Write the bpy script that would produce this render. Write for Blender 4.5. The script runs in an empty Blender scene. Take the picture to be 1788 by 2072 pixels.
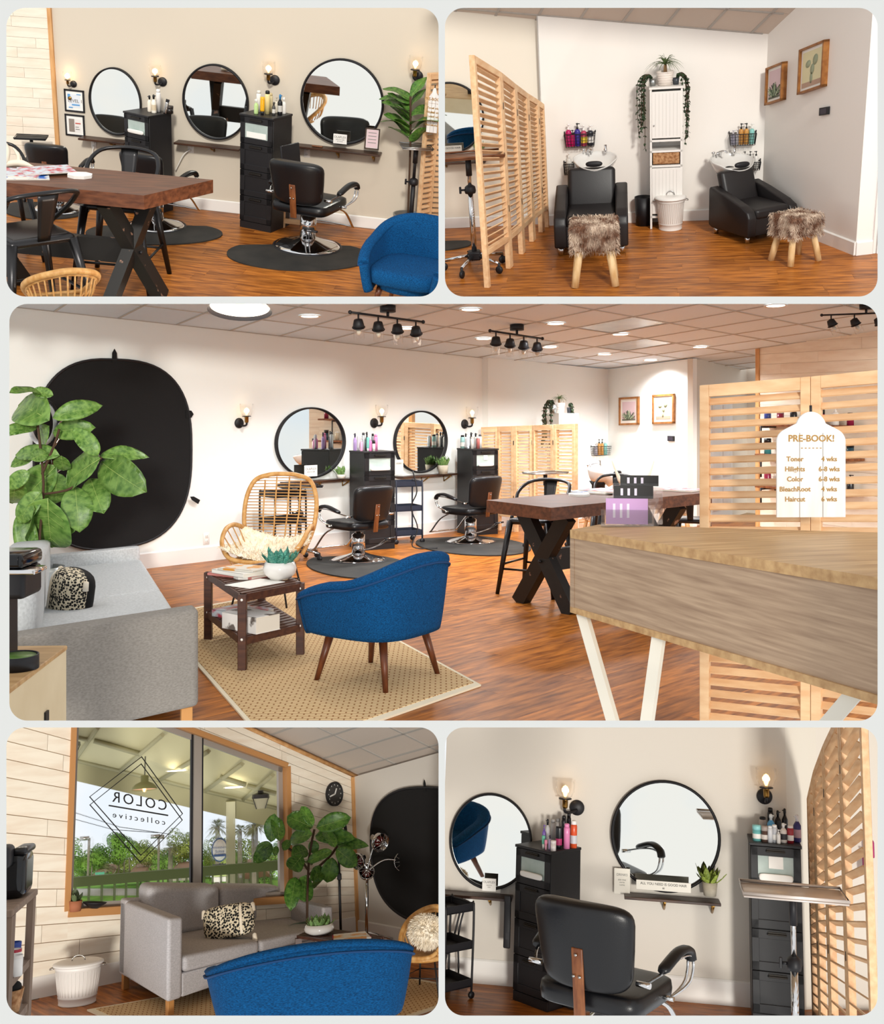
import bpy, bmesh, math, random
from mathutils import Vector, Matrix

# ------------------------------------------------------------------ camera, world, sun, exposure
W, H = 1788, 2072
F, CX, CY = 2200.0, 894.0, 820.0
sc = bpy.context.scene
COL = sc.collection
cd = bpy.data.cameras.new('camera')
cd.sensor_fit = 'HORIZONTAL'; cd.sensor_width = 36.0; cd.lens = 36.0 * F / W
cd.shift_y = -(H / 2 - CY) / W
cd.clip_start = 0.1; cd.clip_end = 400
cam = bpy.data.objects.new('camera', cd); COL.objects.link(cam)
cam.rotation_euler = (math.pi / 2, 0, 0)
sc.camera = cam
sc.view_settings.view_transform = 'Standard'; sc.view_settings.look = 'None'
sc.view_settings.exposure = 0.25; sc.view_settings.gamma = 1.0
sc.view_settings.use_curve_mapping = False
sc.cycles.use_denoising = True
sc.cycles.max_bounces = 6; sc.cycles.diffuse_bounces = 3; sc.cycles.glossy_bounces = 4
sc.cycles.transmission_bounces = 6; sc.cycles.transparent_max_bounces = 10
sc.cycles.caustics_reflective = False; sc.cycles.caustics_refractive = False
wd = bpy.data.worlds.new('sky'); sc.world = wd; wd.use_nodes = True
wn = wd.node_tree.nodes; wl = wd.node_tree.links
wbg = wn['Background']; wbg.inputs[1].default_value = 0.85
wtc = wn.new('ShaderNodeTexCoord'); wno = wn.new('ShaderNodeTexNoise'); wrp = wn.new('ShaderNodeValToRGB')
wno.inputs['Scale'].default_value = 5.0; wno.inputs['Detail'].default_value = 5.0
wrp.color_ramp.elements[0].position = 0.38; wrp.color_ramp.elements[0].color = (0.86, 0.93, 1.0, 1)
wrp.color_ramp.elements[1].position = 0.52; wrp.color_ramp.elements[1].color = (1.0, 0.985, 0.96, 1)
wl.new(wtc.outputs['Generated'], wno.inputs['Vector']); wl.new(wno.outputs['Fac'], wrp.inputs[0]); wl.new(wrp.outputs[0], wbg.inputs[0])
sd = bpy.data.lights.new('sun', 'SUN'); sd.energy = 1.8; sd.angle = math.radians(7); sd.color = (1.0, 0.96, 0.88)
sun = bpy.data.objects.new('sun', sd); COL.objects.link(sun)
sun.rotation_euler = Vector((-0.12, 1.0, -0.17)).to_track_quat('-Z', 'Y').to_euler()

PI = math.pi
rnd = random.Random(7)

# ------------------------------------------------------------------ materials
def lin(c):
    if isinstance(c, str):
        c = c.lstrip('#'); c = [int(c[i:i + 2], 16) / 255 for i in (0, 2, 4)]
    return tuple((v / 12.92 if v <= 0.04045 else ((v + 0.055) / 1.055) ** 2.4) for v in c[:3]) + (1.0,)
MATS = {}
def mat(name, col, rough=0.5, metal=0.0, col2=None, scale=6.0, stretch=(1, 1, 1), lo=0.35, hi=0.65, bump=0.0, bscale=80.0,
        rndv=0.0, emit=0.0, trans=0.0, coat=0.0, spec=0.5, alpha=1.0, kind='noise', detail=4.0, sheen=0.0, roff=False, ior=1.45):
    if name in MATS: return MATS[name]
    m = bpy.data.materials.new(name); m.use_nodes = True
    n = m.node_tree.nodes; l = m.node_tree.links; b = n['Principled BSDF']
    b.inputs['Base Color'].default_value = lin(col); b.inputs['Roughness'].default_value = rough
    b.inputs['Metallic'].default_value = metal; b.inputs['Specular IOR Level'].default_value = spec
    b.inputs['Coat Weight'].default_value = coat; b.inputs['Transmission Weight'].default_value = trans
    b.inputs['Sheen Weight'].default_value = sheen; b.inputs['Alpha'].default_value = alpha; b.inputs['IOR'].default_value = ior
    if emit > 0:
        b.inputs['Emission Color'].default_value = lin(col); b.inputs['Emission Strength'].default_value = emit
    tc = n.new('ShaderNodeTexCoord'); mp = n.new('ShaderNodeMapping'); mp.inputs['Scale'].default_value = stretch
    l.new(tc.outputs['Object'], mp.inputs['Vector'])
    oi = None
    if roff or rndv:
        oi = n.new('ShaderNodeObjectInfo')
    if roff:
        mul = n.new('ShaderNodeVectorMath'); mul.operation = 'SCALE'; cmb = n.new('ShaderNodeCombineXYZ')
        for i in range(3): l.new(oi.outputs['Random'], cmb.inputs[i])
        l.new(cmb.outputs[0], mul.inputs[0]); mul.inputs['Scale'].default_value = 37.0
        l.new(mul.outputs[0], mp.inputs['Location'])
    out = None
    if col2 is not None:
        t = n.new('ShaderNodeTexNoise'); t.inputs['Scale'].default_value = scale; t.inputs['Detail'].default_value = detail
        l.new(mp.outputs[0], t.inputs['Vector'])
        if kind == 'wave':
            t2 = n.new('ShaderNodeTexWave'); t2.inputs['Scale'].default_value = scale; t2.inputs['Distortion'].default_value = 6; t2.inputs['Detail'].default_value = 3
            l.new(mp.outputs[0], t2.inputs['Vector']); fac = t2.outputs['Fac']
        elif kind == 'vor':
            t2 = n.new('ShaderNodeTexVoronoi'); t2.inputs['Scale'].default_value = scale
            l.new(mp.outputs[0], t2.inputs['Vector']); fac = t2.outputs['Distance']
        elif kind == 'check':
            t2 = n.new('ShaderNodeTexBrick'); t2.inputs['Scale'].default_value = scale
            t2.inputs['Color1'].default_value = (1, 1, 1, 1); t2.inputs['Color2'].default_value = (.75, .75, .75, 1); t2.inputs['Mortar'].default_value = (0, 0, 0, 1)
            t2.inputs['Mortar Size'].default_value = 0.06; t2.inputs['Brick Width'].default_value = 0.8; t2.inputs['Row Height'].default_value = 0.4
            l.new(mp.outputs[0], t2.inputs['Vector']); fac = t2.outputs['Color']
        else:
            fac = t.outputs['Fac']
        r = n.new('ShaderNodeValToRGB'); r.color_ramp.elements[0].position = lo; r.color_ramp.elements[1].position = hi
        r.color_ramp.elements[0].color = lin(col); r.color_ramp.elements[1].color = lin(col2)
        l.new(fac, r.inputs[0]); out = r.outputs[0]
    if rndv:
        hs = n.new('ShaderNodeHueSaturation'); mr = n.new('ShaderNodeMapRange')
        mr.inputs['To Min'].default_value = 1 - rndv; mr.inputs['To Max'].default_value = 1 + rndv
        l.new(oi.outputs['Random'], mr.inputs['Value']); l.new(mr.outputs[0], hs.inputs['Value'])
        if out is not None: l.new(out, hs.inputs['Color'])
        else: hs.inputs['Color'].default_value = lin(col)
        out = hs.outputs[0]
    if out is not None: l.new(out, b.inputs['Base Color'])
    if bump:
        t = n.new('ShaderNodeTexNoise'); t.inputs['Scale'].default_value = bscale; t.inputs['Detail'].default_value = 3
        l.new(mp.outputs[0], t.inputs['Vector'])
        bp = n.new('ShaderNodeBump'); bp.inputs['Strength'].default_value = bump; bp.inputs['Distance'].default_value = 0.01
        l.new(t.outputs['Fac'], bp.inputs['Height']); l.new(bp.outputs[0], b.inputs['Normal'])
    MATS[name] = m
    return m

# ------------------------------------------------------------------ mesh builder
_rb = {}
class G:
    """collects shapes into one mesh"""
    def __init__(s): s.v = []; s.f = []; s.s = []
    def add(s, vs, fs, smooth=False, M=None):
        b = len(s.v)
        s.v += [tuple(M @ Vector(v)) for v in vs] if M is not None else [tuple(v) for v in vs]
        for i, f in enumerate(fs):
            s.f.append([b + k for k in f]); s.s.append(smooth[i] if isinstance(smooth, list) else smooth)
        return s
    def box(s, x0, x1, y0, y1, z0, z1, M=None):
        v = [(x, y, z) for z in (z0, z1) for y in (y0, y1) for x in (x0, x1)]
        return s.add(v, [(0, 2, 3, 1), (4, 5, 7, 6), (0, 1, 5, 4), (2, 6, 7, 3), (0, 4, 6, 2), (1, 3, 7, 5)], False, M)
    def rbox(s, x0, x1, y0, y1, z0, z1, r=0.01, seg=2, M=None):
        bm = bmesh.new(); bmesh.ops.create_cube(bm, size=1.0)
        sx, sy, sz = x1 - x0, y1 - y0, z1 - z0
        for q in bm.verts: q.co = Vector(((x0 + x1) / 2 + q.co.x * sx, (y0 + y1) / 2 + q.co.y * sy, (z0 + z1) / 2 + q.co.z * sz))
        r = min(r, 0.49 * min(sx, sy, sz))
        bmesh.ops.bevel(bm, geom=bm.edges[:], offset=r, segments=seg, affect='EDGES', profile=0.5)
        bm.verts.index_update()
        vs = [tuple(q.co) for q in bm.verts]; fs = [[q.index for q in f.verts] for f in bm.faces]
        nrm = [f.normal.copy() for f in bm.faces]; sm = [max(abs(c) for c in q) < 0.999 for q in nrm]
        bm.free()
        return s.add(vs, fs, sm if r < 0.3 * min(sx, sy, sz) else True, M)
    def sell(s, c, r, e1=0.5, e2=0.5, nu=24, nv=12, M=None):
        def p(w, e): return math.copysign(abs(w) ** e, w)
        vs = []
        for j in range(nv + 1):
            ph = -PI / 2 + PI * j / nv
            for i in range(nu):
                th = 2 * PI * i / nu
                vs.append((c[0] + r[0] * p(math.cos(ph), e1) * p(math.cos(th), e2), c[1] + r[1] * p(math.cos(ph), e1) * p(math.sin(th), e2), c[2] + r[2] * p(math.sin(ph), e1)))
        fs = [(j * nu + i, j * nu + (i + 1) % nu, (j + 1) * nu + (i + 1) % nu, (j + 1) * nu + i) for j in range(nv) for i in range(nu)]
        return s.add(vs, fs, True, M)
    def lathe(s, prof, seg=20, c=(0, 0, 0), M=None, smooth=True, caps=True, sx=1.0, sy=1.0):
        vs = []
        for (r, z) in prof:
            for i in range(seg):
                a = 2 * PI * i / seg; vs.append((c[0] + sx * r * math.cos(a), c[1] + sy * r * math.sin(a), c[2] + z))
        n = len(prof)
        fs = [(j * seg + i, j * seg + (i + 1) % seg, (j + 1) * seg + (i + 1) % seg, (j + 1) * seg + i) for j in range(n - 1) for i in range(seg)]
        sm = [smooth] * len(fs)
        if caps:
            if prof[0][0] > 1e-6: fs.append(list(range(seg))[::-1]); sm.append(False)
            if prof[-1][0] > 1e-6: fs.append([(n - 1) * seg + i for i in range(seg)]); sm.append(False)
        return s.add(vs, fs, sm, M)
    def cyl(s, c, r, h, seg=16, M=None, r2=None):
        return s.lathe([(r, 0), (r if r2 is None else r2, h)], seg, c, M)
    def tube(s, path, r, seg=8, M=None, closed=False, flat=1.0):
        P = [Vector(p) for p in path]; n = len(P); vs = []; up = None
        for i in range(n):
            if closed: t = (P[(i + 1) % n] - P[i - 1])
            else: t = P[min(i + 1, n - 1)] - P[max(i - 1, 0)]
            t.normalize()
            if up is None:
                a = Vector((0, 0, 1)) if abs(t.z) < 0.9 else Vector((1, 0, 0)); u = t.cross(a).normalized()
            else:
                u = (up - t * up.dot(t)).normalized()
            up = u; w = t.cross(u); rr = r[i] if isinstance(r, (list, tuple)) else r
            for k in range(seg):
                a = 2 * PI * k / seg; vs.append(P[i] + u * (rr * math.cos(a)) + w * (rr * flat * math.sin(a)))
        m = n if closed else n - 1
        fs = [(i * seg + k, i * seg + (k + 1) % seg, ((i + 1) % n) * seg + (k + 1) % seg, ((i + 1) % n) * seg + k) for i in range(m) for k in range(seg)]
        sm = [True] * len(fs)
        if not closed:
            fs.append(list(range(seg))[::-1]); fs.append([(n - 1) * seg + k for k in range(seg)]); sm += [False, False]
        return s.add(vs, fs, sm, M)
    def prism(s, poly, y0, y1, M=None, axis='y', smooth=False):
        n = len(poly)
        def q(p, w): return (p[0], w, p[1]) if axis == 'y' else ((p[0], p[1], w) if axis == 'z' else (w, p[0], p[1]))
        vs = [q(p, y0) for p in poly] + [q(p, y1) for p in poly]
        fs = [(i, (i + 1) % n, n + (i + 1) % n, n + i) for i in range(n)] + [list(range(n))[::-1], [n + i for i in range(n)]]
        return s.add(vs, fs, [smooth] * n + [False, False], M)
    def grid(s, fn, nu, nv, closed_u=False, smooth=True, M=None):
        vs = [fn(i / (nu if closed_u else nu - 1), j / (nv - 1)) for j in range(nv) for i in range(nu)]
        mu = nu if closed_u else nu - 1
        fs = [(j * nu + i, j * nu + (i + 1) % nu, (j + 1) * nu + (i + 1) % nu, (j + 1) * nu + i) for j in range(nv - 1) for i in range(mu)]
        return s.add(vs, fs, smooth, M)
    def shell(s, fn, nu, nv, th, M=None, closed_u=False):
        """fn(u, v) -> (point, normal): a surface with thickness"""
        A = [[None] * nu for _ in range(nv)]; B = [[None] * nu for _ in range(nv)]
        for j in range(nv):
            for i in range(nu):
                p, q = fn(i / (nu - 1), j / (nv - 1)); p = Vector(p); q = Vector(q).normalized()
                A[j][i] = p + q * th / 2; B[j][i] = p - q * th / 2
        vs = [p for r in A for p in r] + [p for r in B for p in r]; o = nu * nv
        fs = []
        for j in range(nv - 1):
            for i in range(nu - 1):
                a = j * nu + i; fs.append((a, a + 1, a + nu + 1, a + nu)); fs.append((o + a + nu, o + a + nu + 1, o + a + 1, o + a))
        for i in range(nu - 1):
            fs.append((i + 1, i, o + i, o + i + 1)); b = (nv - 1) * nu + i; fs.append((b, b + 1, o + b + 1, o + b))
        for j in range(nv - 1):
            a = j * nu; fs.append((a, a + nu, o + a + nu, o + a)); b = a + nu - 1; fs.append((b + nu, b, o + b, o + b + nu))
        return s.add(vs, fs, True, M)
    def mesh(s, m):
        me = bpy.data.meshes.new('mesh'); me.from_pydata(s.v, [], s.f)
        me.polygons.foreach_set('use_smooth', s.s)
        bm = bmesh.new(); bm.from_mesh(me); bmesh.ops.recalc_face_normals(bm, faces=bm.faces[:]); bm.to_mesh(me); bm.free()
        me.materials.append(m); return me

def text_mesh(body, size, m, depth=0.001, align='CENTER', spacing=1.0, bold=0.0):
    c = bpy.data.curves.new('txt', 'FONT'); c.body = body; c.size = size; c.extrude = depth; c.align_x = align; c.align_y = 'CENTER'
    c.space_character = spacing; c.offset = size * bold; c.resolution_u = 3
    o = bpy.data.objects.new('txt', c); COL.objects.link(o)
    dg = bpy.context.evaluated_depsgraph_get(); me = bpy.data.meshes.new_from_object(o.evaluated_get(dg))
    bpy.data.objects.remove(o); bpy.data.curves.remove(c)
    me.transform(Matrix.Rotation(PI / 2, 4, 'X')); me.materials.clear(); me.materials.append(m); return me

def T(x, y, z): return Matrix.Translation((x, y, z))
def RZ(a): return Matrix.Rotation(math.radians(a), 4, 'Z')
def RX(a): return Matrix.Rotation(math.radians(a), 4, 'X')
def RY(a): return Matrix.Rotation(math.radians(a), 4, 'Y')
def SC(x, y=None, z=None): return Matrix.Diagonal((x, x if y is None else y, x if z is None else z, 1))

class Proto:
    """a thing: parts (name, mesh, parent index, label, local matrix)"""
    def __init__(s): s.p = []
    def add(s, name, g, m=None, parent=None, label=None, kind=None, M=None):
        me = g if m is None else g.mesh(m)
        s.p.append((name, me, parent, label, kind, M)); return len(s.p) - 1
    def merge(s, q, M=None):
        b = len(s.p)
        for (n, me, pa, lb, k, m2) in q.p:
            s.p.append((n, me, None if pa is None else pa + b, lb, k, M @ m2 if (M is not None and m2 is not None and pa is None) else (M if (M is not None and pa is None) else m2)))

OBJ = {}          # panel key -> objects
def reg(o, room): OBJ.setdefault(room.key, []).append(o); return o
def tag(o, label=None, cat=None, group=None, kind=None):
    if label: o['label'] = label
    if cat: o['category'] = cat
    if group: o['group'] = group
    if kind: o['kind'] = kind
    return o
def put(room, pr, name, label, cat, M, group=None, kind=None):
    """one thing in a room: an Empty at its base with one mesh object for each part"""
    MW = room.M @ M
    if len(pr.p) == 1 and pr.p[0][2] is None:
        o = bpy.data.objects.new(name, pr.p[0][1]); COL.objects.link(o)
        o.matrix_world = MW @ (pr.p[0][5] or Matrix()); tag(o, label, cat, group, kind or pr.p[0][4]); return reg(o, room)
    r = bpy.data.objects.new(name, None); r.empty_display_size = 0.1; COL.objects.link(r)
    r.matrix_world = MW; tag(r, label, cat, group, kind); reg(r, room)
    os = []
    for (n, me, pa, lb, k, m2) in pr.p:
        o = bpy.data.objects.new(n, me); COL.objects.link(o)
        o.parent = r if pa is None else os[pa]
        if m2 is not None: o.matrix_local = m2
        tag(o, lb, None, None, k); reg(o, room); os.append(o)
    return r
def piece(room, name, g, m, parent=None, kind=None, M=None, label=None, cat=None, group=None):
    me = g.mesh(m) if isinstance(g, G) else g
    o = bpy.data.objects.new(name, me); COL.objects.link(o)
    if parent is not None: o.parent = parent
    if M is not None:
        if parent is None: o.matrix_world = room.M @ M
        else: o.matrix_local = M
    elif parent is None: o.matrix_world = room.M
    tag(o, label, cat, group, kind); return reg(o, room)

# ------------------------------------------------------------------ rooms
class Room:
    """a room: its own floor frame (x right, y away, z up, origin on the floor under the viewpoint)"""
    def __init__(s, key, say, centre, vp, h):
        s.key = key; s.say = say; s.h = h
        def ray(p): return Vector(((p[0] - CX) / F, 1, (CY - p[1]) / F))
        if vp is None: u = Vector((0, 0, 1))
        else:
            u = ray(vp).normalized()
            if vp[1] > CY: u = -u
        d = ray(centre); f = (d - u * d.dot(u)).normalized(); r = f.cross(u)
        s.M = Matrix(((r.x, f.x, u.x, -h * u.x), (r.y, f.y, u.y, -h * u.y), (r.z, f.z, u.z, -h * u.z), (0, 0, 0, 1)))
        s.I = s.M.inverted(); s.eye = Vector((0, 0, h))
    def dir(s, px, py): return s.I.to_3x3() @ Vector(((px - CX) / F, 1, (CY - py) / F))
    def fl(s, px, py, z=0.0):
        d = s.dir(px, py); return s.eye + d * ((z - s.h) / d.z)
    def far(s, px, py, y):
        d = s.dir(px, py); return s.eye + d * (y / d.y)
    def vz(s, P, py):
        a = s.M @ Vector((P[0], P[1], 0)); b = s.M.to_3x3() @ Vector((0, 0, 1))
        return ((CY - py) * a.y - F * a.z) / (F * b.z - (CY - py) * b.y)
    def px(s, P):
        w = s.M @ Vector(P); return (CX + F * w.x / w.y, CY - F * w.z / w.y)
    def ppm(s, P): return F / (s.M @ Vector(P)).y
class Wall:
    """an upright wall of a room through floor points a and b (left to right as seen)"""
    def __init__(s, room, a, b):
        s.r = room; s.a = Vector((a[0], a[1], 0)); s.b = Vector((b[0], b[1], 0)); s.t = (s.b - s.a).normalized(); s.L = (s.b - s.a).length
        s.n = Vector((s.t.y, -s.t.x, 0)); s.ang = math.degrees(math.atan2(s.t.y, s.t.x))
    def at(s, px, py, off=0.0):
        d = s.r.dir(px, py); a = s.a + s.n * off; k = (a - s.r.eye).dot(s.n) / d.dot(s.n)
        return s.r.eye + d * k
    def tz(s, px, py):
        p = s.at(px, py); return ((p - s.a).dot(s.t), p.z)
    def M(s, px=None, py=None, off=0.0, p=None):
        if p is None: p = s.at(px, py, off)
        return T(*p) @ RZ(s.ang)
    def base(s): return T(*s.a) @ RZ(s.ang)
def scale_to(room, P, top, real):
    """size factor that brings a thing of height `real` standing at P to row `top`"""
    return room.vz(P, top) / real
def ordinal(i): return ['first', 'second', 'third', 'fourth', 'fifth', 'sixth', 'seventh', 'eighth', 'ninth', 'tenth', 'eleventh', 'twelfth', 'thirteenth', 'fourteenth', 'fifteenth', 'sixteenth'][i]

R1 = Room('a', 'top left view', (450, 308), (450, 5600), 3.4)
R2 = Room('b', 'top right view', (1337, 308), (1337, 6000), 2.9)
R3 = Room('c', 'wide middle view', (894, 1036), None, 1.75)
R4 = Room('d', 'bottom left view', (450, 1764), (450, -6750), 2.0)
R5 = Room('e', 'bottom right view', (1337, 1764), (1337, -10000), 2.9)
BOX = {'a': (13, 16, 887, 600), 'b': (900, 16, 1775, 600), 'c': (19, 615, 1775, 1458), 'd': (13, 1472, 887, 2055), 'e': (900, 1472, 1775, 2055)}
# ------------------------------------------------------------------ material palette
m_board = mat('light grey board', '#b9bbbb', 0.8)
m_wall = mat('cream wall paint', '#d2c7b6', 0.85, bump=0.05, bscale=120)
m_wallw = mat('warm white wall paint', '#d8d1c7', 0.85, bump=0.05, bscale=120)
m_wall2 = mat('clean warm white wall paint', '#f1ece6', 0.85, bump=0.05, bscale=120)
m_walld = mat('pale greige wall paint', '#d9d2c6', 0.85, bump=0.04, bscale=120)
m_base = mat('white trim paint', '#efece8', 0.5)
m_floor = mat('oiled hickory plank', '#723a10', 0.36, col2='#c67a32', scale=2.6, stretch=(1.4, 9, 9), lo=0.3, hi=0.68, detail=8, rndv=0.16, roff=True, bump=0.05, bscale=20, spec=0.22)
m_ship = mat('whitewashed pine board', '#e9dac6', 0.65, col2='#f3ead9', scale=2.2, stretch=(1.2, 7, 7), lo=0.3, hi=0.6, detail=7, rndv=0.035, roff=True, bump=0.06, bscale=18)
m_wall3 = mat('bright white wall paint', '#eff1ee', 0.85, bump=0.04, bscale=120)
m_gap = mat('dark joint', '#b49a7c', 0.9)
m_trimw = mat('honey pine trim', '#c58f57', 0.5, col2='#dba972', scale=4, stretch=(6, 6, 1), roff=True)
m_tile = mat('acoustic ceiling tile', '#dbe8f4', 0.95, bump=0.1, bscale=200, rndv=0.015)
m_tilew = mat('warm acoustic ceiling tile', '#d6c9bd', 0.95, bump=0.1, bscale=200, rndv=0.015)
m_grid = mat('ceiling grid metal', '#b9b4ae', 0.6)
m_screen = mat('raw pine', '#dbad80', 0.55, col2='#e9c499', scale=3, stretch=(2, 8, 8), roff=True, rndv=0.04)
m_black = mat('matte black paint', '#17161a', 0.5)
m_cab = mat('black brown cabinet laminate', '#1d1c1e', 0.42, bump=0.03, bscale=40)
m_cabh = mat('dark bronze handle', '#35312d', 0.35, metal=0.7)
m_leather = mat('black vinyl', '#131316', 0.34, bump=0.06, bscale=150, spec=0.5)
m_leatherb = mat('espresso vinyl', '#1d1a1b', 0.42, bump=0.06, bscale=150)
m_chrome = mat('chrome', '#d9d9da', 0.08, metal=1.0)
m_steel = mat('brushed steel', '#b7b5b2', 0.28, metal=1.0)
m_gun = mat('gunmetal', '#3b3a3b', 0.32, metal=0.85)
m_mirror = mat('mirror glass', '#eef0ec', 0.015, metal=1.0)
m_walnut = mat('walnut strap', '#6a3a1e', 0.4, col2='#8b5530', scale=5, stretch=(8, 8, 1.2))
m_shelf = mat('dark walnut shelf', '#2b1a12', 0.4, col2='#4a2d1c', scale=5, stretch=(1, 8, 8))
m_brass = mat('aged brass', '#a07a3e', 0.3, metal=1.0)
m_glass = mat('clear glass', '#ffffff', 0.02, trans=1.0, alpha=0.16, ior=1.1)
m_bulb = mat('warm filament bulb', '#ffc070', 0.4, emit=5.0)
m_lamp = mat('lit diffuser', '#fff6e6', 0.4, emit=3.0)
m_rubber = mat('black rubber mat', '#262523', 0.75, col2='#34312d', scale=4)
m_table = mat('reclaimed walnut top', '#452415', 0.42, col2='#74452b', scale=3.2, stretch=(1.1, 9, 9), lo=0.3, hi=0.7, detail=7)
m_xleg = mat('distressed black timber', '#181614', 0.5, col2='#8b6a58', scale=10, lo=0.66, hi=0.69, detail=5)
m_blue = mat('peacock blue weave', '#053258', 0.95, col2='#0a5086', scale=120, stretch=(1, 1, 2), bump=0.25, bscale=300, spec=0.2)
m_blued = mat('blue piping', '#0b3a68', 0.9)
m_legw = mat('walnut leg', '#4f2713', 0.4, col2='#6c391d', scale=5, stretch=(8, 8, 1))
m_rattan = mat('honey rattan', '#b98344', 0.5, col2='#d0a366', scale=20)
m_fur = mat('cream sheepskin', '#f8efdf', 0.95, col2='#efdfc4', scale=14)
m_furb = mat('brown tipped fur', '#74503c', 0.95, col2='#e6d2bc', scale=11, lo=0.38, hi=0.66)
m_log = mat('peeled log', '#c9a06a', 0.6, col2='#e2c394', scale=6, stretch=(6, 6, 1))
m_porc = mat('white porcelain', '#dfdcd8', 0.12, coat=0.6)
m_whitep = mat('white enamel', '#ebe7e2', 0.4)
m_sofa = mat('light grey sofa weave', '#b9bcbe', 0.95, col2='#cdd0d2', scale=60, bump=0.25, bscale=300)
m_sofa_shaded = mat('shaded sofa weave', '#827c75', 0.95, col2='#938d86', scale=60, stretch=(1, 1, 2.5), bump=0.25, bscale=300)  # light grey sofa cloth again, with the near arm's shade put into its colour
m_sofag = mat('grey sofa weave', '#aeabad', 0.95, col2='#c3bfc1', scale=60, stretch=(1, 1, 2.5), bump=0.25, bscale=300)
m_oakleg = mat('pale oak leg', '#c98f52', 0.5)
m_rug = mat('sisal weave', '#a1764a', 0.95, col2='#dfc192', scale=12, kind='check', lo=0.1, hi=0.8, bump=0.3, bscale=120)
m_rugb = mat('cream rug binding', '#e9dcc2', 0.9)
m_slat = mat('espresso slat', '#3b1f17', 0.45, col2='#54301f', scale=4, stretch=(1, 8, 8))
m_desk = mat('ash grey oak', '#937861', 0.5, col2='#b89d82', scale=4.5, stretch=(.6, .6, 14), lo=0.3, hi=0.68, detail=8)
m_deskt = mat('ash oak top', '#a98155', 0.45, col2='#cda877', scale=3, stretch=(1, 8, 8), lo=0.3, hi=0.7, detail=7)
m_cream = mat('cream powder coat', '#ded8ca', 0.45)
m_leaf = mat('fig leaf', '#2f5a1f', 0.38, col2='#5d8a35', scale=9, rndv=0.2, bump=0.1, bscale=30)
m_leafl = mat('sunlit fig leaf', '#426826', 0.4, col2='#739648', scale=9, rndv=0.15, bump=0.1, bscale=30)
m_vein = mat('leaf rib', '#a9bd6c', 0.5)
m_bark = mat('brown twig', '#4b3524', 0.8)
m_succ = mat('succulent green', '#5f8d45', 0.5, col2='#9fbf7c', scale=10, rndv=0.2)
m_succb = mat('blue green succulent', '#2f7f74', 0.5, col2='#68a892', scale=10, rndv=0.2)
m_clothb = mat('black backdrop cloth', '#0c0b0c', 0.9, bump=0.1, bscale=200)
m_paper = mat('white paper', '#f2efe9', 0.7)
m_pink = mat('pale pink print', '#d9bfc4', 0.7)
m_yel = mat('pale straw print', '#e2dab2', 0.7)
m_framew = mat('oiled wood frame', '#8a5527', 0.45, col2='#a66f38', scale=6, stretch=(3, 3, 3))
m_lilac = mat('lilac card', '#c79fd0', 0.6)
m_blackcard = mat('black card', '#1c1a1b', 0.5)
m_ink = mat('gold brown lettering', '#a8803f', 0.6)
m_inkd = mat('black lettering', '#141414', 0.6)
m_inkw = mat('white lettering', '#f4f2ee', 0.6)
m_inkg = mat('grey lettering', '#8b8884', 0.6)
m_terr = mat('terracotta', '#a9694a', 0.8)
m_seag = mat('woven seagrass', '#8b5a35', 0.9, col2='#c0946a', scale=40, bump=0.5, bscale=60)
m_conc = mat('pale concrete', '#b8ad99', 0.9, col2='#cbc1ae', scale=12)
m_galv = mat('galvanised tin', '#a9acab', 0.35, metal=0.9)
m_winf = mat('window bronze pine', '#c08a55', 0.5)
m_alu = mat('aluminium mullion', '#a9a199', 0.4, metal=0.3)
m_cart = mat('weathered taupe wood', '#6f5a4b', 0.6, col2='#86705f', scale=4, stretch=(8, 8, 1))
m_navy = mat('navy enamel', '#1e2f6b', 0.4)
m_red = mat('dark red', '#9c1f2c', 0.45)
m_mag = mat('magazine cover', '#c9d2da', 0.35, col2='#c04a5a', scale=16, lo=0.45, hi=0.62)
m_mag2 = mat('magazine cover blue', '#e8e6e0', 0.35, col2='#2b63b8', scale=12, lo=0.5, hi=0.6)
m_pages = mat('paper pages', '#ddd6ca', 0.8)
def colmat(h, rough=0.3, **k): return mat('tint ' + h, h, rough, **k)
# ------------------------------------------------------------------ the display wall with five rounded openings (3.4 m from the viewpoint)
def round_rect(x0, y0, x1, y1, r, n=10):
    p = []
    for cx, cy, a0 in ((x1 - r, y0 + r, -90), (x1 - r, y1 - r, 0), (x0 + r, y1 - r, 90), (x0 + r, y0 + r, 180)):
        for i in range(n + 1):
            a = math.radians(a0 + 90 * i / n); p.append((cx + r * math.cos(a), cy + r * math.sin(a)))
    return p
def build_board():
    D = 3.4; th = 0.02
    bm = bmesh.new()
    def loop(pts, y, k):
        vs = [bm.verts.new(((x - CX) / F * y, y, (CY - q) / F * y)) for x, q in pts]
        return vs, [bm.edges.new((vs[i], vs[(i + 1) % len(vs)])) for i in range(len(vs))]
    for y in (D, D + th):
        es = []
        es += loop([(-130, -130), (W + 130, -130), (W + 130, H + 130), (-130, H + 130)], y, 0)[1]
        for k in 'abcde':
            x0, y0, x1, y1 = BOX[k]; es += loop(round_rect(x0, y0, x1, y1, 38 if k != 'c' else 36), y, 0)[1]
        bmesh.ops.triangle_fill(bm, edges=es, use_beauty=True)
    # reveals
    n = len(bm.verts) // 2; bm.verts.ensure_lookup_table()
    s = 0
    for c in [4] + [44] * 5:
        for i in range(c):
            a, b = s + i, s + (i + 1) % c
            bm.faces.new((bm.verts[a], bm.verts[b], bm.verts[n + b], bm.verts[n + a]))
        s += c
    bmesh.ops.recalc_face_normals(bm, faces=bm.faces[:])
    me = bpy.data.meshes.new('mesh'); bm.to_mesh(me); bm.free(); me.materials.append(m_board)
    o = bpy.data.objects.new('wall_front', me); COL.objects.link(o)
    tag(o, 'light grey display wall with five rounded openings', kind='structure')
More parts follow.
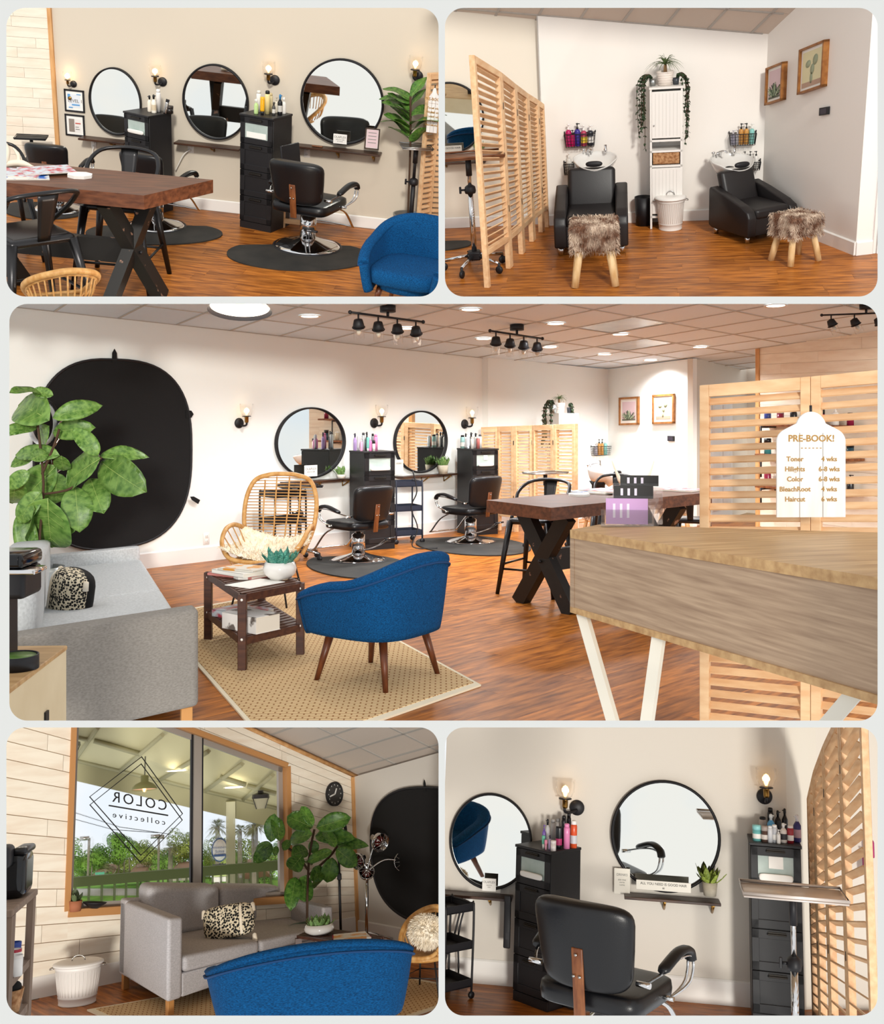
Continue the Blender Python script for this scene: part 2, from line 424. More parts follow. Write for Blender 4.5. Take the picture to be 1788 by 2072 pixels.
build_board()
# ------------------------------------------------------------------ room shells
SHARED = {}
def shared(key, fn):
    if key not in SHARED: SHARED[key] = fn()
    return SHARED[key]
def inbox(room, P, mar=60):
    x0, y0, x1, y1 = BOX[room.key]; q = room.px(P)
    return x0 - mar < q[0] < x1 + mar and y0 - mar < q[1] < y1 + mar and (room.M @ Vector(P)).y > 2.3
def join_boxes(room, name, items, m, parent, kind='stuff'):
    g = G()
    for (b, M) in items: g.box(*b, M=M)
    return piece(room, name, g, m, parent, kind)
def plank_floor(room, cx, cy, ang, pw, pl, xr, yr, inside=None):
    """a slab and its planks laid in rows along direction ang"""
    base = G(); base.box(-xr, xr, -yr, yr, -0.12, -0.012)
    fl = piece(room, 'floor', base, m_gap, kind='structure', M=T(cx, cy, 0) @ RZ(ang), label='hickory plank floor of the ' + room.say)
    rr = random.Random(len(room.key) + ord(room.key)); cells = []
    ny = int(2 * yr / pw) + 1
    for j in range(ny):
        x = -xr - rr.random() * pl
        while x < xr:
            L = pl
            c = Vector((x + L / 2, -yr + (j + .5) * pw, 0)); Pw = T(cx, cy, 0) @ RZ(ang) @ c
            if any(inbox(room, T(cx, cy, 0) @ RZ(ang) @ (c + Vector((dx, dy, 0)))) for dx in (-L / 2, 0, L / 2) for dy in (-pw / 2, pw / 2)) and (inside is None or inside(Pw)):
                cells.append((c, L, (room.M @ Pw).y))
            x += L
    cells.sort(key=lambda q: q[2])
    def mk():
        g = G(); g.box(-pl / 2 + .0006, pl / 2 - .0006, -pw / 2 + .0006, pw / 2 - .0006, -0.012, 0.0); return g.mesh(m_floor)
    me = shared(('plank', pl, pw), mk)
    for c, L, d in cells[:300]: piece(room, 'plank', me, None, fl, M=T(*c))
    if len(cells) > 300:
        join_boxes(room, 'planks_beyond', [((-pl / 2 + .0006, pl / 2 - .0006, -pw / 2 + .0006, pw / 2 - .0006, -0.012, 0), T(*c)) for c, L, d in cells[300:]], m_floor, fl)
    return fl
def wall_slab(room, wall, za, zb, m, name, th=0.08, t0=0.0, t1=None, label=None):
    t1 = wall.L if t1 is None else t1
    g = G(); g.prism([(t0, -0.05), (t1, -0.05), (t1, zb), (t0, za)], 0, th)
    return piece(room, name, g, m, kind='structure', M=wall.base(), label=label)
def baseboard(room, wall, name, hgt=0.12, t0=0.0, t1=None, th=0.018):
    t1 = wall.L if t1 is None else t1
    g = G(); g.prism([(0, 0), (-th, 0), (-th, hgt * .93), (-th * .4, hgt), (0, hgt)], t0, t1, axis='x')
    return piece(room, name, g, m_base, kind='structure', M=wall.base())
def shiplap(room, wall, slab, bh, z1, t0=0.0, t1=None, hole=None, seed=1, z0=0.0, ztop=None):
    """staggered boards fixed to a wall slab; hole = (t0, t1, z0, z1) left open"""
    t1 = wall.L if t1 is None else t1; rr = random.Random(seed); n = int((z1 - z0) / bh) + 1
    for j in range(n):
        a = z0 + j * bh; b = a + bh - 0.0025
        cuts = [t0]; x = t0 + (t1 - t0) * (0.15 + 0.7 * rr.random())
        while x < t1 - 0.15: cuts.append(x); x += (t1 - t0) * (0.45 + 0.3 * rr.random())
        cuts.append(t1)
        for i in range(len(cuts) - 1):
            segs = [(cuts[i], cuts[i + 1] - 0.002)]
            if hole and b > hole[2] and a < hole[3]:
                segs = []
                if cuts[i] < hole[0]: segs.append((cuts[i], min(cuts[i + 1] - .002, hole[0])))
                if cuts[i + 1] > hole[1]: segs.append((max(cuts[i], hole[1]), cuts[i + 1] - .002))
            for (p, q) in segs:
                if q - p < 0.02: continue
                aa, bb = a, b
                if hole and q > hole[0] and p < hole[1]: pass
                mid = wall.a + wall.t * ((p + q) / 2)
                if not any(inbox(room, (wall.a + wall.t * w) + Vector((0, 0, zz)), 80) for w in (p, (p + q) / 2, q) for zz in (aa, bb)): continue
                g = G(); g.box(-(q - p) / 2, (q - p) / 2, -0.012, 0, -(bb - aa) / 2, (bb - aa) / 2)
                piece(room, 'board', g, m_ship, slab, M=T((p + q) / 2, 0, (aa + bb) / 2))
def ceiling(room, O, A, B, na, nb, name='ceiling', ia=0, ib=0, skip=(), special=None, off=(0, 0), clip=None, tile=None):
    """suspended ceiling: O corner (local), A and B cell edge vectors; tiles hang in a metal grid"""
    O, A, B = Vector(O), Vector(A), Vector(B); N = A.cross(B).normalized()
    if N.z < 0: N = -N
    g = G()
    c = [O + A * ia + B * ib, O + A * na + B * ib, O + A * na + B * nb, O + A * ia + B * nb]
    g.add([q + N * 0.03 for q in c] + [q + N * 0.09 for q in c], [(0, 1, 2, 3), (7, 6, 5, 4), (0, 4, 5, 1), (1, 5, 6, 2), (2, 6, 7, 3), (3, 7, 4, 0)])
    cl = piece(room, name, g, m_grid, kind='structure', label='suspended tile ceiling of the ' + room.say)
    def bar(p, q, w, key):
        d = (q - p); L = d.length; x = d.normalized(); y = N.cross(x)
        R = Matrix((x, y, N)).transposed().to_4x4(); R.translation = (p + q) / 2
        gg = G(); gg.box(-L / 2, L / 2, -w / 2, w / 2, -0.004, 0.03); piece(room, 'grid_rail', gg, m_grid, cl, M=R)
    for i in range(int(math.floor(ia)), int(math.ceil(na)) + 1):
        if ia <= i <= na: bar(O + A * i + B * ib, O + A * i + B * nb, 0.024, 0)
    for j in range(int(math.floor(ib)), int(math.ceil(nb)) + 1):
        if ib <= j <= nb: bar(O + A * ia + B * j, O + A * na + B * j, 0.024, 1)
    vs = [O * 0, A, A + B, B]; vs = [q - (A + B) / 2 for q in vs]
    vs = [q * 0.985 for q in vs]
    gg = G(); gg.add([q + N * .004 for q in vs] + [q + N * 0.02 for q in vs], [(0, 1, 2, 3), (7, 6, 5, 4), (0, 4, 5, 1), (1, 5, 6, 2), (2, 6, 7, 3), (3, 7, 4, 0)])
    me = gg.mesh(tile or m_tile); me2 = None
    for i in range(int(math.floor(ia)), int(math.ceil(na))):
        for j in range(int(math.floor(ib)), int(math.ceil(nb))):
            p = O + A * (i + .5) + B * (j + .5)
            if not any(inbox(room, p + A * da + B * db, 20) for da in (-.5, 0, .5) for db in (-.5, 0, .5)): continue
            if clip and not clip(p): continue
            if special and (i, j) in special:
                if me2 is None:
                    me2 = me.copy(); me2.materials.clear(); me2.materials.append(mat('translucent light panel', '#a9b6c0', 0.25, col2='#b9c4cc', scale=3))
                piece(room, 'light_panel', me2, None, cl, M=T(*p), label='grey glossy light panel')
            else: piece(room, 'ceiling_tile', me, None, cl, M=T(*p))
    return cl

# ---- top left room
W1 = Wall(R1, R1.fl(124, 391), R1.fl(905, 479)); W1s = Wall(R1, R1.fl(-6, 385), R1.fl(124, 391))
plank_floor(R1, 0.2, 10.6, W1.ang, 0.16, 1.25, 3.6, 3.4, inside=lambda P: (Vector((P[0], P[1], 0)) - W1.a).dot(W1.n) > -0.02)
wall_slab(R1, W1, 2.9, 2.9, m_wall, 'wall_back', label='cream mirror wall of the top left view')
baseboard(R1, W1, 'baseboard_back', 0.13)
sl = wall_slab(R1, W1s, 2.9, 2.9, m_gap, 'wall_left', label='whitewashed shiplap wall of the top left view')
shiplap(R1, W1s, sl, 0.107, 2.7, seed=3)
g = G(); g.box(-0.022, 0.022, -0.03, 0.0, 0, 2.9); piece(R1, 'trim_1', g, m_trimw, kind='structure', M=W1.base())

# ---- top right room
W2 = Wall(R2, R2.fl(1103, 456), R2.fl(1540, 441)); W2r = Wall(R2, R2.fl(1540, 441), R2.fl(1729.7, 516.5)); W2l = Wall(R2, R2.fl(885, 462), R2.fl(1112, 452))
W2e = Wall(R2, R2.fl(1729.7, 516.5), R2.fl(1764, 512.5))
plank_floor(R2, 0.2, 9.6, W2.ang, 0.15, 1.2, 3.2, 2.9, inside=lambda P: (Vector((P[0], P[1], 0)) - W2.a).dot(W2.n) > -0.25)
z_c = R2.vz(W2.b, 69); z_l = R2.vz(W2.a, 30); z_r = W2r.at(1608.7, 16.9)
wall_slab(R2, W2, z_l + .02, z_c + .02, m_wall2, 'wall_back', label='warm white basin wall of the top right view'); baseboard(R2, W2, 'baseboard_back', 0.115)
wall_slab(R2, W2l, R2.vz(W2l.a, 21) + .02, R2.vz(W2l.b, 41) + .02, mat('soft cream wall paint', '#e8dfd0', 0.85), 'wall_left', label='cream wall behind the folding screen, top right view'); baseboard(R2, W2l, 'baseboard_left', 0.115)
g = G(); g.box(0, 0.012, 0, 0.25, 0, z_l); piece(R2, 'wall_return', g, m_wall2, kind='structure', M=W2.base())
sr = (z_r.z - z_c) / (z_r - Vector((W2.b.x, W2.b.y, z_r.z))).length
wall_slab(R2, W2r, z_c, z_c + sr * W2r.L, m_wall2, 'wall_right', label='warm white picture wall of the top right view'); baseboard(R2, W2r, 'baseboard_right', 0.125)
wall_slab(R2, W2e, 4.2, 4.2, m_wall2, 'wall_end', label='bright wall end beside the doorway, top right view'); baseboard(R2, W2e, 'baseboard_end', 0.125)
W2d = Wall(R2, R2.fl(1762, 513), R2.fl(1840, 506))
wall_slab(R2, W2d, 4.2, 4.2, mat('bright white door', '#f6f5f6', 0.4), 'door_1', label='white door at the right edge of the top right view')
for xx in (1766, 1774):
    g = G(); g.box(-.012, .012, -.02, 0, 0, 2.3); piece(R2, 'trim_2', g, m_base, kind='structure', M=W2d.M(xx, 512))
cA = (W2.b + Vector((0, 0, z_c))) - (W2.a + Vector((0, 0, z_l))); LA = cA.length; uA = cA.normalized()
vB = (z_r - Vector((W2.b.x, W2.b.y, z_c))).normalized()
tl = [( W2.at(x, y) ) for x, y in ((1079, 28), (1174, 36.5), (1271, 45), (1355.6, 52.5), (1440, 60.5), (1519.6, 67))]
da = (tl[-1] - tl[1]).length / 4
ceiling(R2, tl[-1], -uA * da, vB * da * 1.0, 7.9, 5.0, ia=-0.26, ib=-1.2, tile=m_tilew)

# ---- middle room
W3 = Wall(R3, R3.fl(-40, 1191), R3.fl(975, 1067.7)); W3b = Wall(R3, R3.fl(987, 1068), R3.fl(1230, 1044)); W3p = Wall(R3, R3.fl(1230, 1044), R3.fl(1401.5, 1066))
W3j = Wall(R3, R3.fl(975, 1067.7), R3.fl(987, 1068))
W3d = Wall(R3, R3.fl(1401.5, 1066), R3.fl(1511, 1036)); W3w = Wall(R3, R3.fl(1511, 1036), R3.fl(1560, 1040))
W3s = Wall(R3, R3.fl(1535, 1085), R3.fl(1800, 1124))
plank_floor(R3, -0.2, 10.5, W3.ang, 0.21, 1.9, 12, 7.5, inside=lambda P: (Vector((P[0], P[1], 0)) - W3.a).dot(W3.n) > -0.05 and P[1] < 16.5)
zt = lambda w, e, y: R3.vz(w.a if e == 0 else w.b, y)
wall_slab(R3, W3, zt(W3, 0, 614), zt(W3, 1, 724), m_wall3, 'wall_left', label='long cream mirror wall of the wide middle view'); baseboard(R3, W3, 'baseboard_left', 0.17)
wall_slab(R3, W3j, zt(W3j, 0, 724), zt(W3j, 1, 722), m_wall3, 'wall_jog')
wall_slab(R3, W3b, zt(W3b, 0, 722), zt(W3b, 1, 747.5), m_wall3, 'wall_back', label='greige basin wall of the wide middle view'); baseboard(R3, W3b, 'baseboard_back', 0.17)
wall_slab(R3, W3p, zt(W3p, 0, 747.5), zt(W3p, 1, 725), m_wall3, 'wall_picture', label='white picture wall of the wide middle view')
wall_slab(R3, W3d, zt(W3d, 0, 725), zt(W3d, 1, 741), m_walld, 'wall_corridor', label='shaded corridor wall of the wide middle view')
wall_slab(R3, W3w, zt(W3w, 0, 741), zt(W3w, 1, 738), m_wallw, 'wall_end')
ss = wall_slab(R3, W3s, zt(W3s, 0, 677), zt(W3s, 1, 636), m_gap, 'wall_right', label='whitewashed shiplap wall of the wide middle view')
shiplap(R3, W3s, ss, 0.135, zt(W3s, 0, 677) * .97, seed=8)
g = G(); g.box(-0.035, 0.03, -0.03, 0.09, 0, zt(W3s, 0, 676)); piece(R3, 'trim_1', g, m_trimw, kind='structure', M=W3s.base())
p = W3s.a + Vector((0, 0, zt(W3s, 0, 677))); q = W3s.b + Vector((0, 0, zt(W3s, 1, 636)))
g = G(); g.tube([p + W3s.n * .02, q + W3s.n * .02], 0.03, 4); piece(R3, 'trim_2', g, m_trimw, kind='structure')
tl = [W3.at(x, y) for x, y in ((110, 630.5), (250, 645), (374, 659.5), (489, 671), (586, 682.5), (677, 691.5), (755.7, 701), (831, 709), (896.6, 716))]
print('ceil spacing', [(tl[i + 1] - tl[i]).length for i in range(8)], [p.z for p in tl])
uA3 = (tl[-1] - tl[0]).normalized(); dA3 = (tl[-1] - tl[0]).length / 8
# across direction: along the picture wall (towards the right) with its slope
pc = W3b.b + Vector((0, 0, zt(W3b, 1, 747.5))); pr = W3p.b + Vector((0, 0, zt(W3p, 1, 725))); vB3 = (pr - pc).normalized()
ps = W3s.b + Vector((0, 0, zt(W3s, 1, 636))); pq = W3s.a + Vector((0, 0, zt(W3s, 0, 677)))
vB3 = ((pr - pc).normalized() + (ps - pq).normalized()).normalized()
# keep the ceiling plane through the wall top
print('vB', vB3, uA3, 'zs', pc.z, pr.z, ps.z, pq.z)
CE3 = (tl[0], uA3 * dA3, vB3)
dB3 = 1.0
spc3 = set()
for sx_, sy_ in ((1275, 645), (1292, 704), (1060, 690)):
    d_ = R3.dir(sx_, sy_); n_ = (uA3 * dA3).cross(vB3); P_ = R3.eye + d_ * ((tl[0] - R3.eye).dot(n_) / d_.dot(n_)) - tl[0]
    a_, b_ = uA3, vB3; g_ = a_.dot(b_); pa, pb = P_.dot(a_), P_.dot(b_); spc3.add((math.floor((pa - g_ * pb) / (1 - g_ * g_) / dA3), math.floor((pb - g_ * pa) / (1 - g_ * g_) / dB3)))
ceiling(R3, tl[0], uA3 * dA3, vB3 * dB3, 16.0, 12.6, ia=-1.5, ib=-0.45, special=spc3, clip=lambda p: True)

# ---- bottom left room
W4 = Wall(R4, R4.fl(-20, 2039), R4.fl(724, 1889)); W4r = Wall(R4, R4.fl(724, 1889), R4.fl(905, 1925))
plank_floor(R4, 0, 7.2, W4r.ang, 0.14, 1.1, 4.2, 4.2, inside=lambda P: (Vector((P[0], P[1], 0)) - W4.a).dot(W4.n) > -0.1 and (Vector((P[0], P[1], 0)) - W4r.a).dot(W4r.n) > -0.1)
def zc4(t):
    a, b = W4.at(727.6, 1572.4), W4.at(507, 1472); ta, tb = (a - W4.a).dot(W4.t), (b - W4.a).dot(W4.t)
    return a.z + (b.z - a.z) * (t - ta) / (tb - ta)
def tv4(px, py): t, z = W4.tz(px, py); return t, z / zc4(t)
hole = [tv4(137, 1843), tv4(583, 1816), tv4(584, 1553), tv4(137, 1388)]
ht0, ht1 = hole[0][0], hole[1][0]
def vb4(t): f = (t - ht0) / (ht1 - ht0); return hole[0][1] + (hole[1][1] - hole[0][1]) * f
def vt4(t): f = (t - ht0) / (ht1 - ht0); return hole[3][1] + (hole[2][1] - hole[3][1]) * f
def tq(pts, y0, y1):      # wall polygon given as (t, v)
    return G().prism([(t, v * zc4(t)) for t, v in pts], y0, y1)
g = G(); g.prism([(t, v * zc4(t)) for t, v in ((0, -.02), (W4.L, -.02), (W4.L, vb4(ht1)), (ht1, vb4(ht1)), (ht0, vb4(ht0)), (0, vb4(ht0)))], 0, .09)
g.prism([(t, v * zc4(t)) for t, v in ((0, vt4(ht0)), (ht0, vt4(ht0)), (ht1, vt4(ht1)), (W4.L, vt4(ht1)), (W4.L, 1.0), (0, 1.0))], 0, .09)
g.prism([(t, v * zc4(t)) for t, v in ((0, vb4(ht0)), (ht0, vb4(ht0)), (ht0, vt4(ht0)), (0, vt4(ht0)))], 0, .09)
g.prism([(t, v * zc4(t)) for t, v in ((ht1, vb4(ht1)), (W4.L, vb4(ht1)), (W4.L, vt4(ht1)), (ht1, vt4(ht1)))], 0, .09)
s4 = piece(R4, 'wall_left', g, m_gap, kind='structure', M=W4.base(), label='whitewashed shiplap window wall of the bottom left view')
rr = random.Random(12); nrow = 21
for j in range(nrow):
    v0, v1 = j / nrow, (j + 1) / nrow - .0022; cuts = [0.0]; x = rr.uniform(.3, .9)
    while x < W4.L - .2: cuts.append(x); x += rr.uniform(.8, 1.7)
    cuts.append(W4.L)
    for i in range(len(cuts) - 1):
        segs = [(cuts[i], cuts[i + 1] - .004, v0, v1)]; out = []
        for (p, q, a, b) in segs:
            if q <= ht0 or p >= ht1: out.append((p, q, a, a, b, b)); continue
            if p < ht0: out.append((p, ht0, a, a, b, b))
            if q > ht1: out.append((ht1, q, a, a, b, b))
            p2, q2 = max(p, ht0), min(q, ht1)
            lo0, lo1, hi0, hi1 = vb4(p2), vb4(q2), vt4(p2), vt4(q2)
            if a < max(lo0, lo1): out.append((p2, q2, a, a, max(a, min(b, lo0)), max(a, min(b, lo1))))
            if b > min(hi0, hi1): out.append((p2, q2, min(b, max(a, hi0)), min(b, max(a, hi1)), b, b))
        for (p, q, a0, a1, b0, b1) in out:
            if q - p < .03 or (b0 - a0 < .002 and b1 - a1 < .002): continue
            c = W4.a + W4.t * ((p + q) / 2); zz = (a0 + b0) / 2 * zc4((p + q) / 2)
            if not any(inbox(R4, W4.a + W4.t * w + Vector((0, 0, vv * zc4(w))), 60) for w in (p, (p + q) / 2, q) for vv in (a0, b0)): continue
            piece(R4, 'board', tq([(p, a0), (q, a1), (q, b1), (p, b0)], -.012, 0), m_ship, s4)
baseboard(R4, W4, 'baseboard_left', 0.17); baseboard(R4, W4r, 'baseboard_right', 0.13)
wall_slab(R4, W4r, R4.vz(W4r.a, 1572.4), R4.vz(W4r.b, 1524), mat('pale warm grey wall paint', '#dcd6cd', .85, bump=.04, bscale=120), 'wall_right', label='pale wall with the black backdrop, bottom left view')
g = G(); g.box(-.035, .012, -.03, 0, 0, R4.vz(W4r.a, 1572)); piece(R4, 'trim_1', g, m_trimw, kind='structure', M=T(*W4.b) @ RZ(W4.ang))
p, q = W4.at(727, 1574, .02), W4.at(480, 1462, .02); g = G(); g.tube([p, q], .022, 4); piece(R4, 'trim_2', g, m_trimw, kind='structure')
OA = W4.at(702.5, 1558); vA = (W4.at(548, 1487) - OA) / 3; C4 = W4.at(727.6, 1572.4); b1, b2 = W4r.at(790, 1554), W4r.at(880, 1529.5); vB = b2 - b1; d0 = (b1 - C4).length / vB.length
ceiling(R4, OA + vB * d0, vA, vB, 9.0, 4.2, ia=-.5, ib=-d0, tile=m_tilew)
# ---- bottom right room
W5 = Wall(R5, R5.fl(885, 1982), R5.fl(1600, 2045)); W5b = Wall(R5, R5.fl(1600, 2045), R5.fl(1665, 2041)); W5c = Wall(R5, R5.fl(1665, 2041), R5.fl(1800, 2040))
plank_floor(R5, 0.3, 9.3, W5.ang, 0.15, 1.2, 3.6, 3.2, inside=lambda P: (Vector((P[0], P[1], 0)) - W5.a).dot(W5.n) > -0.1)
wall_slab(R5, W5, 4.2, 4.2, m_wallw, 'wall_back', label='cream mirror wall of the bottom right view'); baseboard(R5, W5, 'baseboard_back', 0.19)
wall_slab(R5, W5b, 4.2, 4.2, m_walld, 'wall_jog'); wall_slab(R5, W5c, 4.2, 4.2, m_wallw, 'wall_right', label='white wall behind the slatted screen, bottom right view')
# ------------------------------------------------------------------ things (front towards -y, base at z = 0, metres)
def arc(cx, cz, r, a0, a1, n, y=0.0):
    return [(cx + r * math.cos(math.radians(a0 + (a1 - a0) * i / n)), y, cz + r * math.sin(math.radians(a0 + (a1 - a0) * i / n))) for i in range(n + 1)]
def smooth_path(pts, n=6):
    P = [Vector(p) for p in pts]; out = []
    for i in range(len(P) - 1):
        p0, p1, p2, p3 = P[max(i - 1, 0)], P[i], P[i + 1], P[min(i + 2, len(P) - 1)]
        for k in range(n):
            t = k / n
            out.append(0.5 * ((2 * p1) + (-p0 + p2) * t + (2 * p0 - 5 * p1 + 4 * p2 - p3) * t * t + (-p0 + 3 * p1 - 3 * p2 + p3) * t ** 3))
    out.append(P[-1]); return out

def salon_chair():
    p = Proto()
    b = p.add('base', G().lathe([(0.0, .0), (.285, .0), (.285, .02), (.24, .045), (.12, .085), (.07, .11), (.0, .11)], 32), m_chrome, label='chrome domed base')
    p.add('base_rim', G().lathe([(.283, 0), (.3, .003), (.3, .016), (.28, .024)], 32, caps=False), m_black, b)
    c = p.add('column', G().lathe([(.07, .10), (.07, .34), (.05, .355), (.05, .36)], 20), m_chrome)
    p.add('piston', G().cyl((0, 0, .35), .024, .09, 12), m_chrome, c)
    pe = G().tube(smooth_path([(-.04, .05, .14), (-.13, .2, .22), (-.17, .3, .30), (-.22, .31, .305)], 4), .008, 6).tube(smooth_path([(.0, .06, .14), (-.09, .21, .22), (-.12, .3, .30), (-.22, .31, .305)], 4), .008, 6)
    pd = p.add('pump_pedal', pe, m_chrome); p.add('pedal_grip', G().tube([(-.11, .3, .302), (-.23, .31, .308)], .013, 8), m_black, pd)
    g = G()
    def seat(u, v): return None
    g.sell((0, -.02, .475), (.255, .27, .062), .35, .32, 32, 10); s = p.add('seat', g, m_leather)
    g = G().sell((0, 0, .225), (.25, .052, .225), .34, .62, 32, 16, M=T(0, .225, .54) @ RX(-9))
    for i, v in enumerate(g.v):      # back pad narrows downwards and bows
        z = (v[2] - .54) / .45; k = 0.86 + 0.16 * min(1, max(0, z)); g.v[i] = (v[0] * k, v[1] - .05 * (v[0] / .25) ** 2 + 0.02, v[2])
    bk = p.add('backrest', g, m_leather)
    st = p.add('back_strap', G().rbox(-.028, .028, -.008, .008, 0, .36, .006, 2, M=T(0, .285, .40) @ RX(-7)), m_walnut, label='walnut grained strap with steel screws')
    for dx, dz in ((0, .325), (-.015, .215), (.015, .215)):
        p.add('screw', G().sell((dx, .285 + .006 + .012 + dz * .122, .40 + dz), (.008, .006, .008), 1, 1, 8, 6), m_steel, st)
    p.add('mount_plate', G().box(-.12, .12, -.12, .12, .40, .42), m_black, s)
    for sx in (-1, 1):
        pad = smooth_path([(sx * .315, .10, .655), (sx * .33, -.08, .715), (sx * .335, -.2, .70), (sx * .335, -.235, .64)], 5)
        a = p.add('armrest', G().tube(pad, [.02] + [.03] * (len(pad) - 2) + [.02], 10, flat=.75), m_leather)
        g = G()
        for off in (-.012, .012):
            g.tube(smooth_path([(sx * (.275), .19, .61), (sx * .315, .08, .645), (sx * .33, -.10, .68), (sx * (.335 + off), -.225, .66), (sx * (.33 + off), -.20, .54), (sx * .285, -.10, .47)], 5), .0075, 6)
        p.add('arm_loop', g, m_chrome, a)
        p.add('boss', G().tube([(sx * .235, .2, .605), (sx * .30, .2, .605)], .015, 10), m_chrome, a)
        p.add('boss', G().tube([(sx * .235, -.1, .465), (sx * .30, -.1, .465)], .013, 10), m_chrome, a)
    p.add('footrest', G().tube(smooth_path([(-.2, -.12, .44), (-.21, -.30, .34), (-.21, -.46, .15), (-.19, -.50, .125), (0, -.51, .125), (.19, -.50, .125), (.21, -.46, .15), (.21, -.30, .34), (.2, -.12, .44)], 4), .011, 8), m_chrome)
    return p

m_pane = mat('frosted drawer glass', '#9fb0aa', 0.25, col2='#b9c6c0', scale=5)
def chest(paper=0):
    p = Proto(); w, d, h = .40, .41, 1.24
    b = p.add('body', G().rbox(-w / 2, w / 2, -d / 2 + .02, d / 2, .0, h - .02, .003, 1), m_cab)
    p.add('top_panel', G().rbox(-w / 2 - .008, w / 2 + .008, -d / 2 - .004, d / 2, h - .022, h, .003, 1), m_cab)
    p.add('plinth', G().box(-w / 2 + .004, w / 2 - .004, -d / 2 + .006, -d / 2 + .03, 0, .075), m_cab)
    hh = (h - .022 - .08) / 4
    for k in range(4):
        z0 = .08 + hh * (3 - k) + .003; z1 = z0 + hh - .006; y0 = -d / 2; fw = .06
        g = G()
        g.rbox(-w / 2 + .004, w / 2 - .004, y0, y0 + .02, z1 - fw * 1.05, z1, .002, 1); g.rbox(-w / 2 + .004, w / 2 - .004, y0, y0 + .02, z0, z0 + fw, .002, 1)
        g.rbox(-w / 2 + .004, -w / 2 + fw, y0, y0 + .02, z0, z1, .002, 1); g.rbox(w / 2 - fw, w / 2 - .004, y0, y0 + .02, z0, z1, .002, 1)
        dr = p.add('drawer', g, m_cab)
        p.add('pane' if k == 0 else 'inset_panel', G().box(-w / 2 + fw, w / 2 - fw, y0 + .009, y0 + .018, z0 + fw, z1 - fw), m_pane if k == 0 else m_cab, dr, label='frosted glass window' if k == 0 else None)
        p.add('handle', G().rbox(-.075, .075, y0 - .022, y0 - .004, z1 - .034, z1 - .022, .003, 1).box(-.07, .07, y0 - .01, y0 + .005, z1 - .034, z1 - .012), m_cabh, dr)
        if k == 0:
            if paper == 1:      # rolled white towel hung over the pane
                p.add('paper_notice', G().sell((0, y0 - .012, z0 + .085), (.13, .012, .024), .4, .5, 16, 8), m_paper, dr, label='white folded notice')
            elif paper == 2:
                p.add('paper_notice', G().rbox(-.12, .12, y0 + .004, y0 + .008, z0 + .065, z0 + .125, .001, 1), m_paper, dr)
            elif paper == 3:
                p.add('paper_notice', G().rbox(-.055, .06, y0 + .002, y0 + .007, z0 + .13, z0 + .215, .001, 1), m_paper, dr)
                p.add('paper_notice', G().sell((0, y0 - .01, z0 + .07), (.135, .010, .026), .4, .5, 16, 8), m_paper, dr)
            elif paper == 4:
                p.add('paper_notice', G().rbox(-.03, .03, y0 + .002, y0 + .007, z0 + .14, z0 + .21, .001, 1), m_paper, dr)
                p.add('paper_notice', G().sell((0, y0 - .01, z0 + .075), (.12, .010, .022), .4, .5, 16, 8), m_paper, dr)
    return p

def round_mirror():
    """radius 1 in x and z; scaled when hung"""
    p = Proto()
    g = G(); g.lathe([(.945, -.02), (.955, .024), (1.0, .024), (1.0, -.02)], 64, caps=False, M=RX(90)); p.add('frame', g, m_black)
    g = G(); g.lathe([(0, .0), (.95, .0)], 64, caps=False, M=RX(90)); p.add('glass', g, m_mirror, label='round mirror glass')
    return p

def sconce(dx=0.0):
    p = Proto()
    p.add('back_plate', G().lathe([(.0, .022), (.052, .022), (.058, .012), (.058, 0), (0, 0)], 24, M=RX(90)), m_black)
    a = p.add('arm', G().tube(smooth_path([(0, -.02, -.015), (dx * .5, -.06, -.03), (dx, -.10, -.02), (dx, -.105, .02)], 4), .011, 8), m_black)
    p.add('socket', G().lathe([(.0, -.005), (.018, -.005), (.022, .01), (.022, .055), (.03, .06), (0, .06)], 14, c=(dx, -.105, .01)), m_brass, label='aged brass socket')
    p.add('shade_cup', G().lathe([(.0, .06), (.05, .062), (.05, .07), (0, .072)], 18, c=(dx, -.105, .01)), m_black)
    p.add('glass_shade', G().lathe([(.03, .0), (.055, .012), (.07, .05), (.076, .10), (.078, .135), (.075, .135), (.073, .10), (.067, .05), (.052, .015), (.03, .004)], 20, c=(dx, -.105, .08), caps=False), m_glass)
    p.add('bulb', G().lathe([(.008, 0), (.016, .02), (.021, .05), (.018, .075), (.0, .085)], 10, c=(dx, -.105, .09)), m_bulb, label='glowing filament bulb')
    p.light = (dx, -.105, .14); return p

def wall_shelf(L, brackets, dz=.14, dep=.22):
    p = Proto(); p.add('board', G().rbox(-L / 2, L / 2, -dep, 0, -.022, 0, .003, 1), m_shelf)
    for x in brackets:
        g = G(); t = .006
        for q in ([(-.0, -.022), (-.0, -dz)], [(-dep * .8, -.03), (-.0, -dz)], [(-dep * .85, -.028), (0, -.028)]):
            (y0, z0), (y1, z1) = q; g.tube([(x, y0 - .006, z0), (x, y1 - .006, z1)], .009, 4)
        p.add('bracket', g, m_brass, label='brass triangular bracket')
    return p

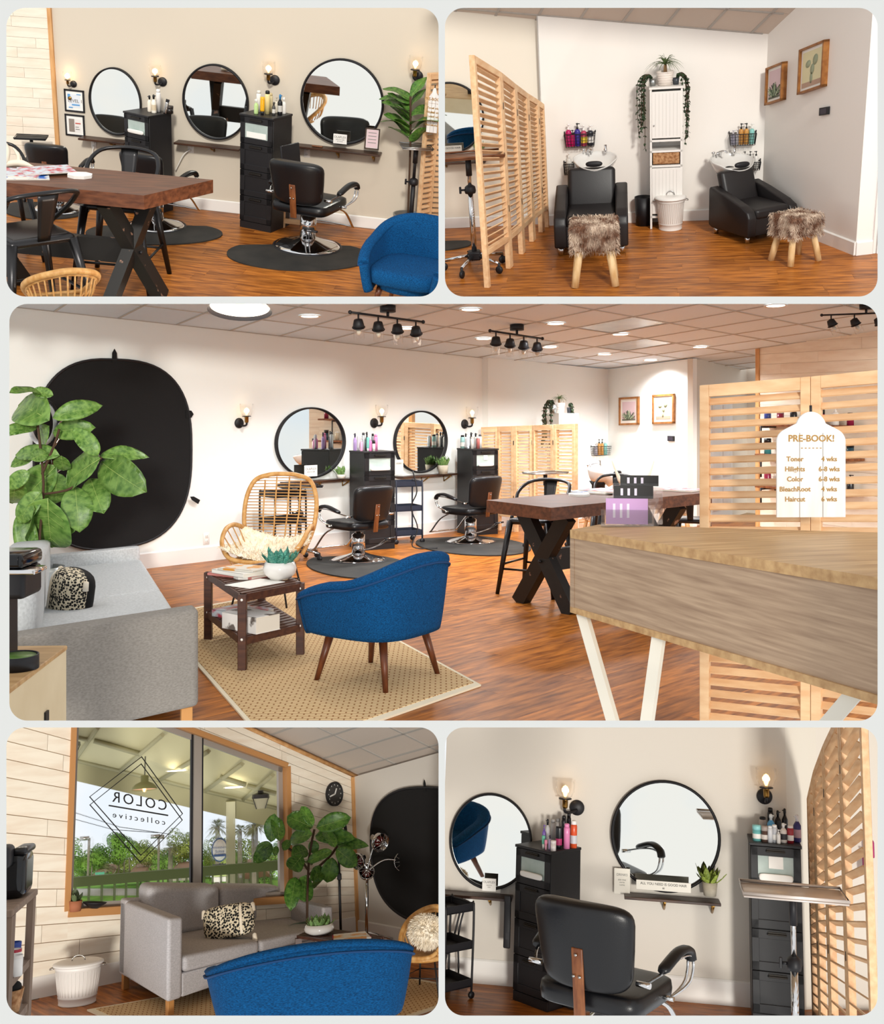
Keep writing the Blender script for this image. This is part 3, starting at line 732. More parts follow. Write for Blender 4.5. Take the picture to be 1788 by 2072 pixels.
_bc = {}
def bottle(kind, col, cap, h=.2, r=.028, band=None):
    key = (kind, col, cap, round(h, 3), round(r, 3), band)
    if key in _bc: return _bc[key]
    p = Proto(); mb = colmat(col, 0.25); mc = colmat(cap, 0.35)
    if kind == 'pump':
        p.add('body', G().lathe([(0, 0), (r * .92, 0), (r, .01), (r, h * .62), (r * .8, h * .70), (r * .4, h * .74), (0, h * .74)], 14), mb)
        c = p.add('pump', G().lathe([(r * .42, h * .74), (r * .42, h * .82), (r * .16, h * .83), (r * .16, h * .93), (r * .4, h * .94), (r * .4, h * .985), (0, h)], 10), mc)
        p.add('nozzle', G().tube([(0, 0, h * .965), (r * .9, -.004, h * .96)], r * .15, 6), mc, c)
    elif kind == 'can':
        p.add('body', G().lathe([(0, 0), (r, 0), (r, h * .8), (r * .8, h * .86), (0, h * .86)], 14), mb)
        p.add('cap', G().lathe([(r * .82, h * .85), (r * .8, h * .97), (r * .55, h), (0, h)], 12), mc)
    elif kind == 'tube':
        p.add('body', G().lathe([(0, .03), (r * .8, .03), (r, .05), (r, h * .9), (r * .95, h), (0, h)], 12, sy=.6), mb)
        p.add('cap', G().lathe([(r * .7, 0), (r * .75, .035), (0, .035)], 12), mc)
    elif kind == 'spray':
        p.add('body', G().lathe([(0, 0), (r * .95, 0), (r, .01), (r, h * .6), (r * .45, h * .74), (0, h * .74)], 14), mb)
        c = p.add('spray_head', G().lathe([(r * .38, h * .73), (r * .38, h * .82), (r * .5, h * .84), (r * .42, h * .97), (0, h)], 10), mc)
        p.add('nozzle', G().tube([(0, 0, h * .91), (-r * .85, -.004, h * .92)], r * .18, 6), mc, c)
    else:  # jar
        p.add('body', G().lathe([(0, 0), (r, 0), (r, h * .7), (0, h * .7)], 14), mb)
        p.add('cap', G().lathe([(r * 1.03, h * .7), (r * 1.03, h), (0, h)], 14), mc)
    if band:
        p.add('label_band', G().lathe([(r * 1.012, h * .16), (r * 1.012, h * .46)], 14, caps=False, M=None), colmat(band, .5), 0)
    _bc[key] = p; return p

def fold_screen(posts, h, slats, leg=.12, tilt=35, sw=.05, post=.032, heights=None):
    """posts: floor points of the hinge line; one framed panel of tilted slats between neighbours; heights: one for each post"""
    p = Proto(); cache = {}
    hs = heights or [h] * len(posts)
    for i in range(len(posts) - 1):
        a, b = Vector(posts[i]), Vector(posts[i + 1]); d = b - a; L = d.length; ang = math.degrees(math.atan2(d.y, d.x)); ha, hb = hs[i], hs[i + 1]
        pw = min(post, L * .16)
        def fix(g):      # rails and slats run level between posts of different height
            g.v = [(v[0], v[1], v[2] * (1 + (hb / ha - 1) * v[0] / L)) for v in g.v]; return g
        g = G()
        g.rbox(.002, pw, -post / 2, post / 2, 0, ha, .003, 1); g.rbox(L - pw, L - .002, -post / 2, post / 2, 0, ha, .003, 1)
        g.rbox(pw, L - pw, -post / 2, post / 2, ha - post * 1.25, ha, .002, 1); g.rbox(pw, L - pw, -post / 2, post / 2, leg * ha / hs[0], leg * ha / hs[0] + post, .002, 1)
        f = p.add('panel_frame', fix(g).mesh(m_screen), None, M=T(a.x, a.y, 0) @ RZ(ang))
        lg = leg * ha / hs[0]; key = (round(L, 3), round(ha, 3), round(hb, 3)); sm = None
        for k in range(slats):
            z = lg + post + (k + .6) * (ha - lg - post * 2.3) / slats
            if abs(hb - ha) < 1e-4:
                if sm is None: sm = G().rbox(pw, L - pw, -sw / 2, sw / 2, -.0055, .0055, .002, 1).mesh(m_screen)
                p.add('slat', sm, None, f, M=T(0, 0, z) @ RX(tilt))
            else:
                dz = z * (hb / ha - 1); p.add('slat', G().box(pw, L - pw, -sw / 2, sw / 2, -.0055, .0055).mesh(m_screen), None, f, M=T(0, 0, z) @ RY(-math.degrees(math.atan2(dz, L))) @ RX(tilt))
        if i > 0:
            for z in (ha * .82, ha * .3): p.add('hinge', G().box(-.006, .006, -post / 2 - .003, -post / 2 + .003, z, z + .06), m_black, f)
    return p

def bar_chair():
    p = Proto(); sh = .60
    g = G().rbox(-.165, .165, -.165, .165, sh - .05, sh, .03, 3); s = p.add('seat', g, m_gun)
    p.add('seat_dish', G().rbox(-.135, .135, -.135, .135, sh - .004, sh + .004, .02, 2), mat('pewter seat', '#4a4643', .35, metal=.8), s)
    for sx in (-1, 1):
        for sy in (-1, 1):
            p.add('leg', G().tube([(sx * .15, sy * .15, sh - .02), (sx * .185, sy * .185, sh * .5), (sx * .22, sy * .22, .0)], [.026, .02, .015], 8), m_gun)
    for z, k in ((.2, .203), (.24, .2)):
        pass
    g = G()
    for (a, b) in (((-1, -1), (1, -1)), ((-1, 1), (1, 1)), ((-1, -1), (-1, 1)), ((1, -1), (1, 1))):
        k = .195; z = .2 if a[1] == b[1] else .235; g.tube([(a[0] * k, a[1] * k, z), (b[0] * k, b[1] * k, z)], .009, 6)
    p.add('stretcher', g, m_gun)
    hoop = smooth_path([(-.165, -.10, sh - .01), (-.19, .02, sh + .11), (-.2, .1, sh + .2), (-.15, .2, sh + .27), (0, .235, sh + .29), (.15, .2, sh + .27), (.2, .1, sh + .2), (.19, .02, sh + .11), (.165, -.10, sh - .01)], 5)
    b = p.add('back_hoop', G().tube(hoop, .0135, 8), m_gun)
    p.add('back_splat', G().shell(lambda u, v: ((-.05 + .1 * u - (.02 * (1 - v)) * (1 - 2 * u) * -1, .16 + .075 * v, sh - .02 + .30 * v), (0, 1, -.25)), 5, 8, .006), m_gun, b)
    return p

def barrel_chair():
    p = Proto()
    def plan(a):     # a in degrees, 0 = back (+y)
        t = math.radians(a); x = math.sin(t); y = math.cos(t)
        e = .62; return (math.copysign(abs(x) ** e, x) * .335, math.copysign(abs(y) ** e, y) * .30 + .02)
    A = 128
    def topz(a):
        k = abs(a) / A; return .80 - .06 * k - .20 * (k ** 1.6)
    def fn(u, v):
        a = -A + 2 * A * u; x, y = plan(a); z = .32 + (topz(a) - .32) * v; s = .86 + .14 * (v ** .8)
        y2 = y * s; x2 = x * s
        if abs(a) > 90: y2 -= .10 * (abs(a) - 90) / 38
        n = Vector((math.sin(math.radians(a)), math.cos(math.radians(a)), .0)); return ((x2, y2, z), n)
    g = G().shell(fn, 40, 14, .075)
    sh = p.add('shell', g, m_blue, label='curved upholstered shell')
    g = G()   # rounded top roll
    path = []
    for i in range(40):
        (x, y, z), n = fn(i / 39, 1.0); path.append((x, y, z))
    g.tube(path, .043, 10, flat=.8); p.add('top_roll', g, m_blue, sh)
    g = G(); pa = []
    for i in range(40):
        (x, y, z), n = fn(i / 39, .93); pa.append(Vector((x, y, z)) + n * .043)
    g.tube(pa, .007, 6); p.add('piping', g, m_blued, sh)
    for e in (0, 39):
        pa = []
        for j in range(10):
            (x, y, z), n = fn(e / 39, j / 9); pa.append(Vector((x, y - .0, z)))
        p.add('arm_front', G().tube(pa, .041, 10, flat=.9), m_blue, sh)
    p.add('seat_cushion', G().sell((0, -.02, .44), (.285, .30, .07), .35, .5, 32, 10), m_blue)
    p.add('seat_base', G().lathe([(.2, .31), (.27, .325), (.27, .40), (0, .40)], 32, sy=1.0, c=(0, 0, 0)), m_blue)
    for sx in (-1, 1):
        for sy in (-1, 1):
            p.add('leg', G().tube([(sx * .19, sy * .18, .33), (sx * .25, sy * .245, 0)], [.025, .014], 10), m_legw, label='tapered walnut leg')
    return p

def rattan_chair():
    p = Proto(); r = .014
    # back hoop: wide rounded arch leaning back
    def bk(x, z): return (x, .22 + .16 * (z - .42) / .6, z)
    hoop = smooth_path([bk(-.24, .40), bk(-.325, .62), bk(-.335, .85), bk(-.27, 1.02), bk(-.14, 1.075), bk(0, 1.085), bk(.14, 1.075), bk(.27, 1.02), bk(.335, .85), bk(.325, .62), bk(.24, .40)], 5)
    h = p.add('back_hoop', G().tube(hoop, .02, 10), m_rattan)
    n = 24
    for k in range(n):
        z = .44 + k * .61 / (n - 1)
        xs = [abs(q.x) for q in hoop if abs(q.z - z) < .035]; w = max(xs) if xs else .2
        if z > 1.04: w = .17
        bow = .035
        p.add('back_rod', G().tube([(x * w, bk(0, z)[1] + bow * (1 - x * x), z) for x in (-1, -.5, 0, .5, 1)], .0042, 5), m_rattan, h)
    for x in (-.17, -.06, .06, .17):
        zt = 1.06 if abs(x) < .1 else 1.03
        p.add('back_upright', G().tube([(x * .8, bk(0, .4)[1] + .03, .4), (x, bk(0, .75)[1] + .03, .75), (x, bk(0, zt)[1] + .01, zt)], .007, 6), m_rattan, h)
    # arms: bowl rim
    for s in (-1, 1):
        arm = smooth_path([(s * .325, .25, .62), (s * .36, .10, .66), (s * .375, -.06, .63), (s * .35, -.2, .53), (s * .25, -.3, .43), (s * .1, -.33, .40)], 5)
        a = p.add('arm_rail', G().tube(arm, .02, 8), m_rattan)
        for k in range(7):
            q = arm[3 + k * 3]; p.add('arm_rod', G().tube([tuple(q), (q.x * .83, q.y * .85, q.z - .11), (q.x * .6, q.y * .72, .375)], .0055, 5), m_rattan, a)
    p.add('seat_pan', G().sell((0, -.04, .385), (.27, .28, .035), .6, .7, 28, 8), m_rattan)
    p.add('front_rail', G().tube(smooth_path([(-.24, -.30, .42), (-.1, -.335, .40), (.1, -.335, .40), (.24, -.30, .42)], 5), .019, 8), m_rattan)
    for sx in (-1, 1):
        for sy in (-1, 1):
            p.add('leg', G().tube([(sx * .17, sy * .17, .38), (sx * .25, sy * .24, 0)], .0085, 6), m_black, label='thin black metal leg')
    p.add('leg_ring', G().tube([(-.215, -.21, .19), (.215, -.21, .19), (.215, .21, .19), (-.215, .21, .19)], .006, 6, closed=True), m_black)
    return p
def fur_tufts(g, pts, L, seed, w=.004, droop=.5):
    rr = random.Random(seed)
    for (c, n) in pts:
        n = Vector(n).normalized(); c = Vector(c)
        d = (n + Vector((rr.uniform(-.6, .6), rr.uniform(-.6, .6), rr.uniform(-.6, .3) - droop * .3))).normalized()
        s = d.cross(Vector((rr.random() - .5, rr.random() - .5, rr.random() - .5))).normalized() * w; l = L * rr.uniform(.6, 1.2)
        m = c + d * l * .55; e = c + d * l + Vector((0, 0, -droop * l * .5))
        g.add([c - s, c + s, m + s * .8, m - s * .8, e], [(0, 1, 2, 3), (3, 2, 4)], True)
def sheepskin():
    p = Proto(); rr = random.Random(5)
    def fn(u, v):
        x = (u - .5) * .64; y = (v - .5) * .56
        z = .415 + .55 * (x * x) * 1.6 + .03 * math.sin(9 * x) * math.cos(8 * y) + max(0, y - .14) * .9
        return (x, y - .04, z)
    g = G().grid(fn, 22, 18); p.add('hide', g, m_fur)
    g = G(); pts = []
    for _ in range(2600):
        u, v = rr.random(), rr.random(); pts.append((fn(u, v), (u - .5, v - .5, .8)))
    fur_tufts(g, pts, .055, 3, .005); p.add('fleece', g, m_fur, 0, kind='stuff')
    return p

def shampoo_chair():
    p = Proto()
    side = [(-.36, .10), (-.36, .36), (-.33, .44), (-.22, .50), (.1, .60), (.34, .66), (.36, .62), (.36, .12), (.3, .09)]
    for sx in (-1, 1):
        g = G()
        pr = []
        g.prism([(y, z) for y, z in side], sx * .27 - .055, sx * .27 + .055, axis='x')
        bm = bmesh.new(); me = g.mesh(m_leatherb); bm.from_mesh(me)
        bmesh.ops.bevel(bm, geom=bm.edges[:], offset=.02, segments=3, affect='EDGES', profile=.5); bm.to_mesh(me); bm.free()
        for q in me.polygons: q.use_smooth = True
        p.add('side_arm', me)
    p.add('front_apron', G().rbox(-.22, .22, -.33, -.29, .10, .34, .01, 2), m_leatherb)
    p.add('seat_cushion', G().rbox(-.217, .217, -.35, .25, .32, .46, .04, 4), m_leatherb)
    p.add('back_cushion', G().rbox(-.217, .217, -.06, .06, 0, .46, .045, 4, M=T(0, .22, .40) @ RX(-16)), m_leatherb)
    p.add('rear_panel', G().rbox(-.24, .24, .30, .35, .12, .64, .01, 2), m_leatherb)
    for sx in (-1, 1):
        for y in (-.28, .28): p.add('foot', G().cyl((sx * .27, y, 0), .026, .11, 14), m_chrome, label='chrome foot')
    return p
def wash_basin():
    p = Proto()
    # tilted bowl: rim ellipse with a neck dip at the front
    def rim(a):
        x = .27 * math.cos(a); y = .24 * math.sin(a); z = .16 + .04 * math.sin(a)
        if math.sin(a) < -.5: z -= .055 * ((-math.sin(a) - .5) / .5)
        return Vector((x, y, z))
    g = G(); nu = 40
    def fn(u, v):
        q = rim(2 * PI * u)
        if v < .5:
            k = v / .5; s = .42 + .58 * (k ** .55); return (q.x * s, q.y * s + .05 * (1 - k), q.z * (k ** 1.3))
        k = (v - .5) / .5
        if k < .2: s = 1 - .05 * k / .2; return (q.x * s, q.y * s, q.z + .006)
        kk = (k - .2) / .8; s = .95 - .6 * kk ** 1.5; return (q.x * s, q.y * s, q.z - .13 * kk ** .8)
    g.grid(fn, nu, 22, closed_u=True)
    b = p.add('bowl', g, m_porc)
    p.add('bowl_floor', G().lathe([(0, 0), (.11, 0), (.11, .004), (0, .004)], 20, c=(0, .02, .055)), m_porc, b)
    p.add('neck_rest', G().sell((0, -.225, .135), (.10, .03, .035), .8, .8, 20, 10), m_black, label='black rubber neck rest')
    f = p.add('faucet', G().cyl((-.10, .17, .19), .014, .05, 10).tube(smooth_path([(-.10, .17, .23), (-.06, .10, .26), (-.03, .06, .24)], 4), .012, 8), m_chrome)
    for x in (-.15, -.05): p.add('tap', G().lathe([(.012, 0), (.012, .03), (.022, .035), (.022, .055), (0, .06)], 10, c=(x, .18, .19)), m_chrome, f)
    p.add('spray_hose', G().lathe([(.02, 0), (.02, .05), (.014, .055), (.017, .10), (0, .1)], 12, c=(.12, .15, .19)), m_chrome)
    p.add('pedestal', G().lathe([(.10, -.75), (.10, -.05), (.14, .01)], 16, c=(0, .1, 0)), m_black)
    return p
def fur_stool(seed=1):
    p = Proto(); rr = random.Random(seed)
    b = p.add('seat_block', G().rbox(-.155, .155, -.145, .145, .24, .42, .03, 3), m_furb)
    g = G(); pts = []
    for _ in range(4200):
        f = rr.choice('xxyyt'); a, b2 = rr.uniform(-.155, .155), rr.uniform(.235, .42)
        if f == 'x': s = rr.choice((-1, 1)); pts.append(((s * .155, a, b2), (s, 0, -.3)))
        elif f == 'y': s = rr.choice((-1, 1)); pts.append(((a, s * .145, b2), (0, s, -.3)))
        else: pts.append(((a, rr.uniform(-.145, .145), .418), (a * 3, 0, 1)))
    fur_tufts(g, pts, .03, seed, .0022, .6); p.add('fur', g, m_furb, 0, kind='stuff')
    for sx in (-1, 1):
        for sy in (-1, 1):
            p.add('leg', G().tube([(sx * .1, sy * .09, .26), (sx * .125, sy * .11, .13), (sx * .145, sy * .13, 0)], [.027, .029, .028], 10), m_log, label='peeled log leg')
    return p
def lidded_can():
    p = Proto()
    prof = [(0, 0), (.125, 0), (.13, .006), (.127, .012), (.132, .06), (.136, .062), (.133, .07)]
    n = 5
    prof += [(.134, .075), (.155, .29), (.16, .295), (.157, .305), (.16, .32), (.165, .322)]
    g = G().lathe(prof, 40); b = p.add('bucket', g, m_whitep)
    g = G()
    for i in range(36):
        a = 2 * PI * i / 36; c, s = math.cos(a), math.sin(a); g.tube([(c * .1355, s * .1355, .08), (c * .154, s * .154, .28)], .0014, 4)
    p.add('fluting', g, m_whitep, b)
    l = p.add('lid', G().lathe([(.172, .318), (.176, .324), (.172, .335), (.15, .345), (.1, .352), (.09, .349), (0, .352)], 36), m_whitep)
    p.add('lid_handle', G().tube(arc(0, .348, .045, 0, 180, 10), .0045, 6), m_steel, l)
    for s in (-1, 1): p.add('side_handle', G().tube([(s * .16, -.035, .305), (s * .19, -.03, .30), (s * .195, 0, .298), (s * .19, .03, .30), (s * .16, .035, .305)], .0045, 6), m_steel, b)
    return p
def wire_basket(w=.2, h=.09, d=.09):
    p = Proto(); g = G(); r = .0022
    for k in range(5):
        z = h * k / 4; s = .9 + .1 * k / 4; g.tube([(-w / 2 * s, -d * s, z), (w / 2 * s, -d * s, z), (w / 2 * s, 0, z), (-w / 2 * s, 0, z)], r * (2 if k == 4 else 1), 4, closed=True)
    for k in range(11):
        x = -w / 2 + w * k / 10; g.tube([(x * .9, -d * .9, 0), (x, -d, h)], r, 4); g.tube([(x * .9, 0, 0), (x * .9, -d * .9, 0)], r, 4)
    for k in range(4):
        y = -d * k / 4
        for s in (-1, 1): g.tube([(s * w / 2 * .9, y * .9, 0), (s * w / 2, y, h)], r, 4)
    p.add('wire_grid', g, m_black)
    p.add('hook', G().tube([(-w * .5, -.004, h), (-w * .5, -.01, h + .02)], .006, 6).tube([(w * .5, -.004, h), (w * .5, -.01, h + .02)], .006, 6), m_black)
    return p
def track_light():
    p = Proto()
    p.add('canopy', G().lathe([(0, 0), (.065, 0), (.065, -.05), (0, -.05)], 24), m_black)
    p.add('stem', G().cyl((0, 0, -.085), .012, .04, 10), m_black)
    p.add('bar', G().tube([(-.42, 0, -.09), (.42, 0, -.09)], .009, 8).sell((-.42, 0, -.09), (.016, .016, .016), 1, 1, 10, 6).sell((.42, 0, -.09), (.016, .016, .016), 1, 1, 10, 6), m_black)
    for x in (-.33, -.11, .11, .33):
        Mx = T(x, 0, -.16) @ RY(-22 if x < .2 else -28) @ RX(18)
        h = p.add('lamp_head', G().cyl((x, 0, -.15), .007, .06, 8).lathe([(0, .03), (.035, .02), (.045, -.02), (.045, -.045), (0, -.045)], 14, M=Mx), m_black)
        p.add('glass_cylinder', G().lathe([(.043, -.045), (.043, -.13), (.040, -.13), (.040, -.045)], 16, caps=False, M=Mx), m_glass, h)
        p.add('cage_ring', G().tube([(.05 * math.cos(a), .05 * math.sin(a), -.04) for a in [2 * PI * i / 16 for i in range(16)]], .004, 5, closed=True, M=Mx), m_black, h)
        p.add('bulb', G().sell((0, 0, -.075), (.02, .02, .028), 1, 1, 10, 8, M=Mx), mat('unlit bulb', '#f3ead8', .3), h)
    return p
def downlight():
    p = Proto(); p.add('trim_ring', G().lathe([(.075, -.003), (.1, -.008), (.1, 0.0)], 28, caps=False), m_whitep)
    p.add('diffuser', G().lathe([(0, -.004), (.078, -.004)], 28, caps=False), m_lamp, label='lit white diffuser'); return p
def outlet():
    p = Proto(); p.add('cover_plate', G().rbox(-.036, .036, -.006, 0, -.058, .058, .003, 1), m_base)
    for z in (-.025, .025):
        s = p.add('socket_face', G().rbox(-.018, .018, -.009, -.005, z - .016, z + .016, .002, 1), m_paper, 0)
        for x in (-.007, .007): p.add('slot', G().box(x - .0016, x + .0016, -.0095, -.009, z - .004, z + .008), m_black, s)
    return p
def frame_pic(w, h, fr, th, m_fr, m_mat, m_art, mat_w):
    p = Proto()
    g = G(); g.box(-w / 2, w / 2, -th, 0, -h / 2, -h / 2 + fr); g.box(-w / 2, w / 2, -th, 0, h / 2 - fr, h / 2); g.box(-w / 2, -w / 2 + fr, -th, 0, -h / 2, h / 2); g.box(w / 2 - fr, w / 2, -th, 0, -h / 2, h / 2)
    p.add('frame', g, m_fr); p.add('mount', G().box(-w / 2 + fr, w / 2 - fr, -th * .6, -.002, -h / 2 + fr, h / 2 - fr), m_mat)
    a = fr + mat_w; p.add('print', G().box(-w / 2 + a, w / 2 - a, -th * .6 - .002, -th * .6, -h / 2 + a, h / 2 - a), m_art); return p
def pot_leaf_mesh(L, Wd, m, nseg=8, curl=.25, lobes=True, n=7):
    """a broad wavy leaf along +x with thickness and a midrib fold"""
    g = G()
    def fn(u, v):
        t = u; w = Wd * (math.sin(PI * min(1, t ** .8)) ** .6) * (.62 + .5 * t if lobes else 1) ; w = max(w, .004)
        y = (v - .5) * 2 * w; x = L * t
        z = -curl * L * t * t + .22 * abs(y) + .03 * L * math.sin(9 * t + 3 * v) * abs(2 * v - 1)
        return ((x, y, z), (0, 0, 1))
    g.shell(fn, nseg + 1, n, .002); return g.mesh(m)
def leaf_with_vein(L, Wd, m, curl=.25):
    p = Proto(); p.add('blade', pot_leaf_mesh(L, Wd, m, 10, curl))
    g = G(); g.tube([(L * t, 0, -curl * L * t * t + .004) for t in (0, .25, .5, .75, .97)], [.005, .004, .003, .002, .001], 5)
    for k in range(5):
        t = .18 + .15 * k
        for s in (-1, 1):
            w = Wd * (math.sin(PI * min(1, (t + .12) ** .8)) ** .6) * (.62 + .5 * t) * .8
            g.tube([(L * t, 0, -curl * L * t * t + .004), (L * (t + .12), s * w, -curl * L * (t + .12) ** 2 + .22 * w + .003)], .0016, 4)
    p.add('vein', g, m_vein, 0); return p

def tub_chair():
    """round rattan tub: thick rim, upright rods, shallow seat, thin black legs"""
    p = Proto()
    def rim(t):      # t -1..1 round the back, 0 = middle of the back
        a = t * 2.3; x = .33 * math.sin(a); y = .30 * math.cos(a) ; z = .80 - .36 * abs(t) ** 1.7; return Vector((x, y * .95, z))
    path = [rim(-1 + 2 * i / 40) for i in range(41)]
    r = p.add('rim', G().tube(path, .03, 10), m_rattan)
    p.add('inner_rim', G().tube([Vector((q.x * .93, q.y * .93, q.z - .035)) for q in path], .018, 8), m_rattan, r)
    for k in range(21):
        q = rim(-.95 + 1.9 * k / 20); p.add('rod', G().tube([tuple(q * .96 + Vector((0, 0, -.03 * 0))), (q.x * .86, q.y * .86, .4 + (q.z - .4) * .45), (q.x * .66, q.y * .68, .38)], .0085, 6), m_rattan, r)
    p.add('seat_pan', G().sell((0, -.02, .375), (.30, .30, .04), .6, .9, 28, 8), m_rattan)
    p.add('front_rail', G().tube(smooth_path([tuple(path[0]), (-.15, -.29, .40), (.15, -.29, .40), tuple(path[-1])], 5), .022, 8), m_rattan)
    for sx in (-1, 1):
        for sy in (-1, 1): p.add('leg', G().tube([(sx * .2, sy * .19, .37), (sx * .27, sy * .25, 0)], .011, 6), m_black, label='thin black metal leg')
    p.add('leg_ring', G().tube([(-.235, -.22, .19), (.235, -.22, .19), (.235, .22, .19), (-.235, .22, .19)], .007, 6, closed=True), m_black)
    return p
def shear_proto(p, k):
    q = Proto()
    for (n, me, pa, lb, kd, M) in p.p:
        m2 = me.copy()
        if M is not None: m2.transform(M)
        for v in m2.vertices: v.co.z += k * v.co.x
        q.p.append((n, m2, pa, lb, kd, None))
    return q
# ------------------------------------------------------------------ placing helpers
CHAIR = salon_chair(); MIRROR = round_mirror(); BARREL = barrel_chair(); RATTAN = rattan_chair(); BAR = bar_chair()
SHAMP = shampoo_chair(); BASIN = wash_basin(); FSTOOL = fur_stool(1); CAN = lidded_can(); TRACK = track_light(); DOWN = downlight(); OUTLET = outlet(); FLEECE = sheepskin(); TUB = tub_chair()
SCON = {}
def on_floor(room, pr, name, label, cat, px, py, rot, top=None, real=1.0, s=None, group=None, sx=1.0, sy=1.0):
    P = room.fl(px, py)
    if s is None: s = room.vz(P, top) / real
    o = put(room, pr, name, label, cat, T(*P) @ RZ(rot) @ SC(s * sx, s * sy, s), group)
    return P, s
def hang_mirror(room, wall, x0, y0, x1, y1, label, group=None):
    mx, my = (x0 + x1) / 2, (y0 + y1) / 2
    rx = (wall.at(x1, my) - wall.at(x0, my)).length / 2; rz = abs(wall.at(mx, y0).z - wall.at(mx, y1).z) / 2
    put(room, MIRROR, 'round_mirror', label, 'mirror', wall.M(mx, my) @ T(0, -.022, 0) @ SC(rx, 1, rz), group)
def hang_sconce(room, wall, px, py, r_px, dx, label, group=None, energy=0.8):
    d = round(dx, 2)
    if d not in SCON: SCON[d] = sconce(d)
    P = wall.at(px, py); s = r_px / room.ppm(P) / .058
    M = wall.M(px, py) @ SC(s); put(room, SCON[d], 'wall_sconce', label, 'sconce', M, group)
    l = bpy.data.lights.new('sconce_light', 'POINT'); l.energy = energy; l.color = (1, .72, .4); l.shadow_soft_size = .03
    o = bpy.data.objects.new('sconce_light', l); COL.objects.link(o); o.matrix_world = room.M @ M @ T(*SCON[d].light)
def put_shelf(room, wall, x0, y0, x1, y1, brx, label, bh_px=14, group=None):
    a, b = wall.at(x0, y0), wall.at(x1, y1); c = (a + b) / 2; L = (Vector((b.x, b.y, 0)) - Vector((a.x, a.y, 0))).length
    br = [((wall.at(x, (y0 + y1) / 2) - c).dot(wall.t)) for x in brx]
    tilt = math.degrees(math.atan2(b.z - a.z, L))
    pr = wall_shelf(L, br, dz=bh_px / room.ppm(c), dep=.17)
    put(room, pr, 'wall_shelf', label, 'shelf', wall.M(p=c), group); return c
def bottle_row(room, c, z, items, where, group, ang=0.0):
    """items: (px, height px, width px, kind, body, cap, band, row, words); c: centre of the top they stand on"""
    for i, (px, hp, wp, kind, col, cap, band, row, words) in enumerate(items):
        y = c.y + row; q = room.far(px, room.px((c.x, y, z))[1], y); k = room.ppm((q.x, y, z))
        put(room, bottle(kind, col, cap, hp / k, wp / k / 2, band), 'bottle', '%s, on %s' % (words, where), 'bottle', T(q.x, y, z) @ RZ(ang + 180 * (i % 2)), group)
def poly_slab(room, pts, th, name, m, label, cat, kind=None):
    g = G(); n = len(pts); v = [Vector(p) for p in pts]; d = Vector((0, 0, -th))
    g.add(v + [p + d for p in v], [list(range(n)), [n + i for i in range(n)][::-1]] + [(i, n + i, n + (i + 1) % n, (i + 1) % n) for i in range(n)])
    return piece(room, name, g, m, label=label, cat=cat, kind=kind)
def beam(g, a, b, w, t, side):
    a, b, side = Vector(a), Vector(b), Vector(side).normalized(); d = (b - a).normalized(); n = d.cross(side).normalized()
    v = []
    for p in (a, b):
        for i, j in ((-1, -1), (1, -1), (1, 1), (-1, 1)): v.append(p + n * (i * w / 2) + side * (j * t / 2))
    g.add(v, [(0, 1, 2, 3), (7, 6, 5, 4), (0, 4, 5, 1), (1, 5, 6, 2), (2, 6, 7, 3), (3, 7, 4, 0)])
def x_table(room, A, B, Cc, Dd, th, inset, name, label, legs=(1,), stretch=True):
    """top with corners A (back right end), B (front right end), Cc (front far), Dd (back far); crossed timber legs"""
    p = Proto(); A, B, Cc, Dd = map(Vector, (A, B, Cc, Dd)); O = (A + B + Cc + Dd) / 4; O.z = 0
    # planks of the top run along the table
    n = 4
    for i in range(n):
        f0, f1 = i / n, (i + 1) / n; q = [A.lerp(B, f0), A.lerp(B, f1), Dd.lerp(Cc, f1), Dd.lerp(Cc, f0)]
        d = Vector((0, 0, -th)); g = G(); v = [w - O for w in q]; g.add(v + [w + d for w in v], [(0, 1, 2, 3), (7, 6, 5, 4), (0, 4, 5, 1), (1, 5, 6, 2), (2, 6, 7, 3), (3, 7, 4, 0)])
        p.add('top_plank', g, m_table)
    e = (A - B).normalized(); along = ((Dd + Cc) - (A + B)).normalized(); w = (A - B).length; z = A.z - th
    mids = []
    for k in legs:
        Pm = ((A + B) / 2 if k else (Cc + Dd) / 2) + along * (inset if k else -inset) - O; Pm.z = 0; mids.append(Pm)
        for s in (-1, 1):
            g = G(); beam(g, Pm - e * (s * w * .40), Pm + e * (s * w * .33) + Vector((0, 0, z)), .115 * th / .09, .085 * th / .09 - (.004 if s > 0 else 0), along)
            p.add('cross_leg', g, m_xleg, label='distressed black timber leg')
        p.add('bolt', G().sell(tuple(Pm - along * .06 * th / .09 + Vector((0, 0, z * .5))), (.016, .016, .016), 1, 1, 8, 6), m_black)
    if stretch:
        far = (Cc + Dd) / 2 - along * inset - O; far.z = 0
        g = G(); beam(g, mids[0] + Vector((0, 0, z * .5)), far + Vector((0, 0, z * .5)), .16 * th / .09, .06 * th / .09, e); p.add('stretcher_beam', g, m_xleg)
    put(room, p, name, label, 'table', T(*O)); return O
def mat_shape(rx, ry, cut=.55):
    pts = []
    for i in range(48):
        a = 2 * PI * i / 48; x, y = rx * math.cos(a), ry * math.sin(a)
        if y > ry * cut: y = ry * cut + (y - ry * cut) * .15
        pts.append((x, y))
    return pts
def floor_mat(room, px, py, wpx, dep, label, rot=0, cut=.6):
    P = room.fl(px, py); rx = wpx / room.ppm(P) / 2
    g = G().prism(mat_shape(rx, dep, cut), 0.001, .014, axis='z'); o = piece(room, 'floor_mat', g, m_rubber, M=T(P.x, P.y, 0) @ RZ(rot), label=label, cat='mat')
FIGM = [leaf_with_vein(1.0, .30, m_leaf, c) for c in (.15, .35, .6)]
FIGL = [leaf_with_vein(1.0, .30, m_leafl, c) for c in (.15, .35, .6)]
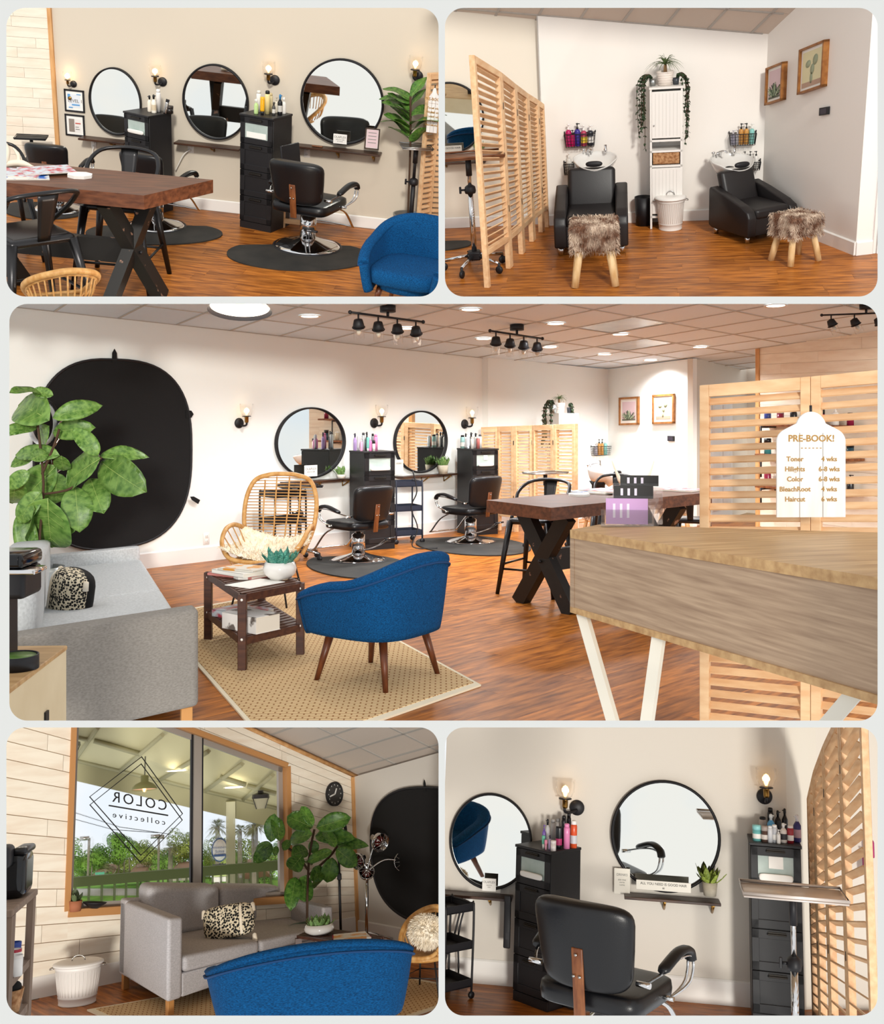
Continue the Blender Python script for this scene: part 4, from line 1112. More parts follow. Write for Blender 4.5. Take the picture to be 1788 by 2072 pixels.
def leaf_at(a, b, w, rr):
    """a leaf from stalk point a to tip b, its face turned to the room; w: half width over length"""
    d = b - a; L = d.length; x = d.normalized(); n = Vector((rr.uniform(-.45, .45), -1, rr.uniform(.1, .8))); n = (n - x * n.dot(x)).normalized(); y = n.cross(x)
    M = Matrix((x, y, n)).transposed().to_4x4(); M.translation = a
    return M @ SC(L * 1.05, L * w / .30, L)
def fig_plant(room, name, label, base, stems, leaves, lf, seed=1, pot=True, stem_r=.012):
    """stems: polylines (local points); leaves: (point, length, yaw, pitch, roll)"""
    p = Proto(); rr = random.Random(seed); b = Vector(base)
    for st in stems: p.add('stem', G().tube(smooth_path([Vector(q) - b for q in st], 4), stem_r, 6), m_bark)
    for lv in leaves:
        i = rr.randrange(3); q = lf[i]
        if isinstance(lv, Matrix): M = T(*(-b)) @ lv
        else:
            (pt, L, yaw, pit, rol) = lv; M = T(*(Vector(pt) - b)) @ RZ(yaw) @ RY(pit) @ RX(rol) @ SC(L)
        k = p.add('leaf', q.p[0][1], None, M=M); p.add('vein', q.p[1][1], None, k)
    if pot: p.add('pot', G().lathe([(0, 0), (.13, 0), (.17, .28), (.155, .28), (.15, .24), (0, .24)], 24), m_galv)
    put(room, p, name, label, 'plant', T(*b))
def card_on(room, M, w, h, m, label, name='small_card', th=.004, cat='card', text=None, tm=None):
    p = Proto(); p.add('card', G().rbox(-w / 2, w / 2, -th, 0, 0, h, .001, 1), m)
    if text:
        for (s, size, z) in text:
            me = text_mesh(s, size, tm or m_inkg); p.add('lettering', me, None, 0, M=T(0, -th - .001, z))
    put(room, p, name, label, cat, M)
# ================================================================== top left room
S = 'top left view'
for nm, x0, y0, x1, y1, lb in (('m1', 182.7, 137, 287, 273, 'oval black framed mirror beside the two certificates'), ('m2', 371.3, 130, 503.8, 282.5, 'black framed round mirror between the two black drawer chests, top left view'), ('m3', 609, 119, 776.5, 293, 'largest black framed round mirror, above the small menu stand')):
    hang_mirror(R1, W1, x0, y0, x1, y1, lb, 'round mirrors of the top left view')
for px, py, r, dx, lb in ((149, 170, 6.8, -.06, 'small wall sconce above the certificates'), (329, 165.5, 9.2, -.06, 'wall sconce between the oval mirror and the middle round mirror'), (556, 162, 10.2, -.05, 'wall sconce left of the largest mirror, top left view'), (845, 154, 11, -.02, 'wall sconce half hidden by the slatted screen, top left view')):
    hang_sconce(R1, W1, px, py, r, dx, lb, 'sconces of the top left view')
for i, (x0, y0, x1, y1) in enumerate(((130.5, 182, 172, 226), (132, 232, 172.6, 275))):
    c = W1.at((x0 + x1) / 2, (y0 + y1) / 2); k = R1.ppm(c); w, h = (x1 - x0) / k, (y1 - y0) / k
    fp = frame_pic(w, h, .018, .015, m_black, m_paper, colmat('#dfe3ea' if i == 0 else '#e9e4e0', .7), .03)
    if i == 0:
        cb = colmat('#5b9bd0', .6)
        fp.add('ribbon', G().box(-w * .33, -w * .2, -.013, -.0115, h * .05, h * .30), cb); fp.add('corner_mark', G().box(-w * .3, -w * .1, -.013, -.0115, -h * .33, -h * .28), cb); fp.add('corner_mark', G().box(w * .12, w * .33, -.013, -.0115, h * .28, h * .32), cb)
        fp.add('seal', G().lathe([(0, 0), (.022, 0), (.022, .003), (0, .003)], 14, M=T(-w * .22, -.012, h * .10) @ RX(90)), m_brass)
        fp.add('lettering', text_mesh('LEVEL 1', .05, m_inkg), None, M=T(.01, -.014, 0)); fp.add('band', G().box(-.03, .06, -.013, -.0115, -.05, -.035), cb)
    else:
        fp.add('photo', G().box(-w * .3, -w * .02, -.013, -.0115, -h * .3, h * .3), colmat('#8d8279', .6)); fp.add('headline', G().box(w * .03, w * .3, -.013, -.0115, h * .08, h * .13), colmat('#c4564a', .6))
        fp.add('text_lines', G().box(w * .03, w * .2, -.013, -.0115, -.02, -.012).box(w * .03, w * .24, -.013, -.0115, -.045, -.037), m_inkg)
    put(R1, fp, 'certificate', ('framed certificate with blue ribbon under the small sconce', 'lower framed certificate with dark photo')[i], 'picture', W1.M(p=c), 'framed certificates')
put_shelf(R1, W1, 170, 277.5, 262, 280, (232,), 'short dark shelf under the oval mirror', 14)
put_shelf(R1, W1, 361, 286, 492, 293, (434,), 'dark shelf left of the tall chest, under the middle mirror, top left view', 16)
c3 = put_shelf(R1, W1, 601, 294, 773, 303, (686, 758), 'dark shelf with brass brackets under the largest mirror', 20)
put(R1, OUTLET, 'wall_outlet', 'white wall outlet under the middle mirror shelf, top left view', 'outlet', W1.M(386, 299) @ SC(1.0))
put(R1, OUTLET, 'wall_outlet', 'white wall outlet under the largest mirror shelf', 'outlet', W1.M(621, 308) @ SC(1.0))
put(R1, OUTLET, 'wall_outlet', 'white wall outlet with plugged charger under the short shelf', 'outlet', W1.M(190, 291) @ SC(.9))
piece(R1, 'extension_cord', G().tube(smooth_path([W1.at(189, 297, .03), W1.at(186, 320, .03), W1.at(186, 345, .03)], 4), .006, 6), m_paper, label='white power cord hanging from the left outlet', cat='cord')
piece(R1, 'extension_cord', G().tube(smooth_path([W1.at(385, 303, .03), W1.at(372, 312, .04), W1.at(362, 330, .04), W1.at(355, 345, .03)], 4), .006, 6), m_paper, label='white power cord swinging left from the middle outlet', cat='cord')
# chests
C1, s1 = on_floor(R1, chest(1), 'drawer_chest', 'black drawer chest with white notice, behind the middle salon chair', 'chest', 304, 425, -40, top=226, real=1.24, group='black drawer chests of the top left view')
C2, s2 = on_floor(R1, chest(2), 'drawer_chest', 'tall black drawer chest with licence paper, left of the largest mirror', 'chest', 535, 457, -33, top=229.5, real=1.24, group='black drawer chests of the top left view')
z1, z2 = 1.24 * s1, 1.24 * s2
w = 'the chest by the oval mirror'
bottle_row(R1, C1, z1, [(303, 33, 9, 'spray', '#efe4d2', '#1b1b1d', None, 0, 'cream spray bottle with black head, leftmost'), (311.5, 37, 10, 'spray', '#f1e9da', '#1b1b1d', '#d8c6a8', -.06, 'taller cream spray bottle, second from left'), (321, 44, 10, 'can', '#ece8e4', '#f3f1ee', None, .05, 'white aerosol can with white cap'), (343, 15, 15, 'jar', '#26221f', '#3a3330', None, -.03, 'round dark clipper dock')], w, 'bottles on the left chest of the top left view')
q = R1.far(333, 226, C1.y - .05)
pr = Proto(); pr.add('body', G().rbox(-.02, .02, -.02, .02, 0, .13, .012, 3), m_steel); pr.add('blade', G().box(-.02, .02, -.02, .015, .13, .155), m_black)
put(R1, pr, 'hair_clipper', 'chrome hair clipper leaning in its dock on the left chest', 'clipper', T(q.x, q.y, z1) @ RY(14))
w = 'the tall chest of the top left view'
bottle_row(R1, C2, z2, [(518, 30, 9, 'spray', '#b9d58f', '#e9ece4', None, -.06, 'pale green bottle, leftmost'), (523, 42, 10, 'can', '#f1efe9', '#e4e0d8', None, .08, 'white can with pale cap'), (530.5, 35, 9, 'tube', '#f0b11f', '#1b1b1d', None, -.08, 'yellow tube with black cap'), (540.5, 46, 11, 'can', '#efdc9d', '#1a1a1a', None, -.02, 'tall cream can with black top'), (547, 38, 9, 'can', '#d7c79c', '#cbb88a', None, .08, 'beige can behind the cream can'), (553.5, 26, 7, 'spray', '#4c4a48', '#1b1b1d', '#d9d5cc', -.07, 'small smoky glass spray bottle'), (559, 31, 8, 'pump', '#dfd6c4', '#b9b2a4', None, .07, 'pale slim pump bottle'), (566, 41, 10, 'spray', '#1a1b1e', '#2a79b0', '#c9c6bf', -.04, 'black spray bottle with blue head'), (574, 33, 9, 'spray', '#e9e6e0', '#f0eeea', None, .03, 'clear spray bottle with white head')], w, 'bottles on the tall chest of the top left view')
piece(R1, 'tablet', G().rbox(-.16, .16, -.012, .012, -.2, .2, .02, 3), m_black, M=T(C2.x + .26 * s2, C2.y - .28 * s2, .78 * s2) @ RZ(50) @ RX(-8), label='dark tablet holder fixed to the side of the tall chest', cat='tablet')
# menu stand and card on the shelf
pr = frame_pic(.16, .225, .014, .012, m_shelf, m_paper, m_pink, .004)
for k in range(4): pr.add('text_line', G().box(-.045, .045, -.011, -.009, .06 - .035 * k, .068 - .035 * k), m_inkg)
put(R1, pr, 'menu_stand', 'small menu in a dark wood stand on the shelf', 'sign', W1.M(753, 281, .1) @ RX(-8), None)
card_on(R1, W1.M(687.5, 291, .12), .15, .105, m_paper, 'white product card standing on the shelf, top left view', text=[('OLAPLEX', .032, .072), ('HEALTHY HAIR', .014, .045), ('AT HOME', .014, .026)], name='product_card')
pr = Proto(); pr.add('brush', G().rbox(-.06, .06, -.02, .02, 0, .012, .005, 2), m_walnut); put(R1, pr, 'wooden_brush', 'small wooden brush lying on the shelf under the largest mirror', 'brush', W1.M(642, 297, .1))
# salon chairs with mats
floor_mat(R1, 95, 424, 165, .42, 'black rubber mat under the farthest salon chair', 8)
floor_mat(R1, 314, 473, 268, .42, 'black rubber mat under the salon chair behind the bar stool', 6)
floor_mat(R1, 606, 517, 290, .52, 'black rubber mat under the foremost salon chair, top left view', 4)
gp = 'salon chairs of the top left view'
on_floor(R1, CHAIR, 'salon_chair', 'black salon chair farthest left, partly behind the table magazines', 'chair', 120, 424, 165, top=281, real=.985, group=gp, sx=1.2, sy=1.2)
on_floor(R1, CHAIR, 'salon_chair', 'black salon chair right behind the metal bar stool', 'chair', 318, 458, 150, top=299, real=.985, group=gp, sx=1.2, sy=1.2)
on_floor(R1, CHAIR, 'salon_chair', 'foremost black salon chair in full view before the tall chest', 'chair', 622, 500, 150, top=314, real=.985, group=gp, sx=1.24, sy=1.24)
# table
zt1 = 1.08
A, B, Cc = R1.fl(431, 363.8, zt1), R1.fl(290.7, 395.7, zt1), R1.fl(-230, 346.5, zt1)
x_table(R1, A, B, Cc, A + (Cc - B), .115, .42, 'dining_table', 'thick reclaimed wood table with crossed black legs, top left view', legs=(1, 0))
o8 = [(.105 * math.cos(PI / 8 + k * PI / 4), .085 * math.sin(PI / 8 + k * PI / 4)) for k in range(8)]
piece(R1, 'coaster', G().prism(o8, 0, .025, axis='z'), m_paper, M=T(*R1.fl(162, 358, zt1)), label='white octagonal coaster on the wooden table, top left view', cat='coaster')
for i, (px, py, rot, mm, wd, lb) in enumerate(((55, 357, 10, m_mag2, .34, 'blue edged magazine nearest the table edge'), (40, 351, -8, m_mag, .34, 'colourful magazine in the middle of the table pile'), (95, 345, 24, m_mag, .42, 'open magazine fanned towards the chairs'))):
    pr = Proto(); pr.add('pages', G().box(-wd / 2, wd / 2, -.13, .13, 0, .008), m_pages); pr.add('cover', G().box(-wd / 2, wd / 2, -.13, .13, .008, .010), mm)
    put(R1, pr, 'magazine', lb + ', top left view', 'magazine', T(*(R1.fl(px, py, zt1 + .011 * i))) @ RZ(rot), 'magazines on the table of the top left view')
an = Proto(); an.add('antler', G().tube(smooth_path([(-.12, 0, .02), (.02, .02, .04), (.15, -.02, .02)], 4), [.03] * 6 + [.022, .012, .008], 8).tube(smooth_path([(-.08, 0, .03), (-.06, .03, .14), (-.10, .05, .24)], 4), [.022] * 6 + [.014, .01, .005], 8).tube(smooth_path([(.02, .02, .04), (.02, .04, .10), (-.02, .05, .16)], 4), [.018] * 6 + [.01, .008, .004], 8), mat('bone', '#e7dcc8', .6))
put(R1, an, 'antler', 'bone white antler on the table at the left edge', 'ornament', T(*R1.fl(32, 340, zt1)))
gp = 'metal bar stools of the top left view'
on_floor(R1, BAR, 'bar_stool', 'gunmetal bar stool pulled up behind the crossed table leg', 'stool', 248, 570, -12, top=311, real=.905, group=gp, sx=1.2, sy=1.2)
on_floor(R1, BAR, 'bar_stool', 'foremost gunmetal bar stool at the left edge, top left view', 'stool', 70, 655, 215, top=362, real=.905, group=gp, sx=1.25, sy=1.25)
on_floor(R1, BAR, 'bar_stool', 'bar stool behind the table cut off by the left edge', 'stool', 18, 520, 25, top=297, real=.905, group=gp)
pr = RATTAN
on_floor(R1, TUB, 'rattan_chair', 'honey rattan tub chair cut off by the bottom of the top left view', 'chair', 132, 700, 200, top=522, real=.83, sx=.95)
on_floor(R1, BARREL, 'barrel_chair', 'bright blue barrel chair facing us in the corner of the top left view', 'chair', 826, 655, -28, top=449, real=.85, sx=1.05)
# dark tray stands, small stool, straw bag
def tray_stand(tw, td, h, leg_m, rim=True, base=True, tray_m=m_steel, knob=.62):
    p = Proto()
    g = G().rbox(-tw / 2, tw / 2, -td / 2, td / 2, h - .012, h, .004, 1)
    t = p.add('tray', g, tray_m)
    p.add('tray_rim', G().tube([(-tw / 2, -td / 2, h + .01), (tw / 2, -td / 2, h + .01), (tw / 2, td / 2, h + .01), (-tw / 2, td / 2, h + .01)], .009, 6, closed=True), tray_m, t)
    p.add('pole', G().cyl((0, 0, .12), .024, h * knob - .12, 14), leg_m); p.add('inner_pole', G().cyl((0, 0, h * knob), .017, h * (1 - knob) - .01, 12), leg_m)
    p.add('pole_top', G().cyl((0, 0, h - .17), .026, .16, 12), m_black)
    k = p.add('collar', G().lathe([(0, 0), (.045, 0), (.05, .02), (.045, .055), (.025, .07), (0, .07)], 16, c=(0, 0, h * knob - .02)), m_black)
    p.add('clamp_knob', G().tube([(-.04, 0, h * knob + .01), (-.075, 0, h * knob + .01)], .009, 8).rbox(-.095, -.075, -.008, .008, h * knob - .02, h * knob + .04, .004, 1), m_black, k)
    p.add('hub', G().rbox(-.055, .055, -.055, .055, .09, .17, .015, 2), m_black)
    for i in range(5):
        a = 2 * PI * i / 5 + .5; c, s = math.cos(a), math.sin(a)
        l = p.add('foot_bar', G().tube([(c * .04, s * .04, .13), (c * .28, s * .28, .09)], .016, 8), m_chrome)
        p.add('caster', G().lathe([(0, -.012), (.032, -.012), (.036, 0), (.032, .012), (0, .012)], 14, M=T(c * .28, s * .28, .036) @ RZ(math.degrees(a)) @ RX(90)).cyl((c * .28, s * .28, .04), .012, .055, 8), m_black, l)
    return p
on_floor(R1, tray_stand(.32, .26, 1.0, m_black, tray_m=m_steel), 'tray_stand', 'black pole tray stand beside the slatted screen, top left view', 'stand', 828, 485, 0, top=297, real=1.0)
on_floor(R1, tray_stand(.46, .3, .95, m_black, tray_m=m_black), 'tray_stand', 'black tray stand behind the farthest salon chair', 'stand', 72, 402, 0, top=278, real=.95)
P = R1.fl(594, 462); pr = Proto()
for x in (-.13, .13): pr.add('leg', G().box(x - .03, x + .03, -.02, .02, 0, .3), m_screen)
pr.add('rail', G().box(-.13, .13, -.015, .015, .05, .1), m_screen); pr.add('top', G().box(-.17, .17, -.1, .1, .3, .32), m_screen)
put(R1, pr, 'step_stool', 'small pale wood stool half hidden behind the foremost salon chair', 'stool', T(*P) @ RZ(W1.ang))
P = R1.fl(804, 480); pr = Proto(); pr.add('bag', G().lathe([(0, 0), (.10, 0), (.13, .12), (.11, .2)], 18), m_seag); pr.add('handle', G().tube(arc(0, .2, .1, 0, 180, 10), .008, 6), m_seag)
put(R1, pr, 'straw_bag', 'woven straw bag on the floor beside the slatted screen', 'bag', T(*P) @ SC(.8))
# screen with sign and fig behind
a, b, c, d = R1.fl(841, 487), R1.fl(865, 482), R1.fl(886, 483), R1.fl(905, 478)
o = Vector((a.x, a.y, 0)); hh = R1.vz(a, 148)
put(R1, fold_screen([Vector(q) - o for q in (a, b, c, d)], hh, 27, tilt=30, sw=.055, post=.05), 'folding_screen', 'pale pine slatted screen at the right edge of the top left view', 'screen', T(*o))
PB = None
def prebook_sign(w, h):
    p = Proto(); pts = []
    out = [(-.5, 0), (.5, 0), (.5, .72)]
    for i in range(7): a = math.radians(0 + 60 * i / 6); out.append((.26 + .24 * math.cos(a), .72 + .13 * math.sin(a)))
    for i in range(13): a = math.radians(20 + 140 * i / 12); out.append((.30 * math.cos(a) * .75, .83 + .17 * math.sin(a)))
    for i in range(7): a = math.radians(120 + 60 * i / 6); out.append((-.26 + .24 * math.cos(a), .72 + .13 * math.sin(a)))
    out.append((-.5, .72))
    # four planks with a shaped top
    n = 4
    bpts = [(x * w, z * h) for x, z in out]
    p.add('board', G().prism(bpts, -.012, 0), mat('white stained plank', '#f0edea', .6, col2='#e2dedb', scale=3, stretch=(8, 8, 1)))
    for x in (-.17, .17): p.add('joint', G().box(x * w - .0015, x * w + .0015, -.0128, -.012, 0, .8 * h), m_inkg, 0)
    lines = [('PRE-BOOK!', .088, .745, 'C'), ('- - - - - -', .06, .66, 'C')]
    for i, (l, r) in enumerate((('Toner', '4 wks'), ('Hilights', '6-8 wks'), ('Color', '6-8 wks'), ('BleachRoot', '4 wks'), ('Haircut', '6 wks'))):
        lines += [(l,   .064, .55 - i * .095, -.24), (r,   .064, .55 - i * .095, .26)]
    for s, sz, z, x in lines:
        p.add('lettering', text_mesh(s, sz * h, m_ink, depth=.001, bold=.018), None, 0, M=T(0 if x == 'C' else x * w, -.0135, z * h) @ SC(min(1, 1), 1, 1))
    p.add('hook', G().tube([(0, -.006, h * .97), (0, -.004, h * 1.06)], .006, 6), m_black)
    return p
P = R1.far(873, 268, a.y - .12); k = R1.ppm(P)
put(R1, prebook_sign(22 / k, 88 / k), 'hanging_sign', 'white price plaque hung on the screen of the top left view', 'sign', T(*P) @ RZ(-25))
rr = random.Random(4); base = R1.fl(822, 483); lv = []; Pt = R1.far(830, 195, base.y); Pb = R1.far(830, 292, base.y)
for i in range(16):
    q = Pb.lerp(Pt, (i + .5) / 16); lv.append((q, rr.uniform(.26, .36), (170 + rr.uniform(-35, 35)) if i % 3 else rr.uniform(-60, 60), -50 + rr.uniform(-15, 20), rr.uniform(-30, 30)))
fig_plant(R1, 'fig_plant', 'dark fiddle leaf fig peeping out behind the slatted screen', base, [[base + Vector((0, 0, .2)), Pb, Pt]], lv, FIGM, 2)
# ================================================================== top right room
hang_mirror(R2, W2l, 838, 166, 979.5, 311, 'black framed round mirror cut by the left edge of the top right view')
pts = [R2.fl(x, y) for x, y in ((984, 583), (1031, 541), (1056, 512), (1077, 487), (1096, 468), (1107, 459))]
tops = (111, 146, 170, 188.5, 202, 211); hs = [R2.vz(q, t) for q, t in zip(pts, tops)]; o = Vector((pts[0].x, pts[0].y, 0))
put(R2, fold_screen([q - o for q in pts], hs[0], 25, leg=.3, tilt=-40, sw=.036, post=.05, heights=hs), 'folding_screen', 'tall pine slatted folding screen receding beside the tray stand', 'screen', T(*o))
on_floor(R2, tray_stand(.62, .3, 1.0, m_chrome, tray_m=mat('tray with painted reflection', '#7b4a2c', .35, metal=.4), knob=.70), 'tray_stand', 'chrome rolling tray stand on black casters left of the screen', 'stand', 962, 545, 10, top=315, real=1.0)  # brown of the reflected wood is put into the tray colour
put_shelf(R2, W2l, 890, 322, 985, 322, (902, 972), 'dark shelf behind the tray stand, top right view', 14)
card_on(R2, W2l.M(915, 309, .1), .21, .075, mat('brushed sign', '#b9b4ab', .4, metal=.3), 'grey sign plate in front of the mirror, top right view', name='sign_plate', text=[('IS GOOD HAIR', .028, .05)], tm=m_inkd, cat='sign')
def succulent(pot_m, r=.045, h=.06, n=26, L=.06, lm=m_succ, seed=1, spiky=False, bowl=False):
    p = Proto(); rr = random.Random(seed)
    prof = [(0, 0), (r * .8, 0), (r, h), (r * .9, h), (r * .88, h * .85), (0, h * .85)] if not bowl else [(0, 0), (r * .55, 0), (r * .95, h * .35), (r, h * .65), (r * .86, h), (r * .8, h), (r * .8, h * .9), (0, h * .9)]
    p.add('pot', G().lathe(prof, 24), pot_m)
    lm1 = pot_leaf_mesh(1, .22 if not spiky else .12, lm, 5, -.25, False, 5)
    for i in range(n):
        a = rr.uniform(0, 360); q = rr.random() ** .5 * r * .75
        M = T(q * math.cos(math.radians(a)), q * math.sin(math.radians(a)), h * .88) @ RZ(a + rr.uniform(-30, 30)) @ RY(-rr.uniform(25, 80)) @ SC(L * rr.uniform(.6, 1.2))
        p.add('leaf', lm1, None, M=M)
    return p
put(R2, succulent(m_conc, .05, .055, 30, .08, m_succ, 3), 'potted_succulent', 'small succulent in a concrete pot beside the round mirror, top right view', 'plant', W2l.M(969, 312, .09))
# pump bottles in wire baskets
def basket_with(room, wall, x0, y0, x1, y1, items, label, where, group, off=.0):
    a, b = wall.at(x0, y1), wall.at(x1, y1); c = (a + b) / 2; w = (b - a).length; h = (wall.at(x0, y0).z - a.z)
    M = wall.M(p=c) @ T(0, -.01, 0); put(room, wire_basket(w, h, .1), 'wire_basket', label, 'basket', M)
    for i, (px, hp, wp, kind, col, cap, band, words) in enumerate(items):
        q = wall.at(px, y1, .06); k = room.ppm(q)
        put(room, bottle(kind, col, cap, hp / k, wp / k / 2, band), 'bottle', '%s, in %s' % (words, where), 'bottle', T(q.x, q.y, c.z + .006) @ RZ(wall.ang + 180 * (i % 2)), group)
basket_with(R2, W2, 1143, 268, 1205, 294.5, [(1150.5, 45, 12, 'pump', '#b5125e', '#f0e6e6', None, 'magenta pump bottle with white head'), (1159, 33, 9, 'pump', '#c2185f', '#1b1b1d', None, 'small magenta pump bottle with black head'), (1168.5, 46, 12, 'pump', '#3c2f8a', '#151517', None, 'purple pump bottle with black head'), (1181, 41, 12, 'pump', '#b23a58', '#efe9e6', '#e7c93c', 'rose pump bottle with yellow foot band'), (1194.5, 41, 13, 'pump', '#2a2c36', '#efe9e6', '#e8e3de', 'black labelled pump bottle with clear head')], 'black wire basket above the left wash basin', 'the basket above the left basin', 'bottles above the left basin')
basket_with(R2, W2, 1142, 328, 1162, 350, [(1151.5, 42, 11, 'pump', '#d8d4ce', '#e9e6e2', None, 'clear pump bottle')], 'small wire basket low on the wall left of the left basin', 'the low basket by the left basin', 'bottles above the left basin')
basket_with(R2, W2, 1474, 268, 1528, 291, [(1482.5, 29, 10, 'pump', '#9a96a4', '#b9b5bb', None, 'grey pump bottle'), (1491, 30, 7, 'pump', '#b8b4b8', '#c9c5c5', None, 'slim clear pump bottle'), (1498.5, 42, 10, 'pump', '#c08a45', '#171717', None, 'left amber pump bottle with black head'), (1509, 42, 10, 'pump', '#c79048', '#171717', None, 'right amber pump bottle with black head'), (1520, 41, 10.5, 'pump', '#86c4bd', '#e8e6e2', None, 'aqua pump bottle with white head')], 'black wire basket above the right wash basin', 'the basket above the right basin', 'bottles above the right basin')
basket_with(R2, W2, 1490, 325, 1537, 341, [(1496, 33, 8, 'pump', '#514b86', '#e4e0de', None, 'violet bottle'), (1506, 36, 8, 'pump', '#dedad4', '#171717', None, 'left clear bottle with black head'), (1516.5, 36, 8, 'pump', '#d8d4ce', '#171717', None, 'middle clear bottle with black head'), (1528.5, 36, 9, 'pump', '#e0ddd8', '#171717', None, 'right clear bottle with black head')], 'low wire basket right of the right wash basin', 'the low basket by the right basin', 'bottles above the right basin')
# wash chairs, basins and stools
gp = 'wash chairs of the top right view'
P1c, s = on_floor(R2, SHAMP, 'wash_chair', 'black vinyl wash chair facing straight ahead behind the nearer fur stool', 'chair', 1198, 499, 2, top=345, real=.885, sx=1.27, sy=1.15, group=gp)
P2c, s2c = on_floor(R2, SHAMP, 'wash_chair', 'black vinyl wash chair turned to the right by the picture wall', 'chair', 1521, 474, 33, top=345, real=.885, sx=1.27, sy=1.25, group=gp)
P = R2.far(1204, 347, P1c.y + .46); k = 90 / R2.ppm(P) / .54
put(R2, BASIN, 'wash_basin', 'white porcelain wash basin on the left wash chair', 'basin', T(*P) @ SC(k, k, k * 1.0))
P = R2.far(1480, 350, P2c.y + .40); k = 90 / R2.ppm(P) / .54
put(R2, BASIN, 'wash_basin', 'white porcelain wash basin behind the right wash chair', 'basin', T(*P) @ RZ(28) @ SC(k))
on_floor(R2, FSTOOL, 'fur_stool', 'square fur topped stool with log legs before the left wash chair', 'stool', 1204, 570, 3, top=445, real=.425, sx=.93, sy=.93)
on_floor(R2, fur_stool(9), 'fur_stool', 'fur topped log stool turned cornerwise before the right wash chair', 'stool', 1607, 527, 34, top=431, real=.425, sx=1.05, sy=1.0)
# bins
P = R2.fl(1301, 455); k = R2.ppm(P); pr = Proto(); r = 17 / k; h = R2.vz(P, 398)
pr.add('shell', G().lathe([(0, .01), (r * .84, .01), (r * .82, 0), (r * .86, 0), (r, h), (r * .95, h), (r * .8, .02), (0, .02)], 28), m_black); put(R2, pr, 'waste_bin', 'black waste bin left of the white tower cabinet', 'bin', T(*P))
P = R2.fl(1356, 463); k = R2.ppm(P); s = 64 / k / .36
put(R2, CAN, 'lidded_bin', 'white fluted metal bin with lid before the tower cabinet', 'bin', T(*P) @ SC(s, s, R2.vz(P, 387) / .39))
# tower cabinet
P = R2.fl(1347, 456); k = R2.ppm(P); w = 62 / k; h = R2.vz(P, 172); d = .26; pr = Proto()
body = G(); t = .02
for b in ((-w / 2, -w / 2 + t, -d / 2, d / 2, .0, h), (w / 2 - t, w / 2, -d / 2, d / 2, .0, h), (-w / 2 - .006, w / 2 + .006, -d / 2 - .008, d / 2, h - t, h), (-w / 2, w / 2, d / 2 - .01, d / 2, .08, h)): body.box(*b)
for f in (.08, .445, .55, .625): body.box(-w / 2, w / 2, -d / 2, d / 2, h * f, h * f + t)
cb = pr.add('body', body, m_whitep)
def plank_door(z0, z1):
    dd = pr.add('door', G().rbox(-w / 2 + t, w / 2 - t, -d / 2 - .006, -d / 2 + .012, z0, z1, .002, 1), m_whitep)
    for i in range(1, 8): pr.add('groove', G().box(-w / 2 + t + (w - 2 * t) * i / 8 - .001, -w / 2 + t + (w - 2 * t) * i / 8 + .001, -d / 2 - .0068, -d / 2 - .006, z0 + .02, z1 - .02), m_grid, dd)
    pr.add('knob', G().sell((-w / 2 + t + .02, -d / 2 - .012, (z0 + z1) / 2 - .1), (.008, .008, .008), 1, 1, 10, 6), m_steel, dd)
plank_door(h * .65, h * .97); plank_door(h * .11, h * .44)
put(R2, pr, 'tower_cabinet', 'narrow white tower cabinet between the two wash chairs', 'cabinet', T(*P))
pr = Proto(); pr.add('basket', G().rbox(-w / 2 + t + .008, w / 2 - t - .008, -d / 2 + .01, d / 2 - .03, 0, h * .085, .01, 2), m_seag); put(R2, pr, 'woven_basket', 'brown woven basket on the open shelf of the white tower', 'basket', T(P.x, P.y, h * .465))
put(R2, OUTLET, 'wall_outlet', 'white double outlet inside the open tower shelf', 'outlet', T(P.x - .02, P.y + d / 2 - .012, h * .60) @ RY(90) @ SC(.8))
TW2 = (P, h, w)
# plants on the tower
def palm(potm, pr_, ph, n, L, seed, lm):
    p = Proto(); rr = random.Random(seed)
    p.add('pot', G().lathe([(0, 0), (pr_ * .8, 0), (pr_, ph), (pr_ * .9, ph), (pr_ * .85, ph * .9), (0, ph * .9)], 24), potm)
    for k in range(6): p.add('pot_ridge', G().tube([((pr_ * (.8 + .2 * (k + .5) / 6) + .001) * math.cos(a), (pr_ * (.8 + .2 * (k + .5) / 6) + .001) * math.sin(a), ph * (k + .5) / 6) for a in [2 * PI * i / 24 for i in range(24)]], .003, 4, closed=True), potm, 0)
    p.add('trunk', G().lathe([(.02, ph * .85), (.014, ph + L * .25), (0, ph + L * .28)], 10), mat('palm trunk', '#8a6a45', .8))
    for i in range(n):
        a = rr.uniform(0, 2 * PI); e = rr.uniform(.5, 1.25); l = L * rr.uniform(.7, 1.1); c, s = math.cos(a), math.sin(a); q = []
        for j in range(7):
            t_ = j / 6; x = l * math.cos(e) * t_; z = ph + L * .26 + l * (math.sin(e) * t_ - .85 * t_ * t_ * (1.3 - e * .55)); q.append((c * x, s * x, z))
        p.add('leaf', G().tube(q, [.006, .006, .005, .005, .004, .003, .001], 4, flat=.3), lm)
    return p
P, h, w = TW2; Q = R2.far(1345.5, 172, P.y); k = R2.ppm(Q)
put(R2, palm(mat('ribbed cream pot', '#e7dcd3', .6), 17 / k, 27 / k, 60, 48 / k, 4, mat('palm leaf', '#55683a', .5, rndv=.2)), 'potted_palm', 'ponytail palm in a ribbed cream pot on top of the white tower', 'plant', T(Q.x, P.y, h))
